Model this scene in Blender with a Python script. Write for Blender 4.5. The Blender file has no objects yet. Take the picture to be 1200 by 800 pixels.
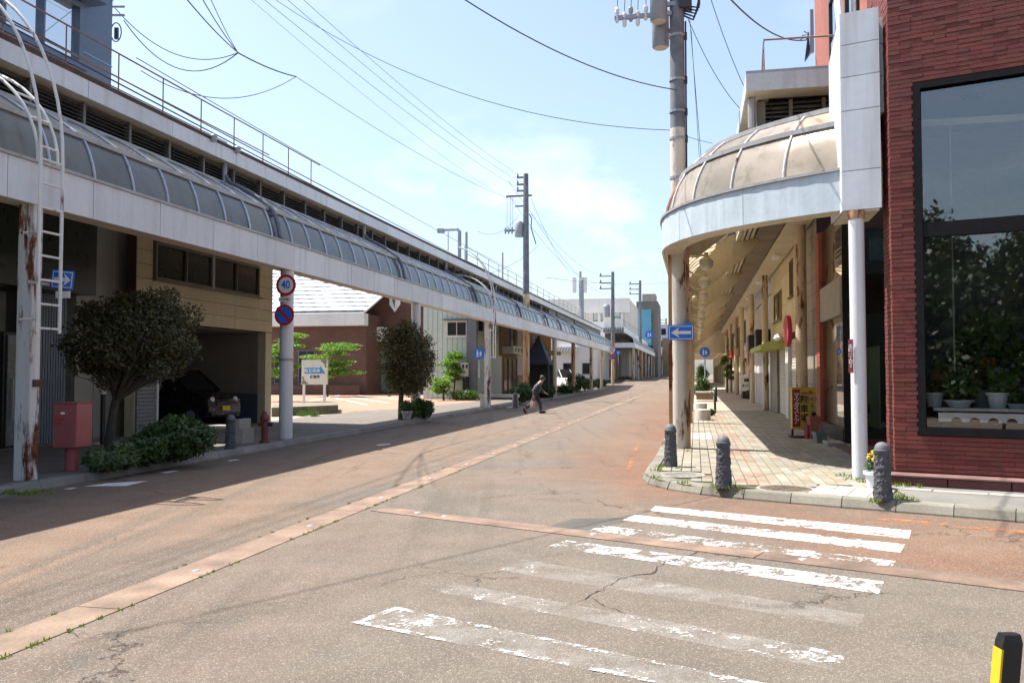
import bpy, math, random
import numpy as np
from math import radians, sin, cos, tan, atan, atan2, pi, sqrt
from mathutils import Vector, Matrix

R = random.Random(11)
NR = np.random.default_rng(5)
sc = bpy.context.scene
COL = sc.collection

# ---------------------------------------------------------------- camera
H, PITCH = 1.6, atan(38 / 1000)
cam_d = bpy.data.cameras.new('camera')
cam_d.sensor_width, cam_d.lens = 36.0, 30.0
cam_d.clip_start, cam_d.clip_end = 0.05, 6000
cam = bpy.data.objects.new('camera', cam_d)
COL.objects.link(cam)
cam.location = (0, 0, H)
cam.rotation_euler = (pi / 2 + PITCH, 0, 0)
sc.camera = cam

# ---------------------------------------------------------------- light: sky + one sun
SUN_EL = radians(62)
TO_SUN = Vector((-0.93, 0.37, 0)).normalized()        # horizontal direction towards the sun
sun_d = bpy.data.lights.new('sun', 'SUN')
sun_d.energy, sun_d.angle, sun_d.color = 5.0, radians(0.53), (1.0, 0.95, 0.87)
sun = bpy.data.objects.new('sun', sun_d)
COL.objects.link(sun)
d = Vector((TO_SUN.x * cos(SUN_EL), TO_SUN.y * cos(SUN_EL), sin(SUN_EL)))
sun.rotation_euler = d.to_track_quat('Z', 'Y').to_euler()
sun.location = (-30, 12, 60)

world = bpy.data.worlds.new('World')
sc.world = world
world.use_nodes = True
wn, wl = world.node_tree.nodes, world.node_tree.links
wn.clear()
w_out = wn.new('ShaderNodeOutputWorld')
w_bg = wn.new('ShaderNodeBackground')
w_bg.inputs['Strength'].default_value = 0.112
sky = wn.new('ShaderNodeTexSky')
sky.sky_type = 'NISHITA'
sky.sun_disc = False
sky.sun_elevation = SUN_EL
sky.sun_rotation = atan2(TO_SUN.x, TO_SUN.y)
sky.altitude, sky.air_density, sky.dust_density, sky.ozone_density = 20, 1.0, 2.2, 1.0
tc = wn.new('ShaderNodeTexCoord')
mp = wn.new('ShaderNodeMapping')
mp.inputs['Scale'].default_value = (1.0, 1.0, 2.0)
nz = wn.new('ShaderNodeTexNoise')
nz.inputs['Scale'].default_value = 3.1
nz.inputs['Detail'].default_value = 9
nz.inputs['Roughness'].default_value = 0.58
rp = wn.new('ShaderNodeValToRGB')
rp.color_ramp.elements[0].position, rp.color_ramp.elements[1].position = 0.54, 0.72
sep = wn.new('ShaderNodeSeparateXYZ')
low = wn.new('ShaderNodeMapRange')                      # fair-weather cloud lies low over the horizon, thins out overhead
low.inputs['From Min'].default_value, low.inputs['From Max'].default_value = 0.02, 0.30
low.inputs['To Min'].default_value, low.inputs['To Max'].default_value = 1.0, 0.10
mul = wn.new('ShaderNodeMath'); mul.operation = 'MULTIPLY'
mix = wn.new('ShaderNodeMix'); mix.data_type = 'RGBA'
mix.inputs[7].default_value = (8.6, 8.8, 9.2, 1)
wl.new(tc.outputs['Generated'], mp.inputs['Vector'])
wl.new(mp.outputs['Vector'], nz.inputs['Vector'])
wl.new(nz.outputs['Fac'], rp.inputs['Fac'])
wl.new(tc.outputs['Generated'], sep.inputs['Vector'])
wl.new(sep.outputs['Z'], low.inputs['Value'])
wl.new(rp.outputs['Color'], mul.inputs[0])
wl.new(low.outputs['Result'], mul.inputs[1])
veil = wn.new('ShaderNodeMath'); veil.operation = 'ADD'; veil.use_clamp = True
veil.inputs[1].default_value = 0.08                    # thin even veil of high haze
wl.new(mul.outputs['Value'], veil.inputs[0])
wl.new(veil.outputs['Value'], mix.inputs['Factor'])
tint = wn.new('ShaderNodeMix'); tint.data_type = 'RGBA'; tint.blend_type = 'MULTIPLY'
tint.inputs[0].default_value = 1.0
tint.inputs[7].default_value = (1.0, 1.045, 1.04, 1)
wl.new(sky.outputs['Color'], tint.inputs[6])
wl.new(tint.outputs[2], mix.inputs[6])
wl.new(mix.outputs[2], w_bg.inputs['Color'])
wl.new(w_bg.outputs['Background'], w_out.inputs['Surface'])

vs = sc.view_settings
vs.view_transform, vs.look, vs.gamma = 'Standard', 'None', 1.0
vs.exposure = 1.05
vs.use_curve_mapping = False
sc.cycles.use_denoising = True
sc.cycles.max_bounces = 6
sc.cycles.transparent_max_bounces = 16
sc.cycles.sample_clamp_indirect = 6

# ---------------------------------------------------------------- places: street frame (u along the street, v to its right)
TH = radians(12.13)
S0, S1, N0, N1 = sin(TH), cos(TH), cos(TH), -sin(TH)
ROT = -TH                                            # turns +Y into the street's direction


def W(u, v, z=0.0):
    return (u * S0 + v * N0, u * S1 + v * N1, z)


def uvof(x, y):
    return (x * S0 + y * S1, x * N0 + y * N1)


def ray(px, py):
    x, yv = (px - 600) / 1000, (400 - py) / 1000
    return Vector((x, cos(PITCH) - yv * sin(PITCH), sin(PITCH) + yv * cos(PITCH)))


def G(px, py, z=0.0):
    r = ray(px, py)
    t = (z - H) / r.z
    return Vector((r.x * t, r.y * t, z))


def atY(px, py, Y):
    r = ray(px, py)
    t = Y / r.y
    return Vector((r.x * t, Y, H + r.z * t))


def onv(px, py, v):                                   # on the upright plane v = const: (u, z)
    r = ray(px, py)
    t = v / (r.x * N0 + r.y * N1)
    return ((r.x * S0 + r.y * S1) * t, H + r.z * t)


def onu(px, py, u):                                   # on the upright plane u = const: (v, z)
    r = ray(px, py)
    t = u / (r.x * S0 + r.y * S1)
    return ((r.x * N0 + r.y * N1) * t, H + r.z * t)


def frame(o, t, n):                                   # a facade's own frame: x along the wall, y out of it, z up
    return lambda x, y, z: (o[0] + x * t[0] + y * n[0], o[1] + x * t[1] + y * n[1], z)


# ---------------------------------------------------------------- objects
def thing(name, label, cat, loc=(0, 0, 0), rotz=0.0, group=None, local=False):
    o = bpy.data.objects.new(name, None)
    COL.objects.link(o)
    o.empty_display_size = 0.2
    o.location = loc
    o.rotation_euler = (0, 0, rotz)
    o['label'], o['category'] = label, cat
    if group:
        o['group'] = group
    o['_w'] = 0 if local else 1
    return o


def tag(o, label, cat, group=None, kind=None):
    if label: o['label'] = label
    if cat: o['category'] = cat
    if group: o['group'] = group
    if kind: o['kind'] = kind
    return o


def link(name, me, parent=None):
    o = bpy.data.objects.new(name, me)
    COL.objects.link(o)
    if parent is not None:
        o.parent = parent
        if parent.get('_w'):
            o.matrix_parent_inverse = Matrix.Translation(-Vector(parent.location))
    return o


class MB:
    def __init__(s, fr=None):
        s.v, s.f, s.fr = [], [], fr or (lambda x, y, z: (x, y, z))

    def pts(s, P):
        i = len(s.v)
        s.v += [s.fr(*p) for p in P]
        return i

    def poly(s, P):
        i = s.pts(P)
        s.f.append(tuple(range(i, i + len(P))))
        return s

    def box(s, x0, x1, y0, y1, z0, z1):
        i = s.pts([(x0, y0, z0), (x1, y0, z0), (x1, y1, z0), (x0, y1, z0), (x0, y0, z1), (x1, y0, z1), (x1, y1, z1), (x0, y1, z1)])
        s.f += [tuple(i + k for k in q) for q in ((3, 2, 1, 0), (4, 5, 6, 7), (0, 1, 5, 4), (1, 2, 6, 5), (2, 3, 7, 6), (3, 0, 4, 7))]
        return s

    def prism(s, P, off):                              # polygon P (3D, local) pushed along off
        n = len(P)
        i = s.pts(P)
        s.pts([(p[0] + off[0], p[1] + off[1], p[2] + off[2]) for p in P])
        s.f.append(tuple(range(i + n - 1, i - 1, -1)))
        s.f.append(tuple(range(i + n, i + 2 * n)))
        for k in range(n):
            s.f.append((i + k, i + (k + 1) % n, i + n + (k + 1) % n, i + n + k))
        return s

    def tube(s, P, r, n=8, cap=True):
        Q = [Vector(s.fr(*p)) for p in P]
        rr = r if isinstance(r, (list, tuple)) else [r] * len(Q)
        base = len(s.v)
        ref = None
        for k, q in enumerate(Q):
            t = (Q[min(k + 1, len(Q) - 1)] - Q[max(k - 1, 0)])
            t = t.normalized() if t.length > 1e-9 else Vector((0, 0, 1))
            if ref is None:
                ref = Vector((0, 0, 1)) if abs(t.z) < 0.9 else Vector((1, 0, 0))
            a = (ref - t * ref.dot(t))
            a = a.normalized() if a.length > 1e-6 else t.orthogonal().normalized()
            b = t.cross(a)
            ref = a
            for j in range(n):
                w = 2 * pi * j / n
                p = q + (a * cos(w) + b * sin(w)) * rr[k]
                s.v.append(tuple(p))
        for k in range(len(Q) - 1):
            for j in range(n):
                s.f.append((base + k * n + j, base + k * n + (j + 1) % n, base + (k + 1) * n + (j + 1) % n, base + (k + 1) * n + j))
        if cap:
            s.f.append(tuple(base + j for j in range(n))[::-1])
            e = base + (len(Q) - 1) * n
            s.f.append(tuple(e + j for j in range(n)))
        return s

    def lathe(s, c, prof, n=16):
        base = len(s.v)
        for (r, z) in prof:
            for j in range(n):
                w = 2 * pi * j / n
                s.v.append(s.fr(c[0] + r * cos(w), c[1] + r * sin(w), c[2] + z))
        m = len(prof)
        for k in range(m - 1):
            for j in range(n):
                s.f.append((base + k * n + j, base + k * n + (j + 1) % n, base + (k + 1) * n + (j + 1) % n, base + (k + 1) * n + j))
        s.f.append(tuple(base + j for j in range(n))[::-1])
        s.f.append(tuple(base + (m - 1) * n + j for j in range(n)))
        return s

    def disc(s, c, r, ax_y0, ax_y1, n=28):             # disc in the x-z plane of the local frame, thick in y
        return s.prism([(c[0] + r * cos(2 * pi * j / n), ax_y0, c[1] + r * sin(2 * pi * j / n)) for j in range(n)], (0, ax_y1 - ax_y0, 0))

    def grid(s, rows):                                 # rows of equally many points
        i = len(s.v)
        m = len(rows[0])
        for r_ in rows:
            s.pts(r_)
        for a in range(len(rows) - 1):
            for b in range(m - 1):
                s.f.append((i + a * m + b, i + a * m + b + 1, i + (a + 1) * m + b + 1, i + (a + 1) * m + b))
        return s

    def mesh(s, name, mat, smooth=False):
        me = bpy.data.meshes.new(name)
        me.from_pydata(s.v, [], s.f)
        me.materials.append(mat)
        if smooth:
            me.polygons.foreach_set('use_smooth', [True] * len(me.polygons))
            if smooth != 'all':
                me.set_sharp_from_angle(angle=radians(40))
        me.update()
        return me

    def build(s, name, mat, parent=None, smooth=False, bevel=0.0, seg=2):
        o = link(name, s.mesh(name, mat, smooth), parent)
        if bevel:
            b = o.modifiers.new('bevel', 'BEVEL')
            b.width, b.segments, b.limit_method, b.angle_limit = bevel, seg, 'ANGLE', radians(35)
        return o


def dup(root, loc, rotz, label, group=None):
    r = root.copy(); COL.objects.link(r)
    r.location, r.rotation_euler = loc, (0, 0, rotz)
    r['label'] = label
    if group: r['group'] = group
    for ch in list(root.children):
        c = ch.copy(); COL.objects.link(c); c.parent = r
        for g in list(ch.children):
            q = g.copy(); COL.objects.link(q); q.parent = c
    return r


def one(mb, name, mat, label, cat, group=None, kind=None, **k):
    return tag(mb.build(name, mat, **k), label, cat, group, kind)


def struct(mb, name, mat, **k):
    o = mb.build(name, mat, **k)
    o['kind'] = 'structure'
    return o


# ---------------------------------------------------------------- materials
def nt(name):
    m = bpy.data.materials.new(name)
    m.use_nodes = True
    t = m.node_tree
    t.nodes.clear()
    o = t.nodes.new('ShaderNodeOutputMaterial')
    b = t.nodes.new('ShaderNodeBsdfPrincipled')
    t.links.new(b.outputs[0], o.inputs[0])
    return m, t, b, o


class NT:
    """small node writer"""
    def __init__(s, t): s.t = t
    def n(s, ty, **kw):
        x = s.t.nodes.new(ty)
        for k, v in kw.items():
            if k.startswith('_'): setattr(x, k[1:], v)
            else: x.inputs[k.replace('__', ' ')].default_value = v
        return x
    def l(s, a, b): s.t.links.new(a, b)
    def pos(s, scale=(1, 1, 1), obj=False, rz=0.0):
        c = s.n('ShaderNodeTexCoord') if obj else s.n('ShaderNodeNewGeometry')
        m = s.n('ShaderNodeMapping')
        m.inputs['Scale'].default_value = scale
        m.inputs['Rotation'].default_value = (0, 0, rz)
        s.l(c.outputs['Object' if obj else 'Position'], m.inputs['Vector'])
        return m.outputs[0]
    def noise(s, vec, scale, detail=4, rough=0.55, dist=0.0):
        x = s.n('ShaderNodeTexNoise', Scale=scale, Detail=detail, Roughness=rough, Distortion=dist)
        s.l(vec, x.inputs['Vector'])
        return x.outputs['Fac']
    def ramp(s, fac, a, b, ca=(0, 0, 0, 1), cb=(1, 1, 1, 1)):
        x = s.n('ShaderNodeValToRGB')
        e = x.color_ramp.elements
        e[0].position, e[1].position, e[0].color, e[1].color = a, b, ca, cb
        s.l(fac, x.inputs[0])
        return x.outputs[0]
    def mix(s, fac, a, b, blend='MIX'):
        x = s.n('ShaderNodeMix', _data_type='RGBA', _blend_type=blend)
        for sock, v in ((x.inputs[0], fac), (x.inputs[6], a), (x.inputs[7], b)):
            if isinstance(v, (int, float)): sock.default_value = v
            elif isinstance(v, tuple): sock.default_value = v if len(v) == 4 else (*v, 1)
            else: s.l(v, sock)
        return x.outputs[2]
    def math(s, op, a, b=None):
        x = s.n('ShaderNodeMath', _operation=op)
        for i, v in enumerate((a, b)):
            if v is None: continue
            if isinstance(v, (int, float)): x.inputs[i].default_value = v
            else: s.l(v, x.inputs[i])
        return x.outputs[0]
    def bump(s, b, h, strength=0.3, dist=0.01):
        x = s.n('ShaderNodeBump', Strength=strength, Distance=dist)
        s.l(h, x.inputs['Height'])
        s.l(x.outputs[0], b.inputs['Normal'])


def mat(name, col, rough=0.7, var=0.25, scale=1.5, metal=0.0, bump=0.15, bscale=40, streak=0.0, scol=(0.12, 0.09, 0.06),
        rust=0.0, rcol=(0.20, 0.055, 0.018), piece=0.0, grime=0.0, spec=0.5, obj=False, coat=0.0):
    m, t, b, o = nt(name)
    N = NT(t)
    p = N.pos(obj=obj)
    dark = tuple(c * (1 - var) for c in col)
    lite = tuple(min(0.95, c * (1 + var * 0.6)) for c in col)
    c = N.mix(N.ramp(N.noise(p, scale, 6), 0.3, 0.7), dark, lite)
    c = N.mix(0.35 * var + 0.06, c, N.mix(N.ramp(N.noise(p, scale * 14, 3), 0.35, 0.65), (0.25, 0.25, 0.25), (0.75, 0.75, 0.75)), 'OVERLAY')
    if piece:
        oi, g = N.n('ShaderNodeObjectInfo'), N.n('ShaderNodeNewGeometry')
        r = N.math('FRACT', N.math('ADD', oi.outputs['Random'], N.math('MULTIPLY', g.outputs['Random Per Island'], 7.31)))
        hs = N.n('ShaderNodeHueSaturation')
        N.l(c, hs.inputs['Color'])
        N.l(N.math('ADD', N.math('MULTIPLY', r, 2 * piece), 1 - piece), hs.inputs['Value'])
        N.l(N.math('ADD', N.math('MULTIPLY', N.math('FRACT', N.math('MULTIPLY', r, 13.7)), 0.014), 0.493), hs.inputs['Hue'])
        c = hs.outputs[0]
    if streak:
        ps = N.pos((2.6, 2.6, 0.16), obj=obj)
        f = N.ramp(N.noise(ps, 2.2, 7, 0.6), 0.5, 0.72)
        c = N.mix(N.math('MULTIPLY', f, streak), c, scol)
    rg = rough
    if rust:
        ps = N.pos((4.5, 4.5, 0.9), obj=obj)
        a = N.noise(ps, 1.0, 8, 0.62)
        f = N.ramp(a, 0.60 - 0.16 * rust, 0.66 - 0.16 * rust)
        c = N.mix(f, c, N.mix(N.ramp(N.noise(p, 12, 5), 0.35, 0.65), tuple(x * 0.25 for x in rcol), rcol))
        f2 = N.ramp(N.noise(N.pos((7, 7, 0.25), obj=obj), 1.0, 5), 0.55 - 0.1 * rust, 0.8)
        c = N.mix(N.math('MULTIPLY', f2, 0.55 * rust), c, (rcol[0] * 1.5, rcol[1] * 2.2, rcol[2] * 2))
        rg = None
        N.l(N.ramp(f, 0, 1, (rough,) * 3 + (1,), (0.9, 0.9, 0.9, 1)), b.inputs['Roughness'])
    N.l(c, b.inputs['Base Color'])
    if rg is not None:
        N.l(N.ramp(N.noise(p, scale * 4, 4), 0.3, 0.7, (max(0.02, rough - 0.1),) * 3 + (1,), (min(1, rough + 0.1),) * 3 + (1,)), b.inputs['Roughness'])
    b.inputs['Metallic'].default_value = metal
    b.inputs['Specular IOR Level'].default_value = spec
    if coat: b.inputs['Coat Weight'].default_value = coat
    if bump:
        N.bump(b, N.noise(p, bscale, 5), bump, 0.01)
    return m


def leafmat(name, col, var=0.45, trans=0.35, rough=0.5):
    m, t, b, o = nt(name)
    N = NT(t)
    g = N.n('ShaderNodeNewGeometry')
    c = N.mix(g.outputs['Random Per Island'], tuple(x * (1 - var) for x in col), tuple(x * (1 + var) for x in col))
    c = N.mix(N.math('MULTIPLY', N.ramp(N.noise(N.pos(), 2.5, 3), 0.4, 0.65), 0.5), c, (col[0] * 1.5, col[1] * 1.1, col[2] * 0.6))
    N.l(c, b.inputs['Base Color'])
    b.inputs['Roughness'].default_value = rough
    tr = N.n('ShaderNodeBsdfTranslucent')
    N.l(N.mix(0.5, c, (col[0] * 1.6, col[1] * 1.9, col[2] * 0.5)), tr.inputs['Color'])
    mx = N.n('ShaderNodeMixShader', Fac=trans)
    N.l(b.outputs[0], mx.inputs[1]); N.l(tr.outputs[0], mx.inputs[2]); N.l(mx.outputs[0], o.inputs[0])
    return m


def panemat(name, col, trans=0.5, rough=0.25, stain=0.5, scol=(0.1, 0.1, 0.06)):
    """aged translucent canopy sheet"""
    m, t, b, o = nt(name)
    N = NT(t)
    p = N.pos()
    oi = N.n('ShaderNodeObjectInfo')
    c = N.mix(N.ramp(N.noise(p, 1.3, 6), 0.35, 0.7), tuple(x * 0.7 for x in col), col)
    hv = N.n('ShaderNodeHueSaturation'); N.l(c, hv.inputs['Color']); N.l(N.math('ADD', N.math('MULTIPLY', N.math('FRACT', N.math('MULTIPLY', oi.outputs['Random'], 9.7)), 0.34), 0.83), hv.inputs['Value'])
    c = hv.outputs[0]
    c = N.mix(N.math('MULTIPLY', oi.outputs['Random'], 0.5), c, tuple(x * y for x, y in zip(col, (1.25, 1.1, 0.8))))
    c = N.mix(N.math('MULTIPLY', N.ramp(N.noise(p, 3.1, 8, 0.65), 0.52, 0.72), stain), c, scol)
    N.l(c, b.inputs['Base Color'])
    N.l(N.ramp(N.noise(p, 4, 5), 0.3, 0.7, (rough * 0.6,) * 3 + (1,), (rough * 1.6,) * 3 + (1,)), b.inputs['Roughness'])
    tr = N.n('ShaderNodeBsdfTranslucent')
    N.l(c, tr.inputs['Color'])
    mx = N.n('ShaderNodeMixShader', Fac=trans)
    N.l(b.outputs[0], mx.inputs[1]); N.l(tr.outputs[0], mx.inputs[2]); N.l(mx.outputs[0], o.inputs[0])
    return m


def glassmat(name, tint=(0.9, 0.95, 0.93), refl=0.12, trans=True, ior=1.5, dark=(0.01, 0.012, 0.012)):
    """window glass: mirror reflection over a see-through (or dark) body; thin sheets"""
    m, t, b, o = nt(name)
    N = NT(t)
    gl = N.n('ShaderNodeBsdfGlossy', Roughness=0.015)
    fr = N.n('ShaderNodeFresnel', IOR=ior)
    f = N.math('MINIMUM', N.math('ADD', fr.outputs[0], refl), 1.0)
    if trans:
        bd = N.n('ShaderNodeBsdfTransparent')
        bd.inputs['Color'].default_value = (*tint, 1)
    else:
        bd = N.n('ShaderNodeBsdfDiffuse')
        bd.inputs['Color'].default_value = (*dark, 1)
    mx = N.n('ShaderNodeMixShader')
    N.l(f, mx.inputs[0]); N.l(bd.outputs[0], mx.inputs[1]); N.l(gl.outputs[0], mx.inputs[2]); N.l(mx.outputs[0], o.inputs[0])
    # gentle waviness
    bp = N.n('ShaderNodeBump', Strength=0.004, Distance=0.01)
    N.l(N.noise(N.pos(), 1.2, 2), bp.inputs['Height']); N.l(bp.outputs[0], gl.inputs['Normal'])
    t.nodes.remove(b)
    return m


def plain(name, col, rough=0.6, metal=0.0):
    return mat(name, col, rough, var=0.08, bump=0.03, metal=metal)


def brickmat(name, c1, c2, mortar, bw=0.22, bh=0.075, rz=0.0):
    m, t, b, o = nt(name)
    N = NT(t)
    g = N.n('ShaderNodeNewGeometry')
    mp_ = N.n('ShaderNodeMapping')
    mp_.inputs['Rotation'].default_value = (0, 0, rz)
    N.l(g.outputs['Position'], mp_.inputs['Vector'])
    sp = N.n('ShaderNodeSeparateXYZ'); N.l(mp_.outputs[0], sp.inputs[0])
    cb = N.n('ShaderNodeCombineXYZ')
    N.l(N.math('ADD', sp.outputs['X'], sp.outputs['Y']), cb.inputs['X']); N.l(sp.outputs['Z'], cb.inputs['Y'])
    bt = N.n('ShaderNodeTexBrick')
    bt.inputs['Color1'].default_value, bt.inputs['Color2'].default_value, bt.inputs['Mortar'].default_value = (*c1, 1), (*c2, 1), (*mortar, 1)
    bt.inputs['Scale'].default_value = 1.0
    bt.inputs['Brick Width'].default_value, bt.inputs['Row Height'].default_value, bt.inputs['Mortar Size'].default_value = bw, bh, 0.006
    N.l(cb.outputs[0], bt.inputs['Vector'])
    c = N.mix(N.ramp(N.noise(N.pos(), 0.9, 6), 0.3, 0.75), bt.outputs['Color'], tuple(x * 0.55 for x in c1))
    N.l(c, b.inputs['Base Color'])
    b.inputs['Roughness'].default_value = 0.8
    N.bump(b, bt.outputs['Fac'], -0.5, 0.01)
    return m

# ---------------------------------------------------------------- material set
WHITE = mat('white_panel', (0.60, 0.62, 0.66), 0.45, 0.07, 0.8, bump=0.05, streak=0.22, scol=(0.34, 0.33, 0.31))
PANEL = mat('fascia_white', (0.61, 0.64, 0.69), 0.42, 0.08, 0.6, bump=0.04, streak=0.45, scol=(0.36, 0.35, 0.33), piece=0.08)
CREAM = mat('cream_paint', (0.56, 0.50, 0.38), 0.6, 0.12, 1.2, bump=0.08, streak=0.3, scol=(0.3, 0.22, 0.12))
CREAMRUST = mat('cream_rust_paint', (0.56, 0.46, 0.31), 0.55, 0.12, 1.2, rust=0.34)
WHITERUST = mat('white_rust_paint', (0.60, 0.60, 0.60), 0.5, 0.08, 1.2, rust=0.5, streak=0.2)
WHITEPOLE = mat('white_pole_paint', (0.62, 0.62, 0.64), 0.45, 0.06, 1.2, rust=0.0, streak=0.3, scol=(0.42, 0.38, 0.33))
ORANGERUST = mat('orange_rust_paint', (0.46, 0.27, 0.14), 0.75, 0.3, 2.0, rust=0.45)
RUSTY = mat('brown_rust', (0.085, 0.045, 0.032), 0.85, 0.4, 3, bump=0.3)
RAILRUST = mat('railing_rust', (0.24, 0.15, 0.12), 0.7, 0.3, 3)
LOUVRE = mat('louvre_dark', (0.15, 0.145, 0.145), 0.55, 0.2, 2)
LOUVREW = mat('louvre_weathered', (0.20, 0.18, 0.16), 0.6, 0.2, 2)
ALU = mat('aluminium', (0.52, 0.56, 0.66), 0.32, 0.1, 2, metal=0.55, bump=0.03)
ALUDULL = mat('aluminium_dull', (0.36, 0.36, 0.36), 0.5, 0.12, 2, metal=0.3, bump=0.04, streak=0.3)
PIPE = mat('pipe_grey', (0.13, 0.15, 0.18), 0.5, 0.15, 2)
LADDER = mat('ladder_white', (0.66, 0.66, 0.64), 0.5, 0.08, 2, rust=0.12)
CONCRETE = mat('concrete', (0.33, 0.31, 0.28), 0.85, 0.22, 1.1, bump=0.25, bscale=60, streak=0.25)
CONCLIGHT = mat('concrete_light', (0.50, 0.47, 0.42), 0.85, 0.2, 1.3, bump=0.25, bscale=60, streak=0.2)
POLEGREY = mat('pole_concrete', (0.17, 0.18, 0.20), 0.8, 0.35, 3.5, bump=0.2, streak=0.5, scol=(0.06, 0.06, 0.07))
STEELGREY = mat('steel_grey', (0.30, 0.32, 0.36), 0.5, 0.15, 2, metal=0.2)
BLACK = mat('black_paint', (0.015, 0.015, 0.017), 0.45, 0.2, 3, bump=0.05)
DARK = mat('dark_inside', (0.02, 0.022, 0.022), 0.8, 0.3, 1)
WIRE = mat('wire_black', (0.035, 0.037, 0.055), 0.6, 0.1, 3, bump=0)
WIREGREY = mat('wire_grey', (0.10, 0.11, 0.13), 0.6, 0.1, 3, bump=0)
GLASSD = mat('glass_dark', (0.018, 0.020, 0.022), 0.10, 0.2, 1.0, bump=0, spec=0.3)
GLASSBLUE = glassmat('glass_sky', trans=False, refl=0.55, dark=(0.02, 0.03, 0.04))
GLASSM = glassmat('glass_shop', tint=(0.98, 0.99, 0.985), refl=0.075)
GLASSC = glassmat('glass_clear', tint=(0.80, 0.86, 0.83), refl=0.05)
PANEG = panemat('canopy_sheet_grey', (0.21, 0.225, 0.225), 0.22, 0.14, 0.35)
PANEU = panemat('canopy_sheet_pale', (0.58, 0.55, 0.48), 0.3, 0.35, 0.3)
PANEB = panemat('canopy_sheet_bronze', (0.70, 0.655, 0.62), 0.62, 0.18, 0.45, scol=(0.16, 0.15, 0.11))
SIGNBLUE = plain('sign_blue', (0.02, 0.15, 0.62), 0.4)
SIGNRED = plain('sign_red', (0.45, 0.02, 0.03), 0.45)
SIGNWHITE = plain('sign_white', (0.72, 0.72, 0.72), 0.45)
GALV = mat('galvanised', (0.42, 0.43, 0.44), 0.45, 0.12, 4, metal=0.5)
LEAFDARK = leafmat('leaf_dark', (0.060, 0.064, 0.026), 0.55, 0.25)
LEAFDARK2 = leafmat('leaf_deep_green', (0.042, 0.085, 0.022), 0.5, 0.25)
LEAFMID = leafmat('leaf_mid', (0.06, 0.12, 0.03), 0.45, 0.35)
LEAFLIGHT = leafmat('leaf_light', (0.11, 0.21, 0.04), 0.5, 0.5)
LEAFBLUE = leafmat('leaf_bluish', (0.085, 0.14, 0.06), 0.35, 0.3)
BARK = mat('bark', (0.075, 0.06, 0.045), 0.9, 0.4, 5, bump=0.5, bscale=30)
GRANITE = mat('granite_dark', (0.075, 0.078, 0.09), 0.75, 0.35, 9, bump=0.9, bscale=22)
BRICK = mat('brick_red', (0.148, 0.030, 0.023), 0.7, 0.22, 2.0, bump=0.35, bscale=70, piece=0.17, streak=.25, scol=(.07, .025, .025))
MORTAR = mat('mortar_dark', (0.050, 0.016, 0.015), 0.9, 0.2, 3)
BRICKFAR = brickmat('brick_sunlit_and_trim', (0.42, 0.13, 0.085), (0.36, 0.10, 0.065), (0.16, 0.09, 0.08), rz=TH)  # sunlight put into the corner building's side wall colour; also trims the arch
BRICKBROWN = brickmat('brick_brown', (0.155, 0.070, 0.052), (0.105, 0.050, 0.040), (0.07, 0.05, 0.048), 0.3, 0.1, rz=TH)


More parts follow.
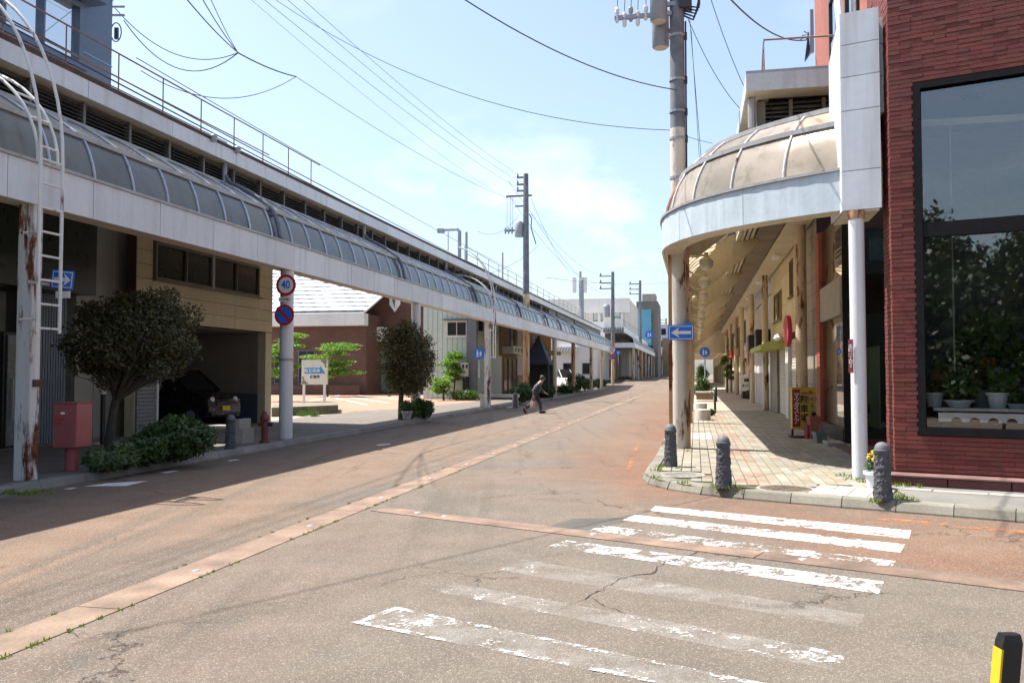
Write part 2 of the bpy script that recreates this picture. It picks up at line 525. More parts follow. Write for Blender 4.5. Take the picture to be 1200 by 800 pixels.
def roadmat():
    m, t, b, o = nt('asphalt_worn')
    N = NT(t)
    p = N.pos()
    q = N.pos(rz=TH)                                   # x = v, y = u
    sv = N.n('ShaderNodeSeparateXYZ'); N.l(q, sv.inputs[0])
    sx = N.n('ShaderNodeSeparateXYZ'); N.l(p, sx.inputs[0])
    big = N.noise(p, 0.35, 5, 0.55)
    mid = N.noise(p, 1.6, 6, 0.6)
    wob = N.math('MULTIPLY', N.math('SUBTRACT', big, 0.5), 2.4)
    v = N.math('ADD', sv.outputs['X'], wob)
    u = sv.outputs['Y']

    def step(x, a, c):
        r = N.n('ShaderNodeMapRange', _interpolation_type='SMOOTHSTEP')
        r.inputs['From Min'].default_value, r.inputs['From Max'].default_value = a, c
        N.l(x, r.inputs['Value'])
        return r.outputs[0]
    grey = N.mix(N.ramp(mid, 0.3, 0.7), (0.124, 0.102, 0.083), (0.166, 0.138, 0.113))
    tan_ = N.mix(N.ramp(mid, 0.3, 0.7), (0.168, 0.108, 0.074), (0.216, 0.146, 0.104))
    rust = N.mix(N.ramp(mid, 0.3, 0.7), (0.145, 0.068, 0.040), (0.200, 0.106, 0.066))
    w = N.math('SUBTRACT', N.math('ADD', N.math('MULTIPLY', sx.outputs['X'], 0.565), N.math('MULTIPLY', sx.outputs['Y'], 0.825)), 7.6)
    left = N.math('MULTIPLY', step(v, -4.0, -5.2), step(u, 34, 12))
    left = N.math('ADD', left, N.math('MULTIPLY', step(v, -1.7, -3.4), N.math('MULTIPLY', step(w, -0.2, -1.2), 0.35)))
    c = N.mix(N.math('MULTIPLY', left, 0.85), grey, tan_)
    c = N.mix(N.math('MULTIPLY', step(u, 14, 60), 0.55), c, tan_)
    right = N.math('MULTIPLY', step(v, -3.1, -1.6), step(w, 2.2, 4.6))
    side = N.math('MULTIPLY', N.math('MULTIPLY', step(w, 0.0, 0.3), step(w, 2.8, 1.2)), step(N.math('ADD', sx.outputs['X'], wob), 1.2, 3.8))
    edge = N.math('MULTIPLY', step(sv.outputs['X'], -1.5, -0.75), step(w, 1.6, 2.3))
    rr = N.math('MINIMUM', N.math('ADD', N.math('MULTIPLY', right, 0.72), N.math('ADD', side, N.math('MULTIPLY', edge, 0.6))), 1.0)
    c = N.mix(N.math('MULTIPLY', rr, N.ramp(mid, 0.1, 0.5)), c, rust)
    gut = N.math('MULTIPLY', step(sv.outputs['X'], -7.6, -8.7), 0.6)
    c = N.mix(gut, c, (0.12, 0.09, 0.07))
    # dark tyre polish, long along each lane
    ty = N.noise(N.pos((1.5, 0.045, 1), rz=TH + 0.02), 1.6, 3, 0.5, 0.3)
    c = N.mix(N.math('MULTIPLY', N.ramp(ty, 0.52, 0.66), N.math('MULTIPLY', step(sv.outputs['X'], -1.4, -3.0), 0.55)), c, (0.088, 0.075, 0.062))
    # darker wheel paths: beside the middle strip, and two sweeping in from the junction
    def line(x0, y0, dx, dy, w_, k):
        d_ = N.math('ABSOLUTE', N.math('SUBTRACT', N.math('MULTIPLY', N.math('SUBTRACT', sx.outputs['X'], x0), dy), N.math('MULTIPLY', N.math('SUBTRACT', sx.outputs['Y'], y0), dx)))
        d_ = N.math('ADD', d_, N.math('MULTIPLY', N.math('SUBTRACT', big, 0.45), 0.5))
        return N.math('MULTIPLY', step(d_, w_, 0.0), k)
    wp = N.math('ADD', N.math('MULTIPLY', N.math('MULTIPLY', step(sv.outputs['X'], -5.15, -4.75), step(sv.outputs['X'], -4.1, -4.5)), N.math('MULTIPLY', step(u, 20, 8), 0.55)),
                N.math('ADD', line(-2.5, 4.9, .666, .746, .30, .38), line(-3.4, 6.9, .80, .60, .22, .25)))
    wp = N.math('MULTIPLY', wp, N.ramp(N.noise(p, 1.1, 5, 0.6), 0.3, 0.6))
    c = N.mix(wp, c, (0.070, 0.062, 0.054))
    # pinkish iron bloom drifting over the near asphalt
    c = N.mix(N.math('MULTIPLY', N.ramp(N.noise(p, 0.28, 4, 0.5), 0.45, 0.62), N.math('MULTIPLY', step(w, -3.2, -0.4), 0.6)), c, tan_)
    # repair patches, oil
    c = N.mix(N.math('MULTIPLY', N.ramp(N.noise(p, 0.8, 3, 0.5, 0.8), 0.60, 0.66), 0.22), c, (0.10, 0.10, 0.095))
    # stones of the aggregate
    vo = N.n('ShaderNodeTexVoronoi', Scale=140.0); N.l(p, vo.inputs['Vector'])
    sp = N.n('ShaderNodeSeparateColor'); N.l(vo.outputs['Color'], sp.inputs[0])
    c = N.mix(N.math('MULTIPLY', N.ramp(sp.outputs[0], 0.78, 0.97), 0.45), c, (0.46, 0.42, 0.36))
    c = N.mix(N.math('MULTIPLY', N.ramp(sp.outputs[1], 0.70, 0.95), 0.45), c, (0.075, 0.07, 0.062))
    # cracks
    dw = N.n('ShaderNodeVectorMath', _operation='ADD')
    nn = N.n('ShaderNodeTexNoise', Scale=2.3, Detail=5.0, Roughness=0.65); N.l(p, nn.inputs['Vector'])
    sc_ = N.n('ShaderNodeVectorMath', _operation='SCALE'); N.l(nn.outputs['Color'], sc_.inputs[0]); sc_.inputs['Scale'].default_value = 0.7
    N.l(p, dw.inputs[0]); N.l(sc_.outputs[0], dw.inputs[1])
    ve = N.n('ShaderNodeTexVoronoi', _feature='DISTANCE_TO_EDGE', Scale=0.42); N.l(dw.outputs[0], ve.inputs['Vector'])
    cr = N.ramp(ve.outputs['Distance'], 0.0, 0.008, (1, 1, 1, 1), (0, 0, 0, 1))
    cr = N.math('MULTIPLY', cr, N.ramp(N.noise(p, 0.55, 4), 0.5, 0.58))
    c = N.mix(N.math('MULTIPLY', cr, 0.85), c, (0.035, 0.032, 0.028))
    N.l(c, b.inputs['Base Color'])
    b.inputs['Roughness'].default_value = 0.9
    b.inputs['Specular IOR Level'].default_value = 0.25
    h = N.math('SUBTRACT', N.math('ADD', N.noise(p, 160, 3), N.math('MULTIPLY', vo.outputs['Distance'], 0.7)), N.math('MULTIPLY', cr, 2.0))
    N.bump(b, h, 0.55, 0.012)
    return m


def paintmat(name, wear, col=(0.74, 0.74, 0.72), edge=0.0):
    m, t, b, o = nt(name)
    N = NT(t)
    p = N.pos()
    f = N.noise(p, 2.2, 10, 0.72, 0.4)
    f2 = N.noise(p, 45, 4, 0.6)
    f3 = N.noise(p, 9, 8, 0.7, 0.6)
    k = N.math('ADD', N.math('MULTIPLY', f, 0.45), N.math('ADD', N.math('MULTIPLY', f3, 0.33), N.math('MULTIPLY', f2, 0.22)))
    th = 0.30 + 0.34 * wear
    a = N.ramp(k, th, th + 0.05)
    if wear > .65:                                     # thin film of worn paint left between the flakes
        a = N.math('MAXIMUM', a, N.math('MULTIPLY', N.ramp(N.noise(p, 3.5, 6, 0.65), 0.35, 0.65), 0.15))
    N.l(N.mix(N.ramp(N.noise(p, 6, 5), 0.3, 0.7), tuple(x * 0.8 for x in col), col), b.inputs['Base Color'])
    b.inputs['Roughness'].default_value = 0.7
    N.bump(b, N.noise(p, 120, 3), 0.4, 0.004)
    tr = N.n('ShaderNodeBsdfTransparent')
    mx = N.n('ShaderNodeMixShader')
    N.l(a, mx.inputs[0]); N.l(tr.outputs[0], mx.inputs[1]); N.l(b.outputs[0], mx.inputs[2]); N.l(mx.outputs[0], o.inputs[0])
    return m


def pavemat(name, c1, c2, mort, bw, bh, rz):
    m, t, b, o = nt(name)
    N = NT(t)
    bt = N.n('ShaderNodeTexBrick')
    bt.inputs['Color1'].default_value, bt.inputs['Color2'].default_value, bt.inputs['Mortar'].default_value = (*c1, 1), (*c2, 1), (*mort, 1)
    bt.inputs['Scale'].default_value = 1.0
    bt.inputs['Brick Width'].default_value, bt.inputs['Row Height'].default_value, bt.inputs['Mortar Size'].default_value = bw, bh, 0.008
    N.l(N.pos(rz=rz), bt.inputs['Vector'])
    c = N.mix(N.math('MULTIPLY', N.ramp(N.noise(N.pos(), 0.7, 6), 0.35, 0.7), 0.5), bt.outputs['Color'], tuple(x * 0.6 for x in c1))
    N.l(c, b.inputs['Base Color'])
    b.inputs['Roughness'].default_value = 0.85
    N.bump(b, bt.outputs['Fac'], -0.4, 0.006)
    return m


ROAD = roadmat()
STRIP = mat('strip_concrete', (0.205, 0.142, 0.102), 0.85, 0.45, 2.6, bump=0.4, bscale=90, streak=0.0, piece=0.12)
KERBM = mat('kerb_concrete', (0.20, 0.187, 0.15), 0.85, 0.25, 2.0, bump=0.4, bscale=70, piece=0.12)
KERBDARK = mat('kerb_concrete_dark', (0.20, 0.19, 0.17), 0.85, 0.25, 2.0, bump=0.4, bscale=70, piece=0.12)
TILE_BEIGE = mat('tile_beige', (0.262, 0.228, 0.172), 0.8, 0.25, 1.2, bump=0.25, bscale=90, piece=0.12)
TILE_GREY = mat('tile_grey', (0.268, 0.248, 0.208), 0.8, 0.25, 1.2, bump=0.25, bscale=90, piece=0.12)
TILE_RED = mat('tile_red', (0.275, 0.19, 0.14), 0.8, 0.22, 1.2, bump=0.25, bscale=90, piece=0.12)
TILE_WHITE = mat('tile_white', (0.37, 0.355, 0.32), 0.8, 0.15, 2.5, bump=0.2, bscale=90, piece=0.08)
JOINT = mat('joint_sand', (0.115, 0.11, 0.065), 0.95, 0.3, 4, bump=0.4)
PAVEFAR = pavemat('paving_far', (0.40, 0.32, 0.245), (0.44, 0.38, 0.31), (0.2, 0.17, 0.13), 0.2, 0.3, TH)
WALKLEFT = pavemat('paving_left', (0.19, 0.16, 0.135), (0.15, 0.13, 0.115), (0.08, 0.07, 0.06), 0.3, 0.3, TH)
LOTM = mat('lot_paving', (0.37, 0.31, 0.25), 0.85, 0.25, 0.5, bump=0.2, bscale=60, streak=0.0)
LOTRED = pavemat('lot_pavers', (0.42, 0.235, 0.15), (0.36, 0.20, 0.14), (0.2, 0.14, 0.1), 0.22, 0.11, TH)
ASPHSIDE = mat('asphalt_footway', (0.185, 0.175, 0.16), 0.9, 0.22, 1.5, bump=0.5, bscale=140)
GROUNDM = mat('ground_soil', (0.16, 0.15, 0.12), 0.95, 0.3, 0.3)

# ---------------------------------------------------------------- ground, road
struct(MB().poly([(-2500, -2500, -.05), (2500, -2500, -.05), (2500, 2500, -.05), (-2500, 2500, -.05)]), 'ground', GROUNDM)
struct(MB(W).poly([(-40, -60, 0), (-40, 60, 0), (260, 60, 0), (260, -60, 0)]), 'road', ROAD)

VK_L, VK_R = -8.87, -0.704                           # kerb faces
# concrete strips with spray nozzles set flush in the road
strips = thing('melt_pipe_strip', 'reddish concrete strip with spray nozzles down the middle of the road', 'concrete strip')
u = 1.0
VS = -4.0
while u < 120:
    L = 3.9 + R.random() * .6
    MB(W).box(u + .006, u + L - .006, VS - .17, VS + .17, -.03, .006).build('concrete_slab', STRIP, strips)
    u += L
strip2 = thing('melt_pipe_strip', 'reddish concrete strip crossing the zebra stripes towards the brick building', 'concrete strip')
P2a, D2 = Vector((-1.72, 10.27)), Vector((0.825, -0.565))
F2 = frame((P2a.x, P2a.y), (D2.x, D2.y), (0.565, 0.825))
x = 0.18
for k in range(4):
    L = [4.55, 3.6, 4.4, 4.4][k]
    MB(F2).box(x + .006, x + L - .006, -.15, .15, -.03, .008).build('concrete_slab', STRIP, strip2)
    x += L
for x in (0.75, 1.15, 3.05, 5.1, 7.3, 9.4):
    MB(F2).lathe((x, .03, .008), [(.04, 0), (.035, .006)], 10).build('nozzle', GALV, strip2)
for u in np.arange(4.2, 60, 2.1):
    MB(W).lathe((u, VS + .02, .006), [(.035, 0), (.03, .006)], 10).build('nozzle', GALV, strips)

# zebra crossing
zeb = [((768, 592.6), (1068, 621), (1065, 631), (762, 598), .46), ((744, 603), (1061, 637.5), (1055, 647), (730, 609), .47),
       ((705.5, 615), (1049.5, 657), (1044, 667), (690, 621), .575), ((663.5, 632.8), (1036, 681), (1030, 695), (641, 640), .53),
       ((612, 655), (1014, 720), (1005, 734), (584, 668), .80), ((532, 683), (993, 765), (980, 785), (509.5, 692), .70),
       ((464, 710.5), (900, 801), (850, 816), (411.5, 729), .71)]
words_ = ['farthest zebra stripe, crisp white, beside the kerb corner', 'second zebra stripe from the kerb corner, crisp white', 'cracked zebra stripe just beyond the cross strip',
          'cracked zebra stripe just in front of the cross strip', 'almost vanished zebra stripe between two faded ones', 'faded zebra stripe with a white patch at its end',
          'nearest zebra stripe, broad and worn with a thin outline']
ZMATS = {}
for q, w_ in zip(zeb, words_):
    P = [G(*c, .004) for c in q[:4]]
    ZMATS.setdefault(q[4], paintmat('road_paint_%d' % int(q[4] * 100), q[4]))
    m = MB()
    n = 24
    rows = []
    for (A, B) in ((P[0], P[1]), (P[3], P[2])):
        rows.append([tuple(A.lerp(B, k / n)) for k in range(n + 1)])
    m.grid(rows)
    zo = one(m, 'zebra_stripe', ZMATS[q[4]], w_, 'road marking', 'zebra crossing stripes')
    if q is zeb[-1]:                                   # the thicker rim of paint that has outlived the middle
        rim = MB()
        e1, e2 = (P[3] - P[0]).normalized() * .05, (P[1] - P[0]).normalized() * .06
        up_ = Vector((0, 0, .0015))
        for (A, B, o_) in ((P[0], P[1], e1), (P[3], P[2], -e1), (P[0], P[3], e2)):
            rim.grid([[tuple(A.lerp(B, k / 12) + up_) for k in range(13)], [tuple(A.lerp(B, k / 12) + o_ + up_) for k in range(13)]])
            up_ = up_ + Vector((0, 0, .0006))
        ZMATS.setdefault('rim', paintmat('road_paint_rim', .58))
        rim.build('stripe_rim', ZMATS['rim'], zo)
# thin outline of the nearest stripe
PW = paintmat('road_paint_line', .30)
PO = paintmat('road_paint_orange', .6, (0.60, 0.20, 0.06))
a_, b_ = G(464, 710.5, .004), G(411.5, 729, .004)
# edge lines
for (c, lab, mt, dz) in (([(1000, 606), (1200, 625), (1200, 621.5), (1010, 604)], 'orange painted line along the kerb of the side street', PO, .005),
                     ([(733, 553), (741, 533), (745, 533), (739, 553)], 'faded orange dash by the kerb near the bollard', PO, .004),
                     ([(742, 528), (748, 518), (751, 518), (746, 528)], 'short faded orange dash farther along the kerb', PO, .004),
                     ([(98, 569.5), (125, 566), (174, 563), (148, 569)], 'white road dash in the shade by the pink box', PW, .004),
                     ([(74, 573), (84, 571), (92, 571), (82, 573)], 'small white road mark in the shade by the kerb', PW, .004),
                     ([(187, 553.5), (203, 551), (210, 551.5), (195, 554)], 'short white road dash in front of the round shrub', PW, .004),
                     ([(266, 539.5), (276, 538), (281, 538.4), (270, 540)], 'short white road dash near the hydrant', PW, .004),
                     ([(590, 477.2), (598, 476), (603, 476.3), (596, 477.6)], 'short white road dash beside the walking person', PW, .004),
                     ([(441, 521), (456, 519.5), (458, 520.3), (443, 521.8)], 'short white road dash in the canopy shade mid street', PW, .004)):
    one(MB().poly([tuple(G(*k, dz)) for k in c]), 'road_line', mt, lab, 'road marking')

# a few real cracks: thin dark fissures
CRACK = plain('crack_dark', (0.03, 0.027, 0.024), 0.95)
def crack(P, w, lab):
    m = MB()
    pts = []
    for a, b in zip(P[:-1], P[1:]):
        A, B = G(*a, .0045), G(*b, .0045)
        k = max(2, int((B - A).length / .06))
        for j in range(k):
            pts.append(A.lerp(B, j / k) + Vector((R.uniform(-1, 1) * .018, R.uniform(-1, 1) * .018, 0)))
    rows = [[], []]
    for j, q in enumerate(pts):
        t = (pts[min(j + 1, len(pts) - 1)] - pts[max(j - 1, 0)]).normalized()
        s_ = Vector((-t.y, t.x, 0)) * w * .62 * (0.25 + R.random()) * (1 - abs(2 * j / len(pts) - 1) ** 3)
        rows[0].append(tuple(q + s_)); rows[1].append(tuple(q - s_))
    m.grid(rows)
    one(m, 'road_crack', CRACK, lab, 'road crack')
one(MB().poly([tuple(G(*c_, .0022)) for c_ in ((640, 617), (672, 607), (760, 606), (715, 614), (690, 622))]), 'asphalt_patch', mat('asphalt_dark_patch', (0.088, 0.082, 0.074), .9, .3, 3, bump=.5, bscale=150), 'darker asphalt repair patch beyond the cross strip', 'road patch')
crack([(653, 713), (690, 699), (730, 676), (764, 671), (775, 660), (800, 652), (840, 640), (870, 632)], .012, 'long forked crack running across the faded zebra stripes')
crack([(690, 699), (706, 708), (740, 722)], .007, 'short side branch of the long crack in the faded stripes')
crack([(60, 728), (75, 736), (98, 750)], .006, 'small crack beside the middle concrete strip, near the bottom edge')
crack([(540, 585), (590, 588), (640, 584), (700, 590), (740, 592)], .008, 'wavy crack in the grey asphalt before the zebra crossing')
crack([(380, 610), (402, 600), (425, 583), (470, 572)], .007, 'thin crack just above the joint of both strips')

# ---------------------------------------------------------------- right pavement (footway)
corner = [(2.02, 13.1), (2.0, 12.55), (2.14, 11.95), (2.55, 11.35), (3.24, 10.8), (3.88, 10.36), (4.51, 9.96), (5.2, 9.5), (8.0, 7.6), (14, 3.5)]
far_k = [W(u, VK_R)[:2] for u in (170, 90, 60, 45, 35, 28, 22, 18, 15.5)]
kl = [Vector(p) for p in far_k + corner]
# smooth polyline, resampled
def resample(P, step):
    out = [P[0].copy()]
    acc = 0.0
    for a, b in zip(P[:-1], P[1:]):
        L = (b - a).length
        s_ = step - acc
        while s_ <= L:
            out.append(a.lerp(b, s_ / L)); s_ += step
        acc = L - (s_ - step)
    return out
def chaikin(P, n=2):
    for _ in range(n):
        Q = [P[0]]
        for a, b in zip(P[:-1], P[1:]):
            Q += [a.lerp(b, .25), a.lerp(b, .75)]
        P = Q + [P[-1]]
    return P
ksm = chaikin(kl[7:], 2)
poly_walk = [tuple(p) for p in kl[:7]] + [tuple(p) for p in ksm]
inner = [(14, 12), W(20, 12)[:2], W(170, 12)[:2]]
struct(MB().prism([(p[0], p[1], -.04) for p in poly_walk + inner][::-1], (0, 0, .145)), 'footway', JOINT)
kerb = bpy.data.objects.new('kerb', None); COL.objects.link(kerb); kerb['kind'] = 'structure'
def kerbstones(P, parent, m, w=.16, h=.125, skip=lambda p: False, step=.6):
    Q = resample(P, step)
    for a, b in zip(Q[:-1], Q[1:]):
        t = (b - a).normalized()
        nn_ = Vector((-t.y, t.x))
        if skip(a): continue
        a2, b2 = a + t * .005, b - t * .005
        hh = h + R.uniform(-.004, .004)
        mb = MB()
        for z_, o_ in ((-.03, -.055), (.02, -.055), (hh - .02, -.012), (hh, .012)):
            mb.pts([(q.x, q.y, z_) for q in (a2 + nn_ * o_, b2 + nn_ * o_, b2 + nn_ * w, a2 + nn_ * w)])
        for r_ in range(3):
            mb.f += [(4 * r_ + p, 4 * r_ + (p + 1) % 4, 4 * r_ + 4 + (p + 1) % 4, 4 * r_ + 4 + p) for p in range(4)]
        mb.f.append((12, 13, 14, 15))
        mb.build('kerb_stone', m, parent)
kerbstones(ksm, kerb, KERBM)
kerbstones([Vector(W(u_, VK_R)[:2]) for u_ in (60, 18.2)], kerb, KERBM, step=1.2)

def inpoly(x, y, P):
    c = False
    n = len(P)
    j = n - 1
    for i in range(n):
        if (P[i][1] > y) != (P[j][1] > y) and x < (P[j][0] - P[i][0]) * (y - P[i][1]) / (P[j][1] - P[i][1]) + P[i][0]:
            c = not c
        j = i
    return c
def kdist(x, y):
    q = Vector((x, y)); best = 9
    for a, b in zip(ksm[:-1], ksm[1:]):
        ab = b - a
        t = max(0, min(1, (q - a).dot(ab) / max(ab.length_squared, 1e-9)))
        best = min(best, (q - a - ab * t).length)
    return best
VB_R = 3.10                                          # front line of the shops on the right
man1, man2 = G(921, 572.5, .12), G(797, 556, .12)
patch = [G(946, 577.5, .12), G(962, 567.5, .12), G(1044, 572, .12), G(1040, 585.5, .12)]
patch2 = [(p.x, p.y) for p in patch]
tiles = []
TU, TV = .30, .15
for i in range(int(9 / TU), int(36 / TU)):
    for j in range(-5, 22):
        off = 0
        u_, v_ = i * TU + off, j * TV
        x, y, _ = W(u_, v_)
        if v_ > VB_R + .05 or not inpoly(x, y, poly_walk): continue
        if u_ < 24 and kdist(x, y) < .30: continue
        if u_ >= 18 and v_ < VK_R + .26: continue
        if x / y > .435 and y < 12.3: continue
        if (Vector((x, y)) - man1.xy).length < .40 or (Vector((x, y)) - man2.xy).length < .42: continue
        if inpoly(x, y, patch2): continue
        r = R.random()
        band = .45 < v_ < .95 and (int(u_ / 1.5) % 3 != 0)
        k = 'r' if (band and r < .6) else ('g' if r < .45 else ('r' if r < .48 else 'b'))
        if -.4 < v_ < .35 and 20 < u_ < 22.2: k = 'w'
        tiles.append((u_ ** 2 + v_ ** 2, u_, v_, k))
tiles.sort()
TM = {'b': TILE_BEIGE, 'g': TILE_GREY, 'r': TILE_RED, 'w': TILE_WHITE}
foot = thing('footway_paving', 'beige, grey and red block paving of the sunlit footway under the curved canopy', 'paving')
proto = {}
for k in TM:
    m = MB()
    a, b, z0, z1, c = TV / 2 - .006, TU / 2 - .006, 0.0, .022, .006
    i = m.pts([(-a, -b, 0), (a, -b, 0), (a, b, 0), (-a, b, 0), (-a, -b, z1 - c), (a, -b, z1 - c), (a, b, z1 - c), (-a, b, z1 - c),
               (-a + c, -b + c, z1), (a - c, -b + c, z1), (a - c, b - c, z1), (-a + c, b - c, z1)])
    m.f += [(8, 9, 10, 11)] + [(p, (p + 1) % 4, 4 + (p + 1) % 4, 4 + p) for p in range(4)] + [(4 + p, 4 + (p + 1) % 4, 8 + (p + 1) % 4, 8 + p) for p in range(4)]
    proto[k] = m.mesh('tile_' + k, TM[k])
rest = {k: MB() for k in TM}
for n_, (_, u_, v_, k) in enumerate(tiles):
    x, y, _ = W(u_, v_)
    dz = R.uniform(-.003, .003)
    if n_ < 300:
        o = link('tile', proto[k], foot)
        o.matrix_parent_inverse = Matrix()
        o.location, o.rotation_euler = (x, y, .103 + dz), (R.uniform(-.008, .008), R.uniform(-.008, .008), ROT + R.uniform(-.006, .006))
    else:
        m = rest[k]
        i = len(m.v)
        for p in proto[k].vertices:
            q = p.co
            m.v.append((x + q.x * cos(ROT) - q.y * sin(ROT), y + q.x * sin(ROT) + q.y * cos(ROT), q.z + .103 + dz))
        m.f += [tuple(i + z for z in f.vertices) for f in proto[k].polygons]
for k in TM:
    if rest[k].v:
        tag(rest[k].build('tile_field', TM[k], foot), None, None, kind='stuff')
struct(MB(W).poly([(35.9, VK_R + .15, .118), (170, VK_R + .15, .118), (170, 3.3, .118), (35.9, 3.3, .118)]), 'footway_far', PAVEFAR)
# pale slab patch
pt = thing('pale_slab_patch', 'patch of pale ribbed slabs between the manhole cover and the granite bollard', 'paving')
c0 = patch[0]; e1 = (patch[3] - patch[0]); e2 = (patch[1] - patch[0])
for i in range(4):
    for j in range(3):
        q = [c0 + e1 * ((i + .02) / 4) + e2 * ((j + .03) / 3), c0 + e1 * ((i + .98) / 4) + e2 * ((j + .03) / 3),
             c0 + e1 * ((i + .98) / 4) + e2 * ((j + .97) / 3), c0 + e1 * ((i + .02) / 4) + e2 * ((j + .97) / 3)]
        MB().prism([(p.x, p.y, .10) for p in q], (0, 0, .026 + R.uniform(-.002, .002))).build('slab', TILE_WHITE, pt)
        for s_ in range(1, 4):                        # raised ribs
            f0 = s_ / 4
            a, b = q[0].lerp(q[3], f0), q[1].lerp(q[2], f0)
            w_ = (q[3] - q[0]).normalized() * .012
# asphalt part of the footway before the brick building
struct(MB().poly([(4.66, 9.98, .119), (5.3, 9.55, .119), (14, 3.65, .119), (14, 9, .119), (5.6, 12.25, .119), (5.2, 12.05, .119)]), 'footway_asphalt', ASPHSIDE)
gs = thing('paver_row', 'row of grey flat pavers along the foot of the brick wall', 'paving')
FB = frame((5.25, 11.75), (.866, -.5), (-.5, -.866))
for k in range(7):
    MB(FB).box(-.1 + k * .62, .5 + k * .62, .62, .80, .10, .127 + R.uniform(-.002, .003)).build('paver', CONCRETE, gs, bevel=.006)

def cover(c, r, m, lab):
    t = thing('manhole_cover', lab, 'manhole cover', c, 0, local=True)
    MB().lathe((0, 0, -.02), [(r, 0), (r, .022), (r - .03, .024), (r - .035, .018)], 28).build('ring', CONCRETE, t)
    MB().lathe((0, 0, -.02), [(r - .04, 0), (r - .045, .023)], 28).build('lid', m, t)
    mm = MB()
    for i in range(-6, 7):
        for j in range(-6, 7):
            if sqrt(i * i + j * j) * .055 < r - .08 and (i + j) % 2 == 0:
                mm.box(i * .05 - .017, i * .05 + .017, j * .05 - .017, j * .05 + .017, .002, .008)
    mm.build('tread_pattern', m, t)
IRON = mat('cast_iron', (0.17, 0.13, 0.10), 0.6, 0.35, 6, metal=0.3)
cover((man1.x, man1.y, .125), .37, IRON, 'round iron manhole cover in front of the middle granite bollard')
cover((man2.x, man2.y, .125), .36, mat('cover_concrete', (0.22, 0.21, 0.18), 0.85, 0.3, 5), 'round grey drain cover beside the roadside granite bollard')
q = G(812, 506, .125)
one(MB(frame((q.x, q.y), (N0, N1), (S0, S1))).box(-.25, .25, -.45, .45, -.02, .006), 'inspection_hatch', CONCRETE, 'square grey hatch set in the paving behind the cream post', 'hatch')

# ---------------------------------------------------------------- left pavement, car park
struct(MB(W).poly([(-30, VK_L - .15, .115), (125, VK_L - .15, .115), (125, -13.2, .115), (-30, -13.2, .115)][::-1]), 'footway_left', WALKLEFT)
struct(MB(W).poly([(-30, -13.1, .110), (125, -13.1, .110), (125, -60, .110), (-30, -60, .110)][::-1]), 'lot_ground', LOTM)
kerb2 = bpy.data.objects.new('kerb_left', None); COL.objects.link(kerb2); kerb2['kind'] = 'structure'
kerbstones([Vector(W(u_, VK_L)[:2]) for u_ in (3, 48)], kerb2, KERBDARK, step=.9)
kerbstones([Vector(W(u_, VK_L)[:2]) for u_ in (48, 130)], kerb2, KERBDARK, step=3.0)

# ---------------------------------------------------------------- covered-walk canopies
ZB, ZT = 3.98, 4.56                                   # fascia bottom / top


class Path:
    def __init__(s, pts, side):
        s.p = pts
        s.side = side
        s.cum = [0.0]
        for a, b in zip(pts[:-1], pts[1:]):
            s.cum.append(s.cum[-1] + (b - a).length)
        s.L = s.cum[-1]
        s.tan = []
        for i in range(len(pts)):
            t = (pts[min(i + 1, len(pts) - 1)] - pts[max(i - 1, 0)]).normalized()
            s.tan.append(t)

    def at(s, t, d, z):
        t = max(0.0, min(s.L, t))
        i = max(0, min(len(s.p) - 2, int(np.searchsorted(s.cum, t)) - 1))
        f = (t - s.cum[i]) / max(1e-9, s.cum[i + 1] - s.cum[i])
        q = s.p[i].lerp(s.p[i + 1], f)
        g = s.tan[i].lerp(s.tan[i + 1], f).normalized()
        n = Vector((g.y, -g.x)) * s.side
        return (q.x + n.x * d, q.y + n.y * d, z)


FLAT = [True]                                         # the long stretches have a flatter upper sheet than the rounded end


def vault(phi):
    if FLAT[0] and phi > 35:
        a, b = vault(35), (1.40, 5.90)
        f = (phi - 35) / 51.0
        return a[0] + (b[0] - a[0]) * f, a[1] + (b[1] - a[1]) * f + .05 * sin(pi * min(f, 1.0))
    w = radians(phi)
    return 1.45 - 1.35 * cos(w), 4.45 + 1.45 * sin(w)


def sweep(m, P, t0, t1, sec, n):
    """closed section [(d, z)...] swept from t0 to t1"""
    k = len(sec)
    i = len(m.v)
    for a in range(n + 1):
        t = t0 + (t1 - t0) * a / n
        for (d_, z) in sec:
            m.v.append(P.at(t, d_, z))
    for a in range(n):
        for b in range(k):
            m.f.append((i + a * k + b, i + a * k + (b + 1) % k, i + (a + 1) * k + (b + 1) % k, i + (a + 1) * k + b))
    m.f.append(tuple(i + b for b in range(k)))
    m.f.append(tuple(i + n * k + b for b in range(k))[::-1])
    return m


def rect(d0, d1, z0, z1):
    return [(d0, z0), (d1, z0), (d1, z1), (d0, z1)]


def arc_sec(p0, p1, n, th=.012, inner=0.0):
    A = [vault(p0 + (p1 - p0) * k / n) for k in range(n + 1)]
    out = []
    for (d_, z) in A:
        out.append((d_, z))
    for (d_, z), k in zip(A[::-1], range(n + 1)):
        w = radians(p1 + (p0 - p1) * k / n)
        out.append((d_ + th * cos(w), z - th * sin(w)))
    return out


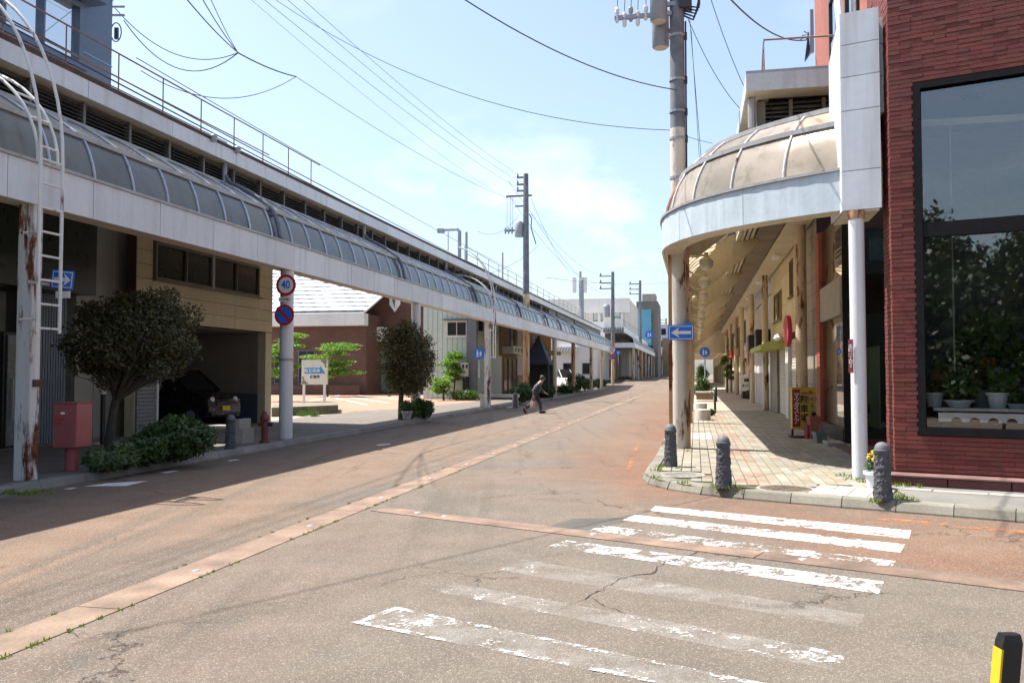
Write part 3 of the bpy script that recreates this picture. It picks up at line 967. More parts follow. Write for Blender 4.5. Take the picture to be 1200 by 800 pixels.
def canopy(root, P, t0, t1, pane, fpitch, mats, curved_until=0.0, dz=0.0, three=False, ribr=.022, coarse=False):
    PL, PU, RIB, FASC = mats
    sh = lambda sec: [(a, b + dz) for a, b in sec]
    # fascia panels and their soffit
    t = t0
    while t < t1 - .05:
        e = min(t + fpitch, t1)
        n = 4 if t < curved_until else 1
        sweep(MB(), P, t + .006, e - .006, sh(rect(0, .04, ZB, ZT)), n).build('fascia_panel', FASC, root)
        t = e
    n = max(1, int((t1 - t0) / 2)) if curved_until else 1
    nn_ = 14
    segs = [(t0, min(t1, curved_until), nn_), (curved_until, t1, 1)] if curved_until else [(t0, t1, 1)]
    for (a, b, c) in segs:
        if b - a < .01: continue
        sweep(MB(), P, a, b, sh(rect(.05, .42, ZB + .01, ZB + .05)), c).build('soffit', CREAM, root)
        sweep(MB(), P, a, b, sh(rect(.38, .44, ZB + .051, ZB + .5)), c).build('inner_beam', CREAM, root)
        sweep(MB(), P, a, b, sh(rect(-.03, .16, ZT + .003, ZT + .045)), c).build('sill_rail', ALUDULL, root)
        d1, z1 = vault(39 if three else 35.5)
        sweep(MB(), P, a, b, sh(rect(d1 - .06, d1 + .02, z1 - .025, z1 + .05)), c).build('purlin', ALUDULL, root)
        if three:
            d1, z1 = vault(61)
            sweep(MB(), P, a, b, sh(rect(d1 - .05, d1 + .02, z1 - .02, z1 + .055)), c).build('purlin', ALUDULL, root)
        d1, z1 = vault(86)
        sweep(MB(), P, a, b, sh(rect(d1 - .02, d1 + .16, z1 - .02, z1 + .06)), c).build('top_rail', ALUDULL, root)
    # sheets and ribs
    t = t0
    while t < t1 - .05:
        e = min(t + pane, t1)
        n = 3 if t < curved_until else 1
        rows = [(5, 34.5, PL), (36.5, 85, PU)] if not three else [(5, 38, PL), (40, 60, PL), (62, 85, PU)]
        for (a, b, mm) in rows:
            sweep(MB(), P, t + .012, e - .012, sh(arc_sec(a, b, 5)), n).build('canopy_sheet', mm, root, smooth=True)
        m = MB()
        m.tube([P.at(t, *(lambda q: (q[0] - .012, q[1] + .012 + dz))(vault(a))) for a in range(3, 88, 7)], ribr, 6)
        m.build('rib', RIB, root)
        t = e


def louvre(root, fr, x0, x1, y, z0, z1, bay, m, n=6, mframe=None):
    """slatted vent wall in a local frame: x along, y outward face, bays with their posts"""
    x = x0
    while x < x1 - .02:
        e = min(x + bay, x1)
        mb = MB(fr)
        h = (z1 - z0) / n
        for k in range(n):
            z = z0 + h * (k + .15)
            mb.prism([(x + .03, y, z), (x + .03, y + .02, z), (x + .03, y - .07, z + h * .78), (x + .03, y - .09, z + h * .78)], (e - x - .06, 0, 0))
        mb.build('louvre_bay', m, root)
        MB(fr).box(x - .03, x + .03, y - .10, y + .022, z0, z1).build('louvre_post', mframe or m, root)
        x = e
    MB(fr).box(x0, x1, y - .22, y - .20, z0, z1).build('louvre_backing', DARK, root)


# ---- the long canopy on the left side of the street
VF_L = -9.04
left = thing('shopping_canopy', 'long white barrel-vaulted street canopy on rusty posts, shading the pavement with the red box', 'canopy', W(12, -9.3))
PL = Path([Vector(W(u_, VF_L)[:2]) for u_ in (3.0, 50, 97)], -1)     # inward is away from the road
# the path runs away from the camera; inward lies to its left
FL = frame(W(0, VF_L)[:2], (S0, S1), (N0, N1))                       # x = u, y towards the road
U0, U1 = 3.0, 97.0
canopy(left, PL, 0, 47, .95, 1.68, (PANEG, PANEU, ALU, PANEL))
canopy(left, PL, 47, U1 - U0, 1.9, 3.2, (PANEG, PANEU, ALU, PANEL))
louvre(left, FL, U0, 62, -1.5, 5.98, 6.38, 1.25, LOUVRE)
MB(FL).box(62, U1, -1.6, -1.5, 5.93, 6.37).build('louvre_bay', LOUVRE, left)
x = U0
while x < U1 - .1:
    L = 2.45 if x < 50 else 6
    e = min(x + L, U1)
    MB(FL).box(x + .006, e - .006, -1.29, -1.25, 6.39, 6.70).build('roof_fascia_panel', PANEL, left)
    x = e
MB(FL).box(U0, U1, -1.75, -1.30, 6.40, 6.44).build('eave_soffit', CREAM, left)
MB(FL).box(U0, U1, -1.38, -1.24, 6.703, 6.78).build('gutter', RUSTY, left)
MB(FL).box(U0, U1, -3.6, -1.38, 6.62, 6.76).build('roof', STEELGREY, left)
MB(FL).box(U0, U1, -3.5, -1.8, 5.75, 5.80).build('ceiling', CREAM, left)
# cream cross beams at each post line
postpx = [30, 335, 487, 571, 616, 650, 672, 693, 705, 718]
post_u = [onv(p, 480, -9.22)[0] for p in postpx]
for k, u_ in enumerate(post_u):
    m_ = [WHITERUST, WHITEPOLE, WHITEPOLE, WHITERUST, ORANGERUST, CREAMRUST, ORANGERUST, CREAMRUST, CREAMRUST, CREAMRUST][k]
    if k in (0, 3):
        o = MB(W).box(u_ - .09, u_ + .09, -9.33, -9.07, .10, ZB + .02).build('post', m_, left, bevel=.02)
    else:
        r = .155 if k < 3 else .15
        c = W(u_, -9.22)
        o = MB().lathe((c[0], c[1], .10), [(r, 0), (r, ZB - .08)], 18).build('post', m_, left, smooth=True)
    MB(FL).box(u_ - .1, u_ + .1, -3.6, -1.45, 5.45, 5.74).build('cross_beam', CREAM, left)
    if k in (1, 2):
        c = W(u_, -9.22)
        MB().lathe((c[0], c[1], 1.9), [(.165, 0), (.165, .06)], 18).build('post_band', ALUDULL, left)
# first post: plates and clamp
u0 = post_u[0]
MB(W).box(u0 - .2, u0 + .2, -9.065, -9.045, 2.86, 2.90).build('clamp', ALUDULL, left)
MB(W).box(u0 - .06, u0 + .17, -9.062, -9.04, 1.42, 1.52).build('rust_plate', RUSTY, left)
# railing on the roof
uA, uB = U0, onv(376, 200, -10.6)[0]
for u_ in np.arange(uA, uB + .1, 1.38):
    MB(FL).tube([(u_, -1.6, 6.74), (u_, -1.6, 7.66)], .014, 6).build('railing_post', RAILRUST, left)
MB(FL).tube([(uA, -1.6, 7.66), (uB, -1.6, 7.66)], .018, 6).build('railing_bar', RAILRUST, left)
MB(FL).tube([(uA, -1.6, 7.2), (uB - 3, -1.6, 7.2)], .016, 6).build('railing_bar', RAILRUST, left)
MB(FL).tube([(uA, -1.6, 6.98), (uB - 5, -1.6, 6.98)], .014, 6).build('railing_bar', RAILRUST, left)
uC = onv(548, 320, -10.6)[0]
for u_ in np.arange(uC, 92, 2.4):
    MB(FL).tube([(u_, -1.7, 6.74), (u_, -1.7, 7.7)], .02, 5).build('railing_post', ALUDULL, left)
for z in (7.05, 7.38, 7.7):
    MB(FL).tube([(uC, -1.7, z), (92, -1.7, z)], .02, 5).build('railing_bar', ALUDULL, left)
# dark rain pipes bent over the vault
for px in (322, 470, 556, 608, 640, 655, 672, 690):
    u_ = onv(px, 300, -9.2)[0]
    m = MB(FL)
    pth = [(u_, -1.46, 6.35), (u_, -1.42, 6.12)] + [(u_, -(vault(a)[0] - .07), vault(a)[1] + .07) for a in range(84, 0, -7)] + [(u_, .02, 4.6)]
    m.tube(pth, .05, 8)
    m.build('rain_pipe', PIPE, left, smooth=True)
    MB(FL).tube([(u_, -1.43, 5.95), (u_, -1.43, 6.40)], .06, 8).build('pipe_head', STEELGREY, left)
    d_, z = vault(28)
    MB(FL).box(u_ - .08, u_ + .08, -d_ - .02, -d_ + .10, z + .02, z + .09).build('pipe_clip', PIPE, left)
# floodlights on the gutter
for px in (250, 278):
    u_, z = onv(px, 165, -10.25)
    MB(FL).lathe((u_, -1.2, 6.66), [(.05, 0), (.075, .03), (.075, .13), (.04, .16)], 10).build('floodlight', STEELGREY, left, smooth=True)

# ladders with curved grab rails
def ladder(px, lab, bottom, zt=4.9):
    u_ = onv(px, 300, -8.8)[0]
    t = thing('access_ladder', lab, 'ladder', W(u_, -8.8, bottom))
    for s_ in (-.21, .21):
        MB(FL).tube([(u_ + s_, .22, bottom), (u_ + s_, .22, zt - .3)], .026, 8).build('ladder_rail', LADDER, t)
        arc = [(u_ + s_, .22 - 1.85 * (1 - cos(a)), zt - .3 + 2.75 * sin(a)) for a in np.linspace(0, pi / 2 * .92, 14)]
        MB(FL).tube(arc, .024, 8).build('grab_rail', LADDER, t, smooth=True)
        arc2 = [(u_ + s_ * .9, .16 - 1.75 * (1 - cos(a)), zt - .35 + 1.55 * sin(a)) for a in np.linspace(0, pi / 2, 12)]
        MB(FL).tube(arc2, .022, 8).build('inner_rail', LADDER, t, smooth=True)
    z = bottom + .06
    while z < zt - .2:
        MB(FL).tube([(u_ - .21, .22, z), (u_ + .21, .22, z)], .017, 6).build('rung', LADDER, t)
        z += .335
    for a in np.linspace(.15, 1.25, 5):
        y, z = .16 - 1.75 * (1 - cos(a)), zt - .35 + 1.55 * sin(a)
        MB(FL).tube([(u_ - .19, y, z), (u_ + .19, y, z)], .016, 6).build('rung', LADDER, t)
    for z in (2.35, 3.55):
        MB(FL).tube([(u_ - .21, .22, z), (u_ - .21, -.06, z)], .02, 6).build('wall_bracket', LADDER, t)
    return t
ladder(60, 'white steel ladder with curved grab rails beside the rust-streaked square post', 2.02 + .15)
ladder(580, 'distant white ladder on the canopy beside the fourth post', 2.3)

# ---- canopy on the right, with the rounded end
VF_R = -.65 * .9777
P0, PC = Vector((4.85, 12.3)), Vector((2.46, 14.46))
u2 = 17.1
P2 = Vector(W(u2, VF_R)[:2])
bez = [P0 * (1 - t) ** 2 + PC * 2 * t * (1 - t) + P2 * t * t for t in np.linspace(0, 1, 25)]
PR = Path(bez + [Vector(W(u_, VF_R)[:2]) for u_ in (18, 30, 60, 86)], 1)
LC = PR.cum[24]
right = thing('shopping_canopy', 'street canopy with a rounded glazed end and white pylon beside the brick building', 'canopy', W(17, 0))
FR_ = frame(W(0, VF_R)[:2], (S0, S1), (-N0, -N1))                    # x = u, y towards the road
RIBI = mat('rib_white_rust', (0.60, 0.58, 0.58), 0.4, 0.1, 2, rust=0.25, metal=.2)
PANELB = mat('fascia_blue_grey', (0.44, 0.52, 0.58), 0.5, 0.12, 0.9, bump=0.05, streak=0.5, scol=(0.62, 0.66, 0.70))
FLAT[0] = False
canopy(right, PR, 0, LC, LC / 5.0, LC / 3.0, (PANEB, PANEB, RIBI, PANELB), curved_until=LC, three=True, ribr=.019)
PANER = panemat('canopy_sheet_milky', (0.80, 0.76, 0.68), 0.75, 0.3, 0.2)
RIBR = mat('rib_rust', (0.28, 0.10, 0.05), 0.7, 0.3, 2)
canopy(right, PR, LC, LC + 26, .95, 1.7, (PANER, PANER, RIBR, PANEL), ribr=.05)
canopy(right, PR, LC + 26, PR.L, 2.0, 4.0, (PANER, PANER, RIBR, PANEL), ribr=.06)
FLAT[0] = True
# cap sheet between the rounded end and the vent box
ring = [PR.at(LC * k / 16, 1.42, 5.93) for k in range(17)]
MB().poly(ring + [W(17.4, 1.1, 5.93), W(15.45, 1.1, 5.93), (5.6, 14.7, 5.93)]).build('cap_sheet', PANEB, right)
# vent box, roof
FRS = frame(W(0, 0)[:2], (S0, S1), (-N0, -N1))                       # y = -v
FRF = frame(W(15.5, 0)[:2], (N0, N1), (-S0, -S1))                    # x = v, y towards the camera
louvre(right, FRS, 15.5, 40, -1.14, 5.93, 6.40, 1.25, LOUVREW)
louvre(right, FRF, 1.12, 2.75, 0, 5.93, 6.40, .55, LOUVREW, n=6)
ROOFW = mat('roof_edge_grey', (0.50, 0.53, 0.55), 0.5, 0.1, 1.2, bump=0.05, streak=0.3)
MB(W).box(14.92, 80, .884, .92, 6.42, 6.72).build('roof_fascia_panel', ROOFW, right)
MB(W).box(14.92, 14.96, .92, 2.74, 6.42, 6.72).build('roof_fascia_panel', ROOFW, right)
MB(W).box(14.93, 80, .885, 2.74, 6.723, 6.77).build('roof', STEELGREY, right)
MB(W).box(14.96, 80, .92, 1.30, 6.43, 6.47).build('eave_soffit', CREAM, right)
MB(W).box(14.96, 15.45, 1.30, 2.74, 6.43, 6.47).build('eave_soffit', CREAM, right)
MB(W).tube([(15.35, 1.0, 5.9), (15.35, 1.0, 6.42)], .07, 10).build('downpipe', ALUDULL, right)
# ceiling inside
WOODC = mat('ceiling_boards', (0.19, 0.15, 0.115), 0.8, 0.3, 1.2, streak=0.2)
for k in range(30):
    MB(W).box(16.4 + k * 2.2 + .012, 16.4 + (k + 1) * 2.2 - .012, 1.78, 2.40, 5.68, 5.71).build('ceiling_board', WOODC, right)
MB(W).box(16.2, 86, 2.41, 3.02, 5.60, 5.64).build('ceiling_edge', CREAM, right)
for k in range(3):
    MB(W).box(16.2, 86, 1.36 + k * .14, 1.44 + k * .14, 5.62 + k * .03, 5.78 + k * .03).build('ceiling_ridge', CREAM, right)
MB(W).box(15.7, 86, 1.2, 3.05, 6.30, 6.34).build('ceiling_deck', CREAM, right)
MB(W).box(16.2, 86, 1.24, 1.34, 5.62, 5.98).build('inner_beam', CREAM, right)
BEAM = mat('beam_cream', (0.43, 0.36, 0.25), 0.65, 0.15, 1.0, streak=0.35, scol=(0.22, 0.15, 0.08))
right_posts = [17.45, 26.4, 35.3, 44.2, 53.1, 62.0, 71, 80]
for k, u_ in enumerate(right_posts):
    sec = [(-.15, ZB + .06), (.1, ZB + .03), (1.75, 5.32), (1.95, 5.62), (1.95, 5.98), (1.35, 5.90), (.95, 5.72), (.35, 5.1), (-.15, 4.48)]
    m = MB(W)
    m.prism([(u_ - .22 + .45, v_ - .05, z) for v_, z in sec], (.44, 0, 0))
    m.build('vault_beam', BEAM, right)
    if k:
        c = W(u_, -.29 + (.05 if k else 0))
        MB().lathe((c[0], c[1], .1), [(.15, 0), (.15, ZB)], 16).build('post', CREAM if k < 3 else CREAMRUST, right, smooth=True)
inner_u = [onv(940, 470, 2.78)[0], onv(898, 460, 2.80)[0], onv(882, 450, 2.8)[0], 53.5, 62, 71, 80]
for k, u_ in enumerate(inner_u):
    c = W(u_, 2.78)
    MB().lathe((c[0], c[1], .1), [(.15 if k == 0 else .125, 0), (.15 if k == 0 else .125, 5.5)], 14).build('inner_post', [mat('post_tan', (0.50, 0.40, 0.29), .6, .15, 1.2, rust=.3), CREAMRUST][min(k, 1)], right, smooth=True)
# gable wall that closes this stretch far down the walk
MB(W).box(86, 86.3, -.6, 3.0, 4.1, 6.5).build('end_gable', CREAM, right)
MB(W).box(85.9, 86.4, -.6, 3.05, 3.6, 4.1).build('end_beam', CREAM, right)
# pylon
FP = frame((4.74, 12.16), (.866, -.5), (-.5, -.866))
TSt = (S0, S1)
zs = [3.95, 4.60, 5.30, 5.72, 6.19, 6.72]
zs = [3.93, 4.50, 5.37, 5.86, 6.33, 6.80]
f0 = Vector((4.74, 12.16)); f1 = f0 + Vector((.866, -.5)) * .52
dep = Vector(TSt) * 1.05
for a, b in zip(zs[:-1], zs[1:]):
    q = [(f0.x, f0.y, a + .005), (f1.x, f1.y, a + .005), (f1.x, f1.y, b - .005), (f0.x, f0.y, b - .005)]
    MB().prism(q, (.01, .02, 0)).build('pylon_panel', PANEL, right)
    bb, ab = b - (.36 if b == zs[-1] else 0), a
    g0 = f0 + Vector(TSt) * .02
    MB().prism([(g0.x, g0.y, a + .005), (g0.x, g0.y, b - .005), (g0.x + dep.x, g0.y + dep.y, bb - .005), (g0.x + dep.x, g0.y + dep.y, a + .005)], (.02, -.004, 0)).build('pylon_panel', WHITE, right)
core = [f0 + Vector((.035, .03)), f1 + Vector((-.02, .03)), f1 + dep * .9, f0 + dep * .98 + Vector((.035, 0))]
MB().prism([(p.x, p.y, 3.9) for p in core], (0, 0, 2.5)).build('pylon_core', CREAM, right)
MB().prism([(p.x, p.y, 6.405) for p in core], (0, 0, .35)).build('pylon_core', STEELGREY, right)
for a, b in ((5.33, 5.86), (5.86, 6.33), (6.33, 6.72)):
    h0, h1 = f1 + Vector((.02, .22)), f1 + Vector((.25, .09))
    MB().prism([(h0.x, h0.y, a + .005), (h1.x, h1.y, a + .005), (h1.x, h1.y, b - .005), (h0.x, h0.y, b - .005)], (.10, .30, 0)).build('link_panel', PANEL, right)
pc = G(1008, 561, .12)
MB().lathe((pc.x, pc.y, .1), [(.105, 0), (.105, 3.82)], 20).build('post', WHITEPOLE, right, smooth=True)
MB().lathe((pc.x, pc.y, 3.80), [(.112, 0), (.118, .12)], 20).build('post_collar', ORANGERUST, right)
# globe lamps
GLOBE = plain('globe_milk', (0.62, 0.58, 0.48), 0.35)
Lp = None
for k in range(11):
    q = W(18.6 + k * 3.75, .24, 0)
    lab = '%s milky globe lamp in the row under the canopy, counted from the rounded end' % ['first', 'second', 'third', 'fourth', 'fifth', 'sixth', 'seventh', 'eighth', 'ninth', 'tenth', 'eleventh'][k]
    if Lp is None:
        Lp = thing('globe_lamp', lab, 'lamp', q, ROT, 'globe lamps under the canopy', local=True)
        MB().tube([(-.55, 0, 4.35), (-.25, 0, 4.15), (0, 0, 4.12)], .025, 8).build('bracket', CREAM, Lp)
        MB().lathe((0, 0, 3.95), [(.14, 0), (.155, .03), (.12, .10), (.05, .14), (.045, .24)], 18).build('cap', CREAM, Lp, smooth=True)
        MB().lathe((0, 0, 3.78), [(.02, .03), (.075, .04), (.115, .08), (.138, .13), (.138, .17)], 18).build('globe', GLOBE, Lp, smooth=True)
    else:
        dup(Lp, q, ROT, lab)

# ---------------------------------------------------------------- building helpers
def window(parent, fr, x0, x1, z0, z1, cols=1, rows=1, fm=None, gm=None, fw=.05, y=0.0, dep=.05, sill=True):
    fm, gm = fm or ALUDULL, gm or GLASSD
    w = MB(fr)
    for (a, b, c, d_) in ((x0, x1, z0, z0 + fw), (x0, x1, z1 - fw, z1), (x0, x0 + fw, z0 + fw, z1 - fw), (x1 - fw, x1, z0 + fw, z1 - fw)):
        w.box(a, b, y + .002, y + dep, c, d_)
    f = w.build('window', fm, parent)
    for i in range(cols):
        a, b = x0 + fw + (x1 - x0 - 2 * fw) * i / cols, x0 + fw + (x1 - x0 - 2 * fw) * (i + 1) / cols
        for j in range(rows):
            c, d_ = z0 + fw + (z1 - z0 - 2 * fw) * j / rows, z0 + fw + (z1 - z0 - 2 * fw) * (j + 1) / rows
            MB(fr).box(a + .004, b - .004, y + .006, y + .016 + .006 * (i % 2), c + .004, d_ - .004).build('pane', gm, f)
        if i:
            MB(fr).box(a - .02, a + .02, y + .003, y + dep + .003, z0 + fw, z1 - fw).build('mullion', fm, f)
    if sill:
        MB(fr).box(x0 - .05, x1 + .05, y + .002, y + dep + .07, z0 - .05, z0 - .003).build('sill', fm, f)
    return f


def shutter(parent, fr, x0, x1, z0, z1, m, y=0.0, pitch=.09):
    b = MB(fr)
    b.box(x0, x1, y + .002, y + .03, z1 + .003, z1 + .22)
    f = b.build('shutter', m, parent)
    z = z0
    mb = MB(fr)
    while z < z1 - .01:
        e = min(z + pitch, z1)
        mb.prism([(x0 + .02, y + .01, z), (x0 + .02, y + .035, z + .012), (x0 + .02, y + .035, e - .02), (x0 + .02, y + .01, e)], (x1 - x0 - .04, 0, 0))
        z = e
    tag(mb.build('slats', m, f), None, None, kind='stuff')
    return f


def boards(parent, fr, x0, x1, z0, z1, n, m, cols=1, y=0.0, th=.02, holes=(), name='siding_board'):
    """horizontal siding, every board a piece, cut around openings"""
    for k in range(n):
        a, b = z0 + (z1 - z0) * k / n, z0 + (z1 - z0) * (k + 1) / n
        spans = [(x0 + (x1 - x0) * c / cols, x0 + (x1 - x0) * (c + 1) / cols) for c in range(cols)]
        for (h0, h1, hz0, hz1) in holes:
            if hz0 < b - .02 and hz1 > a + .02:
                ns = []
                for (s_, e) in spans:
                    if h1 <= s_ or h0 >= e: ns.append((s_, e)); continue
                    if h0 > s_ + .05: ns.append((s_, h0))
                    if h1 < e - .05: ns.append((h1, e))
                spans = ns
        for (h0, h1, hz0, hz1) in holes:              # slivers above and below an opening
            if a + .02 < hz0 < b - .02: MB(fr).box(h0 + .006, h1 - .006, y + .002, y + th, a + .006, hz0).build(name, m, parent)
            if a + .02 < hz1 < b - .02: MB(fr).box(h0 + .006, h1 - .006, y + .002, y + th, hz1, b - .006).build(name, m, parent)
        for (s_, e) in spans:
            MB(fr).box(s_ + .006, e - .006, y + .002, y + th + R.uniform(0, .004), a + .006, b - .006).build(name, m, parent)


def sec(o, name):
    return o

SIDING = mat('siding_beige', (0.50, 0.44, 0.31), 0.65, 0.12, 0.8, bump=0.12, streak=0.2, scol=(0.3, 0.25, 0.17), piece=0.07)
SIDINGR = mat('siding_cream', (0.60, 0.52, 0.34), 0.65, 0.12, 0.8, bump=0.12, streak=0.22, scol=(0.32, 0.25, 0.14), piece=0.07)
BLUEGREY = mat('metal_blue_grey', (0.27, 0.34, 0.45), 0.4, 0.08, 0.7, metal=0.25, bump=0.03)
BLUEGREYD = mat('metal_blue_dark', (0.13, 0.17, 0.235), 0.45, 0.1, 0.7, metal=0.25, bump=0.03)
PALEGREEN = mat('metal_pale_green', (0.47, 0.55, 0.50), 0.55, 0.1, 0.6, bump=0.05, streak=0.25, scol=(0.35, 0.4, 0.36))
PLASTERW = mat('plaster_white', (0.62, 0.61, 0.60), 0.8, 0.12, 0.5, bump=0.1, streak=0.3, scol=(0.4, 0.38, 0.36))
PLASTERL = mat('plaster_lilac', (0.47, 0.47, 0.56), 0.8, 0.1, 0.6, bump=0.1, streak=0.2)
SHUT = mat('shutter_pale', (0.58, 0.55, 0.47), 0.5, 0.08, 1.5, bump=0.04, streak=0.2)
SHUTD = mat('shutter_grey', (0.19, 0.20, 0.22), 0.5, 0.1, 1.5, bump=0.04)
ROOFWHITE = mat('roof_white_metal', (0.52, 0.55, 0.57), 0.4, 0.06, 0.8, bump=0.05)
TILEGREY = mat('tile_grey_wall', (0.27, 0.24, 0.20), 0.6, 0.2, 2, bump=0.2, piece=.15)
BROWNW = mat('brown_wall', (0.23, 0.17, 0.10), 0.75, 0.2, 1.0, streak=0.3)
OCHRE = mat('ochre_wall', (0.45, 0.29, 0.15), 0.8, 0.2, 1.0, streak=0.2)

VBL = -12.7
FA = frame(W(0, VBL)[:2], (S0, S1), (N0, N1))


def xz(px, py, v): return onv(px, py, v)

# ---- dark glazed shop with a tall blue-grey upper storey (far left)
uR = onv(127, 100, VBL)[0]
uS = onv(113, 400, VBL)[0]
A_ = thing('tall_shop', 'tall blue-grey metal building with a dark glazed ground floor behind the ladder', 'building', W(14, -13))
GREENBLACK = mat('dark_green_cladding', (0.018, 0.028, 0.026), 0.35, 0.2, 1)
MB(FA).box(2, uR, -9, -.02, 5.6, 10.8).build('upper_wall', BLUEGREY, A_)
MB(FA).box(2, uS, -9, -1.0, .11, 5.6).build('ground_floor_wall', DARK, A_)
MB(FA).box(2, uS, -1.0, -.03, 3.3, 5.58).build('dark_panel_band', GREENBLACK, A_)
MB(FA).box(uR - .95, uR + .012, -.018, .06, 5.2, 10.8).build('corner_panel', BLUEGREYD, A_)
for k in range(3):
    MB(FA).box(uR - .95, uR + .02, .062, .075, 6.9 + k * 1.5, 6.93 + k * 1.5).build('seam', BLUEGREY, A_)
uw0, uw1 = onv(-60, 30, VBL)[0], onv(92, 60, VBL)[0]
zw0, zw1 = onv(85, 78, VBL)[1], onv(60, -14, VBL)[1]
window(A_, FA, uw0, uw1, zw0, zw1, cols=3, fm=BLUEGREYD, gm=GLASSBLUE, fw=.12, dep=.12)
MB(FA).box(uw0, uw1 + .25, .0, .5, zw1 + .05, zw1 + .35).build('window_hood', BLUEGREYD, A_)
# glazing and entrance below
for k, (a, b, mm) in enumerate(((8.5, 10.6, GREENBLACK), (10.65, 12.6, GREENBLACK), (12.65, 14.6, GREENBLACK))):
    MB(FA).box(a, b, -.9, -.85, .15, 3.25).build('glass_panel', GREENBLACK, A_)
ud0, ud1 = onv(46, 500, VBL)[0], onv(68, 500, VBL)[0]
MB(FA).box(ud0 - .08, ud1 + .08, -.9, -.80, .12, 2.45).build('door_frame', BLACK, A_)
dr = MB(FA).box(ud0, ud1, -.79, -.76, .16, 2.38).build('door', mat('door_grey_glass', (0.16, 0.19, 0.19), .25, .1, 2), A_)
MB(FA).tube([(ud0 + .1, -.72, .7), (ud0 + .1, -.72, 1.5)], .018, 6).build('handle', GALV, dr)
uc0 = onv(70, 420, VBL)[0]
m = MB(FA)
for k in range(14):
    a = uc0 + (uS - uc0) * k / 14
    m.box(a, a + (uS - uc0) / 14 - .02, -.9, -.74, .12, 5.5)
tag(m.build('ribbed_cladding', BLUEGREYD, A_), None, None, kind='stuff')

# ---- set-back cream metal house between the tall shop and the garage house
B_ = thing('clad_house', 'narrow cream metal-clad house squeezed beside the tall blue-grey building', 'building', W(20, -14))
VB2 = -13.6
FB2 = frame(W(0, VB2)[:2], (S0, S1), (N0, N1))
b0, b1 = onv(88, 400, VB2)[0], onv(178, 400, VB2)[0]
CREAMSHEET = mat('cream_sheet', (0.58, 0.53, 0.38), 0.45, 0.1, 1.0, bump=0.15, bscale=6)
GREYSHEET = mat('grey_sheet', (0.36, 0.36, 0.34), 0.5, 0.1, 1.0)
k = 0
while b0 < b1:
    w_ = .62
    mm = GREYSHEET if b0 < onv(113, 400, VB2)[0] else CREAMSHEET
    MB(FB2).box(b0 + .008, min(b0 + w_, b1) - .008, -.05, .0, .12, 7.0).build('wall_sheet', mm, B_)
    b0 += w_
MB(FB2).box(onv(88, 400, VB2)[0], b1, -7, -.06, .12, 6.9).build('wall', GREYSHEET, B_)
for px in (150, 158):
    u_ = onv(px, 330, VB2 + .1)[0]
    MB(FB2).tube([(u_, .12, .12), (u_, .12, 6.9)], .06, 8).build('drainpipe', DARK, B_)
u_ = onv(152, 330, -12.8)[0]

# ---- garage house
VC = -12.9
FC = frame(W(0, VC)[:2], (S0, S1), (N0, N1))
C_ = thing('garage_house', 'beige panelled house with a wide upper window over an open dark garage', 'building', W(23, -13))
c0, c1 = onv(158, 400, VC)[0], onv(318, 420, VC)[0]
g0, g1 = onv(184, 430, VC)[0], onv(311, 430, VC)[0]
zg = onv(260, 384.5, VC)[1]
wz1, wz0 = onv(240, 297.5, VC)[1], onv(240, 337.5, VC)[1]
w0, w1 = onv(180, 300, VC)[0], onv(302, 330, VC)[0]
ztop = 6.6
MB(FC).box(c0, c1, -.25, 0, zg, ztop).build('front_wall', MORTAR, C_)
MB(FC).box(c0, g0, -.25, 0, .12, zg - .003).build('front_pier', SIDING, C_)
MB(FC).box(g1, c1, -.25, 0, .12, zg - .003).build('front_pier', SIDING, C_)
boards(C_, FC, c0, c1, zg + .01, ztop, 11, SIDING, cols=3, holes=((w0 - .05, w1 + .05, wz0 - .05, wz1 + .05),))
FCs = frame(W(c1, VC)[:2], (-N0, -N1), (S0, S1))                      # end wall facing the car park: x inwards
MB(FCs).box(.003, 8, -.25, 0, .12, ztop).build('end_wall', MORTAR, C_)
boards(C_, FCs, .0, 8, .12, ztop, 19, SIDING, cols=3)
f = window(C_, FC, w0, w1, wz0, wz1, cols=4, fm=mat('window_brown', (0.16, 0.145, 0.12), .5, .1, 2), gm=GLASSD, fw=.06, dep=.08)
um = (w0 + w1) / 2
MB(FC).box(um - .05, um + .05, .0, .09, wz0, wz1).build('mullion', ALUDULL, f)
INSIDE = mat('garage_wall', (0.20, 0.175, 0.15), 0.85, 0.2, 0.7)
INSIDEB = mat('garage_dado', (0.055, 0.075, 0.105), 0.7, 0.2, 0.7)
# garage room: right wall, back wall with a window onto greenery, ceiling, floor
rr0, rr1, dp = g0 - .0, g1 + .0, 6.0
MB(FC).box(rr1 - .02, rr1 + .05, -dp, -.26, 1.0, zg).build('garage_side_wall', INSIDE, C_)
MB(FC).box(rr1 - .03, rr1 + .05, -dp, -.26, .12, .995).build('garage_dado', INSIDEB, C_)
MB(FC).box(rr0 - .1, rr0, -dp, -.26, .12, zg).build('garage_side_wall', INSIDE, C_)
bw0, bw1 = onu(0, 0, 1)[0], 0
xb0, xb1 = rr0 + (rr1 - rr0) * .25, rr0 + (rr1 - rr0) * .80
for (a, b, z0, z1, mm) in ((rr0, rr1, 2.55, zg, INSIDE), (rr0, rr1, .12, 1.0, INSIDEB), (rr0, xb0, 1.003, 2.547, INSIDE), (xb1, rr1, 1.003, 2.547, INSIDE)):
    MB(FC).box(a, b, -dp - .1, -dp, z0, z1).build('garage_back_wall', mm, C_)
f = MB(FC).box(xb0, xb1, -dp - .06, -dp - .05, 1.003, 2.547).build('garage_window', glassmat('glass_green_tint', (0.35, 0.42, 0.33), .02), C_)
for k in range(1, 4):
    x = xb0 + (xb1 - xb0) * k / 4
    MB(FC).box(x - .02, x + .02, -dp - .04, -dp, 1.003, 2.547).build('window_bar', DARK, f)
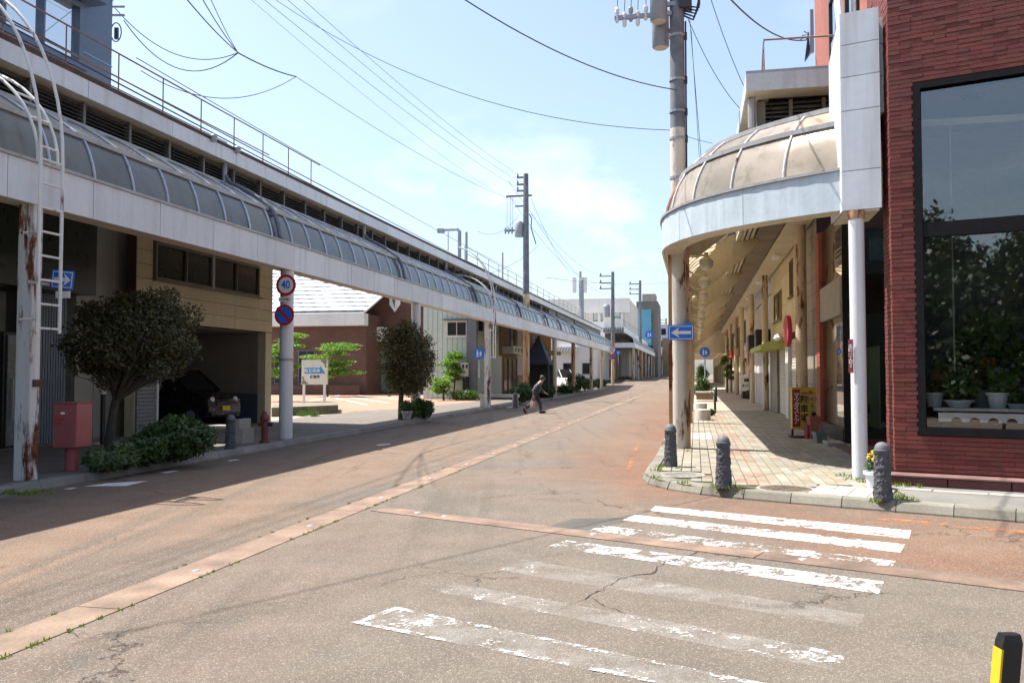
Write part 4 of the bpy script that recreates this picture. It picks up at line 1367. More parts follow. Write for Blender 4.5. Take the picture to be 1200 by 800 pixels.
MB(FC).box(rr0, rr1, -dp, -.27, zg - .02, zg + .1).build('garage_ceiling', INSIDE, C_)
MB(FC).box(c0, c1, -8, -dp - 2.6, .12, 6.5).build('rear_wall', INSIDE, C_)
MB(FC).box(c0 - .01, c1 + .01, -8, .0, ztop + .003, ztop + .15).build('roof', CONCRETE, C_)
MB(FC).box(rr0, rr1, -dp, .2, .117, .122).build('garage_floor', mat('garage_floor', (0.10, 0.075, 0.06), .8, .3, 1), C_)
sh0, sh1 = onv(160, 450, VC + .05)[0], onv(182, 450, VC + .05)[0]
shutter(C_, FC, sh0, sh1, .13, 2.3, SHUTD, y=.02)
MB(FC).box(sh1 + .01, sh1 + .09, .0, .09, .12, 2.75).build('shutter_guide', PLASTERW, C_)

# ---- brick building with the white metal roof at the back of the car park
FGu = 57.0
FG = frame(W(FGu, 0)[:2], (N0, N1), (-S0, -S1))                       # x = v, y towards the camera
D_ = thing('brick_building', 'brown brick building with a bright white metal roof behind the car park', 'building', W(57, -17))
vL, vR = onu(285, 400, FGu)[0], onu(429, 400, FGu)[0]
ze0, ze1 = onu(400, 382, FGu)[1], onu(400, 368, FGu)[1]
MB(FG).box(vL - 6, vR, -6, 0, .11, ze1).build('brick_wall', BRICKBROWN, D_)
MB(FG).box(vL - 6, vR + .15, .003, .75, ze0, ze1).build('eave_fascia', PLASTERW, D_)
vR2 = onu(429, 400, FGu)[0]
# roof: standing seams
z_r = onu(380, 318, FGu + 7)[1]
rf = thing
za = ze1 + .02
slope = (z_r - za) / 7.6
top = [(vL - 6, .78, za), (vR + .2, .78, za), (vR + 1.35, -6.8, z_r), (vL - 6, -6.8, z_r)]
roof = MB(FG).prism(top, (0, 0, .08)).build('roof', ROOFWHITE, D_)
n = 11
for k in range(n):                                                     # lapped sheets, each a step
    t0_, t1_ = k / n, (k + 1) / n
    y0, y1 = .80 - 7.6 * t0_, .80 - 7.6 * t1_
    za0, za1 = za + (z_r - za) * t0_ + .16, za + (z_r - za) * t1_ + .085
    xr0, xr1 = vR + .2 + 1.15 * t0_, vR + .2 + 1.15 * t1_
    MB(FG).prism([(vL - 6, y0, za0), (xr0, y0, za0), (xr1, y1, za1), (vL - 6, y1, za1)], (0, 0, .05)).build('roof_course', ROOFWHITE, roof)
    mm = MB(FG)
    for xx in np.arange(vL - 5, vR, 1.0):
        xo = xx + (.5 if k % 2 else 0)
        mm.box(xo, xo + .35, y0 - .02, y0 + .03, za0 - .03, za0 + .02)
    mm.build('snow_guard', PIPE, roof)
mm = MB(FG).tube([(vR + .22, .8, za + .1), (vR + 1.37, -6.8, z_r + .1)], .1, 6).build('verge_board', PLASTERW, D_)
# taller gable block
FG2 = frame(W(60.0, 0)[:2], (N0, N1), (-S0, -S1))
ga, gb = onu(426, 400, 60)[0], onu(500, 400, 60)[0]
zt2 = onu(450, 336, 60)[1]
MB(FG2).box(ga, gb, -8, 0, .11, zt2).build('gable_wall', BRICKBROWN, D_)
cv, cz = onu(463, 356, 60)
MB(FG2).prism([(cv - .42, .02, cz + .5), (cv - .42, .02, cz - .05), (cv, .02, cz - .62), (cv + .42, .02, cz - .05), (cv + .42, .02, cz + .5)], (0, .06, 0)).build('crest', SIGNWHITE, D_)
MB(FG2).prism([(cv - .24, .085, cz + .42), (cv, .085, cz - .35), (cv + .05, .085, cz + .42)], (0, .01, 0)).build('crest_mark', PIPE, D_)
s0, s1 = onu(434.5, 390, 60)[0], onu(456, 390, 60)[0]
sz0, sz1 = onu(445, 400, 60)[1], onu(445, 384, 60)[1]
MB(FG2).box(s0, s1, .02, .9, sz0, sz1).build('entrance_canopy', SIGNWHITE, D_)
e0, e1 = onu(437, 430, 60)[0], onu(466, 430, 60)[0]
window(D_, FG2, e0, e1, .35, onu(445, 400, 60)[1] - .02, cols=3, fm=PIPE, gm=mat('curtain_glass', (0.13, 0.21, 0.19), .15, .1, .7), fw=.1)
MB(FG).box(vL - 3, vR - .2, .5, .75, .11, onu(380, 451, 56.4)[1]).build('low_wall', BRICKBROWN, D_)
for px in (322, 350):
    a = onu(px, 420, FGu)[0]
    window(D_, FG, a, a + 1.3, .9, 3.3, cols=2, fm=PIPE, gm=GLASSD)
MB(FG).box(vR - 1.2, vR - .5, .0, .4, .11, .7).build('air_unit', ALUDULL, D_)

# ---- car park surface details
struct(MB().poly([tuple(G(px, py, .116)) for px, py in ((300, 462), (428, 462), (500, 464), (560, 470), (480, 478), (395, 483), (300, 475))][::-1]), 'lot_brick_paving', LOTRED)
WL = paintmat('lot_paint', .18)
for k, (a, b) in enumerate((((362, 470), (398, 463)), ((392, 466), (430, 474)), ((405, 464.5), (455, 472)), ((420, 463), (470, 468)))):
    A, B = G(*a, .121), G(*b, .121)
    t = (B - A).normalized(); s_ = Vector((-t.y, t.x, 0)) * .07
    one(MB().poly([tuple(A + s_), tuple(B + s_), tuple(B - s_), tuple(A - s_)]), 'bay_line', WL, ['parking bay line nearest the standing board', 'parking bay line in front of the brick wall', 'parking bay line beside the glass entrance', 'last parking bay line by the pale green wall'][k], 'road marking')
for k, px in enumerate((355.5, 380)):
    a = G(px, 461.3, .115)
    one(MB(frame((a.x, a.y), (N0, N1), (S0, S1))).box(-.75, .75, -.1, .1, 0.11, .26), 'wheel_stop', CONCLIGHT, ['white wheel stop seen behind the board posts', 'white wheel stop farther from the house'][k], 'wheel stop', bevel=.02)
p0, p1 = G(318, 488, .12), G(396, 484, .12)
q0, q1 = G(318, 484, .12), G(394, 480, .12)
MOSSY = mat('mossy_concrete', (0.20, 0.19, 0.14), .9, .3, 2.5, bump=.5, streak=.5, scol=(.06, .075, .02))
tw = (p1 - p0).normalized()
m = MB().prism([(p.x, p.y, .1) for p in (p0, p1, q1 + Vector((0, .4, 0)), q0 + Vector((0, .4, 0)))], (0, 0, .33))
one(m, 'planter_wall', MOSSY, 'low mossy concrete edging at the foot of the standing board', 'planter wall')

# ---- pale green house beside the car park
FEu = onv(553.5, 440, VC)[0] - .35
FE = frame(W(FEu, 0)[:2], (N0, N1), (-S0, -S1))
E_ = thing('pale_green_house', 'pale green corrugated house end with a white-framed window behind the second tree', 'building', W(FEu, -14))
ea, eb = onu(496, 400, FEu)[0], onu(553, 400, FEu)[0]
MB(FE).box(ea, eb, -7, -.03, .11, 7.6).build('wall', PALEGREEN, E_)
x = ea
while x < eb - .01:
    MB(FE).box(x + .012, min(x + .3, eb) - .012, -.028, .012, .11, 7.6).build('wall_sheet', PALEGREEN, E_)
    x += .3
a, z1 = onu(523, 376, FEu); b, z0 = onu(548, 394.5, FEu)
window(E_, FE, a, b, z0, z1, cols=2, fm=PLASTERW, gm=GLASSD, fw=.09, y=.014)
MB(FE).box(a - .15, b + .1, .015, .35, z1 + .05, z1 + .12).build('window_hood', PIPE, E_)
MB(FE).box(eb - .25, eb + .35, .015, .3, .11, 7.5).build('downpipe_duct', PIPE, E_)
bx0, bz1 = onu(543, 425, FEu); bx1, bz0 = onu(551, 441, FEu)
mb_ = MB(FE).box(bx0, bx1, .32, .6, bz0, bz1).build('meter_box', SIGNWHITE, E_)
for k in range(2):
    MB(FE).box(bx0 + .1 + k * .2, bx0 + .22 + k * .2, .602, .615, bz1 - .32, bz1 - .1).build('meter_dial', BLACK, mb_)
MB(FE).box(bx0 + .1, bx1, .3, .5, .11, bz0 - .02).build('meter_stand', BLACK, E_)
FE2 = frame(W(0, VC)[:2], (S0, S1), (N0, N1))
# ---- row of small shopfronts farther along the left side
def left_house(px0, px1, top, m, lab, name='shop_house', v=VC, depth=2.6):
    a, b = onv(px0, 440, v)[0], onv(px1, 440, v)[0]
    t = thing(name, lab, 'building', W((a + b) / 2, v - 2))
    fr = frame(W(0, v)[:2], (S0, S1), (N0, N1))
    MB(fr).box(a, b, -depth, 0, .11, top).build('wall', m, t)
    return t, fr, a, b
t, fr, a, b = left_house(553.5, 569, 7.2, TILEGREY, 'grey tiled pier house with meters next to the pale green house')
for k in range(14):
    MB(fr).box(a + .3, a + 1.0, .002, .04, .15 + k * .42, .15 + k * .42 + .40).build('wall_tile', TILEGREY, t)
    MB(fr).box(a + 1.02, a + 1.7, .002, .04, .15 + k * .42, .15 + k * .42 + .40).build('wall_tile', TILEGREY, t)
MB(fr).tube([(a + .15, .1, .1), (a + .15, .1, 7)], .07, 8).build('drainpipe', BLACK, t)
MB(fr).box(a + 1.2, a + 1.5, .05, .3, 4.2, 4.9).build('meter', BLACK, t)
t, fr, a, b = left_house(569.5, 606, 7.6, BROWNW, 'brown two-storey shop with an awning sign behind the fourth post')
window(t, fr, a + 2, a + 4.2, 4.3, 6.2, cols=2, fm=OCHRE)
window(t, fr, a + 7, a + 8.5, 3.6, 6.3, cols=1, fm=BLACK)
MB(fr).box(a + 4.6, a + 9, .003, .8, 3.0, 3.5).build('sign_box', SIGNWHITE, t)
for k in range(4):
    MB(fr).box(a + 5 + k * 1.0, a + 5.6 + k * 1.0, .803, .82, 3.1, 3.4).build('lettering', PIPE, t)
MB(fr).box(a + .4, a + 4.2, .003, .05, .12, 2.8).build('shutter', SHUT, t)
for k in range(3):
    f = window(t, fr, a + 5 + k * 1.5, a + 6.3 + k * 1.5, .2, 2.7, cols=1, fm=BROWNW, gm=GLASSD)
t, fr, a, b = left_house(606.5, 617, 7.0, PLASTERW, 'white plaster house with an ochre base beside the rusty post')
MB(fr).box(a, b, .003, .06, .12, 1.5).build('base_panel', OCHRE, t)
t, fr, a, b = left_house(617.5, 646, 6.4, OCHRE, 'ochre house with an upper window behind the black tent')
window(t, fr, a + 2, a + 5.5, 4.0, 5.9, cols=2, fm=BROWNW)
MB(fr).box(a, b, .003, .9, 3.3, 3.6).build('awning', BROWNW, t)
for k in range(4):
    window(t, fr, a + 1.2 + k * 3, a + 3.6 + k * 3, .2, 2.9, cols=2, fm=BLACK, gm=GLASSD)
# grey-white block with the lattice at the open lot, and the three-storey block
def block(px0, px1, py_top, u_, m, lab, name='white_block', depth=14, side=None):
    fr = frame(W(u_, 0)[:2], (N0, N1), (-S0, -S1))
    a, b = onu(px0, 400, u_)[0], onu(px1, 400, u_)[0]
    z = onu((px0 + px1) / 2, py_top, u_)[1]
    t = thing(name, lab, 'building', W(u_, (a + b) / 2))
    MB(fr).box(a, b, -depth, 0, .0, z).build('wall', m, t)
    return t, fr, a, b, z
t, fr, a, b, z = block(628, 700, 398, 101, PLASTERW, 'low white block beyond the parked van and planters')
MB(fr).box(a + 2.6, a + 5.0, .01, .9, z - 1.35, z - .9).build('lattice_awning', SIGNWHITE, t)
for k in range(7):
    MB(fr).prism([(a + 2.65 + k * .34, .91, z - 1.33), (a + 2.72 + k * .34, .91, z - 1.33), (a + 2.95 + k * .34, .91, z - .92), (a + 2.88 + k * .34, .91, z - .92)], (0, .03, 0)).build('lattice_bar', BLACK, t)
for k in range(3):
    window(t, fr, a + 1.0 + k * 2.3, a + 2.0 + k * 2.3, 1.6, 2.9, fm=PIPE)
t, fr, a, b, z = block(642, 737, 350, 128, mat('office_white', (0.60, 0.58, 0.55), .8, .1, .2, streak=.25), 'white three-storey block with a flat roof behind the canopy', depth=20)
MB(fr).box(a - .2, b + .2, .004, .4, z - 2.2, z - .05).build('parapet', PLASTERW, t)
for (q0, q1, w0_, w1_) in ((695, 706, 364, 376), (719, 727, 363, 372), (664, 673, 366, 378)):
    x0, zz1 = onu(q0, w0_, 128); x1, zz0 = onu(q1, w1_, 128)
    window(t, fr, x0, x1, zz0, zz1, cols=2, fm=PIPE, gm=GLASSBLUE, fw=.12)
for k in range(3):
    MB(fr).box(b - 1.2 - k * 3.4, b - .8 - k * 3.4, .003, .25, 0, z - 2.25).build('pilaster', PLASTERW, t)
t, fr, a, b, z = block(700, 746, 402, 132, PLASTERW, 'white flat-fronted shop under the far end of the canopy')
t, fr, a, b, z = block(746, 771, 353, 165, mat('dark_grime', (0.17, 0.16, 0.15), .8, .3, .3, streak=.4), 'dark weathered block with blue sheeting far down the street')
NET = mat('blue_sheet', (0.12, 0.36, 0.52), .6, .15, .4)
MB(fr).box(a + .1, b - 1.2, .02, .5, z - 8.5, z - 1.6).build('blue_sheet', NET, t)
MB(fr).box(a + 1, b - .5, -8, -2, z + .01, z + 1.6).build('roof_shed', CONCRETE, t)
for k in range(3):
    window(t, fr, b - 3.2, b - 1.0, z - 4 - k * 3, z - 2.4 - k * 3, cols=2, fm=PIPE)
t, fr, a, b, z = block(770, 812, 380, 215, PLASTERL, 'pale distant building at the end of the street')
for k in range(5):
    for j in range(3):
        window(t, fr, a + 1 + k * 1.7, a + 2.2 + k * 1.7, z - 2.6 - j * 3, z - 1 - j * 3, fm=PIPE, sill=False)
t, fr, a, b, z = block(776, 790, 396, 190, BROWNW, 'small brown roofed building in the far street haze')

# ---------------------------------------------------------------- brick corner building (right)
K_ = thing('brick_corner_building', 'dark red brick corner building with a tall black-framed shop window full of pots', 'building', (5.6, 11.9, .1))
C0 = (5.25, 11.75)
CU, CV = uvof(*C0)
FBs = frame(C0, (S0, S1), (-N0, -N1))                                 # side along the walk: x into the street, y towards the road
WX0, WX1, WZ0, WZ1 = .372, 3.3, .88, 5.50
ZTOP = 13.0
for (a, b, z0, z1) in ((0, WX0, .1, ZTOP), (WX1, 7, .1, ZTOP), (WX0, WX1, .1, WZ0), (WX0, WX1, WZ1, ZTOP)):
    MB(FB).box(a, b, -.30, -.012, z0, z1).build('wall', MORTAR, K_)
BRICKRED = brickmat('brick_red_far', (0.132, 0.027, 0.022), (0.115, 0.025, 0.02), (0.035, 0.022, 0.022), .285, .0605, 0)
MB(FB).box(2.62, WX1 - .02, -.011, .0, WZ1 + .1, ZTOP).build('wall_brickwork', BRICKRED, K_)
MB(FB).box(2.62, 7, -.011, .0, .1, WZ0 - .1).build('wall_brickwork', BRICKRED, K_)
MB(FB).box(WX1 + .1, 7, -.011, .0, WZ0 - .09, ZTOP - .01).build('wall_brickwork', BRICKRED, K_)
bricks = []
BW, BH = .285, .0605
for r_ in range(int((8.0 - .28) / BH)):
    z = .28 + r_ * BH
    x = -(BW / 2 if r_ % 2 else 0)
    while x < 2.62:
        a, b = max(x, .0), min(x + BW, 2.62)
        x += BW
        if b - a < .05: continue
        if z + BH > WZ0 - .06 and z < WZ1 + .07:
            if a >= WX0 - .07: continue
            b = min(b, WX0 - .07)
            if b - a < .04: continue
        bricks.append(('f', a, b, z))
    # return along the walk
    x = -(BW / 2 if r_ % 2 == 0 else 0)
    lim = .5 if z < 5.2 else 1.4
    while x < lim:
        a, b = max(x, .0), min(x + BW, lim)
        x += BW
        if b - a > .05: bricks.append(('s', a, b, z))
def bkey(q):
    k, a, b, z = q
    return abs(z - 1.6) + (a * .4 if k == 'f' else 1.2 + a)
bricks.sort(key=bkey)
cache = {}
bulk = MB()
for n_, (k, a, b, z) in enumerate(bricks):
    fr = FB if k == 'f' else FBs
    d_ = R.uniform(-.003, .004)
    if n_ < 300:
        w_ = round(b - a, 3)
        key = (k, w_)
        if key not in cache:
            cache[key] = MB().box(.0015, w_ - .0015, *((0, .03) if k == 'f' else (-.03, 0)), .0035, BH - .0035).mesh('brick', BRICK)
        o = link('brick', cache[key], K_)
        q = fr(a, d_, z)
        o.matrix_parent_inverse = Matrix.Translation(-Vector(K_.location))
        ang = atan2(-.5, .866) if k == 'f' else atan2(S1, S0)
        o.location = q
        o.rotation_euler = (0, 0, ang)
    else:
        m = MB(fr)
        m.box(a + .0015, b - .0015, -.03, d_, z + .0035, z + BH - .0035)
        i = len(bulk.v)
        bulk.v += m.v
        bulk.f += [tuple(i + t for t in f) for f in m.f]
tag(bulk.build('brick_field', BRICK, K_), None, None, kind='stuff')
# side wall (upper floors) in brick lightened to paint in the sunlight, above the walk canopy
MB(FBs).box(0.0, .5, -.30, -.013, .1, 5.2).build('corner_pier', MORTAR, K_)
su = onv(955, 40, CV)[0] - CU
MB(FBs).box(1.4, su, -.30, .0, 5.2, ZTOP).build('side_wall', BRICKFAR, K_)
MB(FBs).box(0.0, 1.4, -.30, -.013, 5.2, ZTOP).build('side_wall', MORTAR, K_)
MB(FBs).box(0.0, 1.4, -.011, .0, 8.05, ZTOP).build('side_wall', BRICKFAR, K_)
MB(FBs).box(.52, su, -6, -.31, 5.15, 5.25).build('soffit', CREAM, K_)
for (a, b) in ((2.0, 3.1), (4.0, 4.9)):
    window(K_, FBs, a, b, 7.0, 8.9, cols=1, fm=BLACK, gm=GLASSBLUE, fw=.07)
MB(FBs).tube([(2.9, .12, 7.2), (3.2, .2, 9), (3.6, .1, 9.4), (3.9, .08, 9.4)], .07, 8).build('vent_pipe', PLASTERW, K_, smooth=True)
# plinth ledge
PL_ = mat('plinth_brick', (0.12, 0.035, 0.03), .6, .25, 2, bump=.2)
for k in range(9):
    MB(FB).box(-.06 + k * .72, .65 + k * .72, .0, .30, .10, .235).build('plinth_block', PL_, K_, bevel=.008)
MB(FB).box(-.08, 6.6, -.005, .33, .238, .262).build('plinth_cap', mat('plinth_cap', (0.23, 0.13, 0.12), .5, .2, 2), K_, bevel=.006)
# the window: black frame, mullion, glass, room behind
fw = .075
wf = MB(FB)
for (a, b, z0, z1) in ((WX0 - .07, WX1 + .07, WZ1, WZ1 + .07), (WX0 - .07, WX1 + .07, WZ0 - .10, WZ0), (WX0 - .07, WX0 + .02, WZ0, WZ1), (WX1 - .02, WX1 + .07, WZ0, WZ1)):
    wf.box(a, b, -.15, .03, z0, z1)
FRAMEBLK = mat('frame_black', (0.008, 0.008, 0.010), .75, .2, 3, bump=0, spec=.2)
wf = wf.build('window_frame', FRAMEBLK, K_)
zm = 3.55
MB(FB).box(WX0 + .02, WX1 - .02, -.12, .02, zm - .09, zm + .10).build('transom', FRAMEBLK, wf)
for (a, b) in ((WX0 + .02, 1.9), (1.9, WX1 - .02)):
    MB(FB).box(a + .003, b - .003, -.07, -.06, WZ0, zm - .092).build('pane', GLASSM, wf)
    MB(FB).box(a + .003, b - .003, -.07, -.06, zm + .102, WZ1).build('pane', GLASSM, wf)
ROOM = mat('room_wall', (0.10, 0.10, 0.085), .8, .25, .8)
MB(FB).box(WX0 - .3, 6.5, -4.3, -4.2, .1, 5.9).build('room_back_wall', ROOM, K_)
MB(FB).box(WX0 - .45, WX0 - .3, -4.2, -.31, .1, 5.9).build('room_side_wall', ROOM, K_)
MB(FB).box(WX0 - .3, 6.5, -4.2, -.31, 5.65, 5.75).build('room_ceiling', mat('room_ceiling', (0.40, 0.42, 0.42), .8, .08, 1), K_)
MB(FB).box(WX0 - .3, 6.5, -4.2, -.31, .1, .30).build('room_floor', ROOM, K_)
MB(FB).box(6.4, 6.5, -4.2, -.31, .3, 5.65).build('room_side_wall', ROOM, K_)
for (x, y) in ((1.0, -1.2), (2.0, -1.4), (3.0, -1.2), (1.4, -2.6), (2.6, -2.8)):
    q = FB(x, y, 5.60)
    MB().lathe(q, [(.12, 0), (.16, .05)], 18).build('downlight', BLACK, K_)
MB(FB).tube([(WX0 + .35, -.6, 1.2), (WX0 + .35, -.6, 5.2)], .012, 6).build('hanging_rod', GALV, K_)
# display shelf with the scalloped white valance
SHELF = thing('display_shelf', 'grey display shelf with a white scalloped valance inside the brick shop window', 'shelf', FB(1.2, -.6, .3))
MB(FB).box(WX0 + .1, 3.2, -1.0, -.2, 1.10, 1.14).build('shelf_board', GALV, SHELF)
m = MB(FB)
va, vb, vz0, vz1 = WX0 + .16, 3.2, .955, 1.075
pts = [(va, vz1), (va, vz0)]
xx = va + .15
while xx + .16 < vb:
    pts += [(xx + .07 - .065 * cos(a), vz0 + .062 * sin(a)) for a in np.linspace(0, pi, 9)]
    xx += .215
pts += [(vb, vz0), (vb, vz1)]
# split the outline into top strip quads so the scallops stay clean
P = pts[1:-1]
rows = [[(x_, -.19, z_) for x_, z_ in P], [(x_, -.19, vz1) for x_, z_ in P]]
m.grid(rows)
m.grid([[(x_, -.20, z_) for x_, z_ in P], [(x_, -.20, vz1) for x_, z_ in P]])
m.build('valance', plain('valance_white', (0.90, 0.92, 0.94), .5), SHELF)
MB(FB).box(va + .05, vb, -.30, -.24, .92, 1.09).build('apron', mat('apron_terracotta', (0.25, 0.10, 0.06), .7, .2, 3), SHELF)
for x in (WX0 + .2, 1.7, 3.1):
    MB(FB).box(x - .03, x + .03, -.95, -.89, .3, 1.1).build('shelf_leg', GALV, SHELF)

# ---------------------------------------------------------------- glazed shop entrance tucked behind the brick corner
VG = 3.10
ug1 = onv(963, 470, VG)[0]
ug0 = onv(990, 500, VG)[0]
S_ = thing('glazed_shop_bay', 'dark glazed shop bay with a black band behind the white canopy post', 'shop bay', W(ug0, VG, .1))
FS = frame(W(0, VG)[:2], (S0, S1), (-N0, -N1))
FSf = frame(W(ug0, 0)[:2], (N0, N1), (-S0, -S1))
BAND = mat('black_band', (0.012, 0.012, 0.014), .35, .2, 1)
PLB = mat('bay_plinth', (0.17, 0.045, 0.035), .6, .25, 2)
MB(FSf).box(VG, 6, -.25, 0, .1, .22).build('plinth', PLB, S_)
MB(FSf).box(VG, 6, -.22, -.02, .223, .42).build('base_rail', BLACK, S_)
MB(FSf).box(VG - .02, 6, -.3, .02, 2.90, 3.72).build('black_band', BAND, S_)
MB(FS).box(ug0 + .02, ug1, -.3, .015, 2.90, 3.72).build('side_band', mat('side_band_grey', (0.30, 0.28, 0.24), .6, .2, 1), S_)
for k in range(2):
    a = VG + .04 + k * 1.45
    MB(FSf).box(a, a + 1.4, -.08, -.07, .425, 2.895).build('pane', GLASSC, S_)
    MB(FSf).box(a, a + 1.4, -.08, -.07, 3.725, 5.15).build('pane', GLASSC, S_)
MB(FS).box(ug0 + .05, ug1, -.06, -.05, .425, 2.895).build('pane', glassmat('glass_frosty', (.5, .55, .48), .25), S_)
MB(FS).box(ug0 + .05, ug1, -.06, -.05, 3.725, 5.15).build('pane', glassmat('glass_frosty2', (.5, .55, .48), .25), S_)
MB(FS).box(ug0, ug0 + .05, -.1, .01, .1, 5.15).build('corner_bar', BLACK, S_)
MB(FS).box(ug0 + .1, ug1, -.2, .02, .1, .42).build('side_plinth', BLACK, S_)
MB(FS).box(ug0 + .15, ug1 - .1, -.75, -.72, .42, 2.2).build('blind', mat('blind_pale', (0.55, 0.52, 0.38), .8, .1, 1), S_)
MB(FS).box(ug0 - 5.2, ug1, -6, -5.9, .1, 5.2).build('inner_wall', DARK, S_)
MB(FS).box(ug1 - .1, ug1, -6, -.3, .1, 5.2).build('end_wall', DARK, S_)
MB(FSf).box(VG + .3, 6, -3.0, -2.9, .4, 5.1).build('inner_back', mat('shop_inside', (0.05, 0.05, 0.045), .8, .3, 1.2), S_)
MB(FSf).box(VG + .7, VG + 1.2, -.8, -.7, 4.1, 4.6).build('poster', mat('poster_blue', (0.25, 0.35, 0.5), .7, .3, 6), S_)
MB(FSf).box(VG + .3, 5.9, -2.8, -.3, .1, .43).build('inner_floor', ROOM, S_)
BPIER = mat('brick_pier', (0.33, 0.09, 0.055), .65, .25, 2)
for r_ in range(66):
    off = (r_ % 2) * .11
    MB(FS).box(ug1 + .02, ug1 + .62, -.3, .03 + (.004 if r_ % 2 else 0), .1 + r_ * .077 + .004, .1 + (r_ + 1) * .077 - .004).build('brick_course', BPIER, S_)
DECK = mat('deck_boards', (0.13, 0.075, 0.055), .7, .25, 2)
dk = thing('entrance_deck', 'dark red tiled entrance floor behind the white canopy post', 'floor deck', W(14, 3.2, .1))
for i in range(6):
    for j in range(9):
        MB(W).box(13.2 + j * .58 + .008, 13.2 + (j + 1) * .58 - .008, 2.75 + i * .4 + .008, 2.75 + (i + 1) * .4 - .008, .11, .14 + R.uniform(-.002, .002)).build('floor_tile', DECK, dk)

# ---------------------------------------------------------------- shops along the right-hand walk
FRv = lambda v: frame(W(0, v)[:2], (S0, S1), (-N0, -N1))
VS_ = 3.12
F1 = FRv(VS_)
p1a, p1b = ug1 + .66, onv(943, 460, VS_)[0]
t = thing('tiled_pier_house', 'narrow grey tiled frontage between the brick pier and the cream shop', 'building', W(p1a, 4))
MB(F1).box(p1a, p1b, -5, 0, .1, 7).build('wall', MORTAR, t)
for k in range(17):
    for j in range(3):
        w_ = (p1b - p1a) / 3
        MB(F1).box(p1a + j * w_ + .008, p1a + (j + 1) * w_ - .008, .002, .025, .12 + k * .4 + .006, .12 + (k + 1) * .4 - .006).build('wall_tile', TILEGREY, t)
# cream panelled shop
c1a, c1b = p1b + .05, onv(906, 455, VS_)[0]
t = thing('cream_shop', 'cream panelled shop with roller shutters and a round red sign', 'building', W((c1a + c1b) / 2, 4))
MB(F1).box(c1a, c1b, -6, 0, .1, 7.2).build('wall', MORTAR, t)
wa, wz = onv(916.5, 341, VS_)[0], 0
W1 = (onv(917, 350, VS_)[0], onv(908, 350, VS_)[0], onv(912, 376, VS_)[1], onv(912, 343, VS_)[1])
W2 = (onv(930.5, 330, VS_)[0], onv(926.5, 330, VS_)[0], onv(928, 348, VS_)[1], onv(928, 305, VS_)[1])
boards(t, F1, c1a, c1b, 2.95, 7.2, 8, SIDINGR, cols=3, holes=((W1[0], W1[1], W1[2], W1[3]), (W2[0], W2[1], W2[2], W2[3])))
for q in (W1, W2):
    window(t, F1, q[0], q[1], q[2], q[3], cols=2, fm=BROWNW, gm=GLASSD, fw=.05)
sh = (c1b - c1a)
shutter(t, F1, c1a + .3, c1a + 3.0, .14, 2.5, SHUT, y=.0, pitch=.10)
MB(F1).box(c1a + 3.05, c1a + 3.9, .0, .15, .1, 2.94).build('pier', PLASTERW, t)
shutter(t, F1, c1a + 4.0, c1a + 7.2, .14, 2.5, SHUT, y=.0, pitch=.10)
MB(F1).box(c1a + 7.25, c1b, .0, .12, .1, 2.94).build('pier', TILEGREY, t)
AWN = mat('awning_lime', (0.42, 0.45, 0.12), .6, .2, 1.5)
MB(F1).prism([(c1a + 4.5, .0, 2.95), (c1a + 4.5, .9, 2.62), (c1a + 4.5, .9, 2.45), (c1a + 4.5, .0, 2.5)], (c1b - c1a - 4.6, 0, 0)).build('awning', AWN, t)
for k in range(3):
    MB(F1).lathe(F1(0, 0, 0) and (c1a + 3.0 + k * .45, .42, 2.72), [(.05, 0), (.11, .08), (.06, .2)], 10).build('spotlight', SIGNWHITE, t)
su_, sz_ = onv(926, 388, VS_ - .35)
rs = thing('round_sign', 'round red drum sign hanging from the cream shop front', 'sign', W(su_, VS_ - .3, sz_))
_a = radians(-9)
_n = Vector((-cos(_a), -sin(_a)))
_c = W(su_, VS_ - .42)
FRd = frame(_c[:2], (-_n.y, _n.x), (_n.x, _n.y))
MB(FRd).disc((0, sz_), .47, -.06, .06, 36).build('drum', plain('drum_red', (0.50, 0.04, 0.06), .35), rs, smooth=True)
MB(FRv(VS_)).tube([(su_, .0, sz_), (su_, .2, sz_)], .05, 8).build('bracket', BLACK, rs)
# lilac plaster house
l1a, l1b = c1b + .05, onv(886, 450, VS_)[0]
t = thing('lilac_house', 'lilac-white plaster house front with black boxes on its wall', 'building', W((l1a + l1b) / 2, 4))
MB(F1).box(l1a, l1b, -6, -.02, .1, 7.0).build('wall', PLASTERL, t)
for k in range(2):
    MB(F1).box(l1a + 1.0 + k * 5.2, l1a + 2.0 + k * 5.2, .0, .6, 2.7, 3.5).build('wall_box', BLACK, t, bevel=.05)
MB(F1).box(l1a, l1b, -.018, .01, 4.95, 4.98).build('string_course', BLACK, t)
window(t, F1, l1a + 3, l1a + 4.4, .2, 2.3, fm=PIPE)
# cream house with an arched door
a1, a2 = l1b + .05, onv(876, 450, VS_)[0]
t = thing('arched_house', 'cream house with a dark arched doorway farther down the walk', 'building', W((a1 + a2) / 2, 4))
MB(F1).box(a1, a2, -6, 0, .1, 7.0).build('wall', SIDINGR, t)
xm = (a1 + a2) / 2
m = MB(F1)
m.prism([(xm - 1.0, .004, .12), (xm + 1.0, .004, .12)] + [(xm + 1.0 * cos(w_), .004, 2.3 + .9 * sin(w_)) for w_ in np.linspace(0, pi, 11)], (0, .08, 0))
d_ = m.build('arched_door', mat('door_maroon', (0.08, 0.02, 0.02), .5, .2, 2), t)
m = MB(F1)
m.tube([(xm + 1.08 * cos(w_), .06, 2.3 + .98 * sin(w_)) for w_ in np.linspace(0, pi, 13)], .09, 6)
m.build('arch_trim', BRICKFAR, t)
window(t, F1, a1 + .6, a1 + 2.4, 4.2, 5.4, cols=2, fm=BROWNW)
MB(F1).box(xm - .4, xm + .2, .004, .06, 3.5, 4.0).build('wall_plaque', BLACK, t)
prev = a2
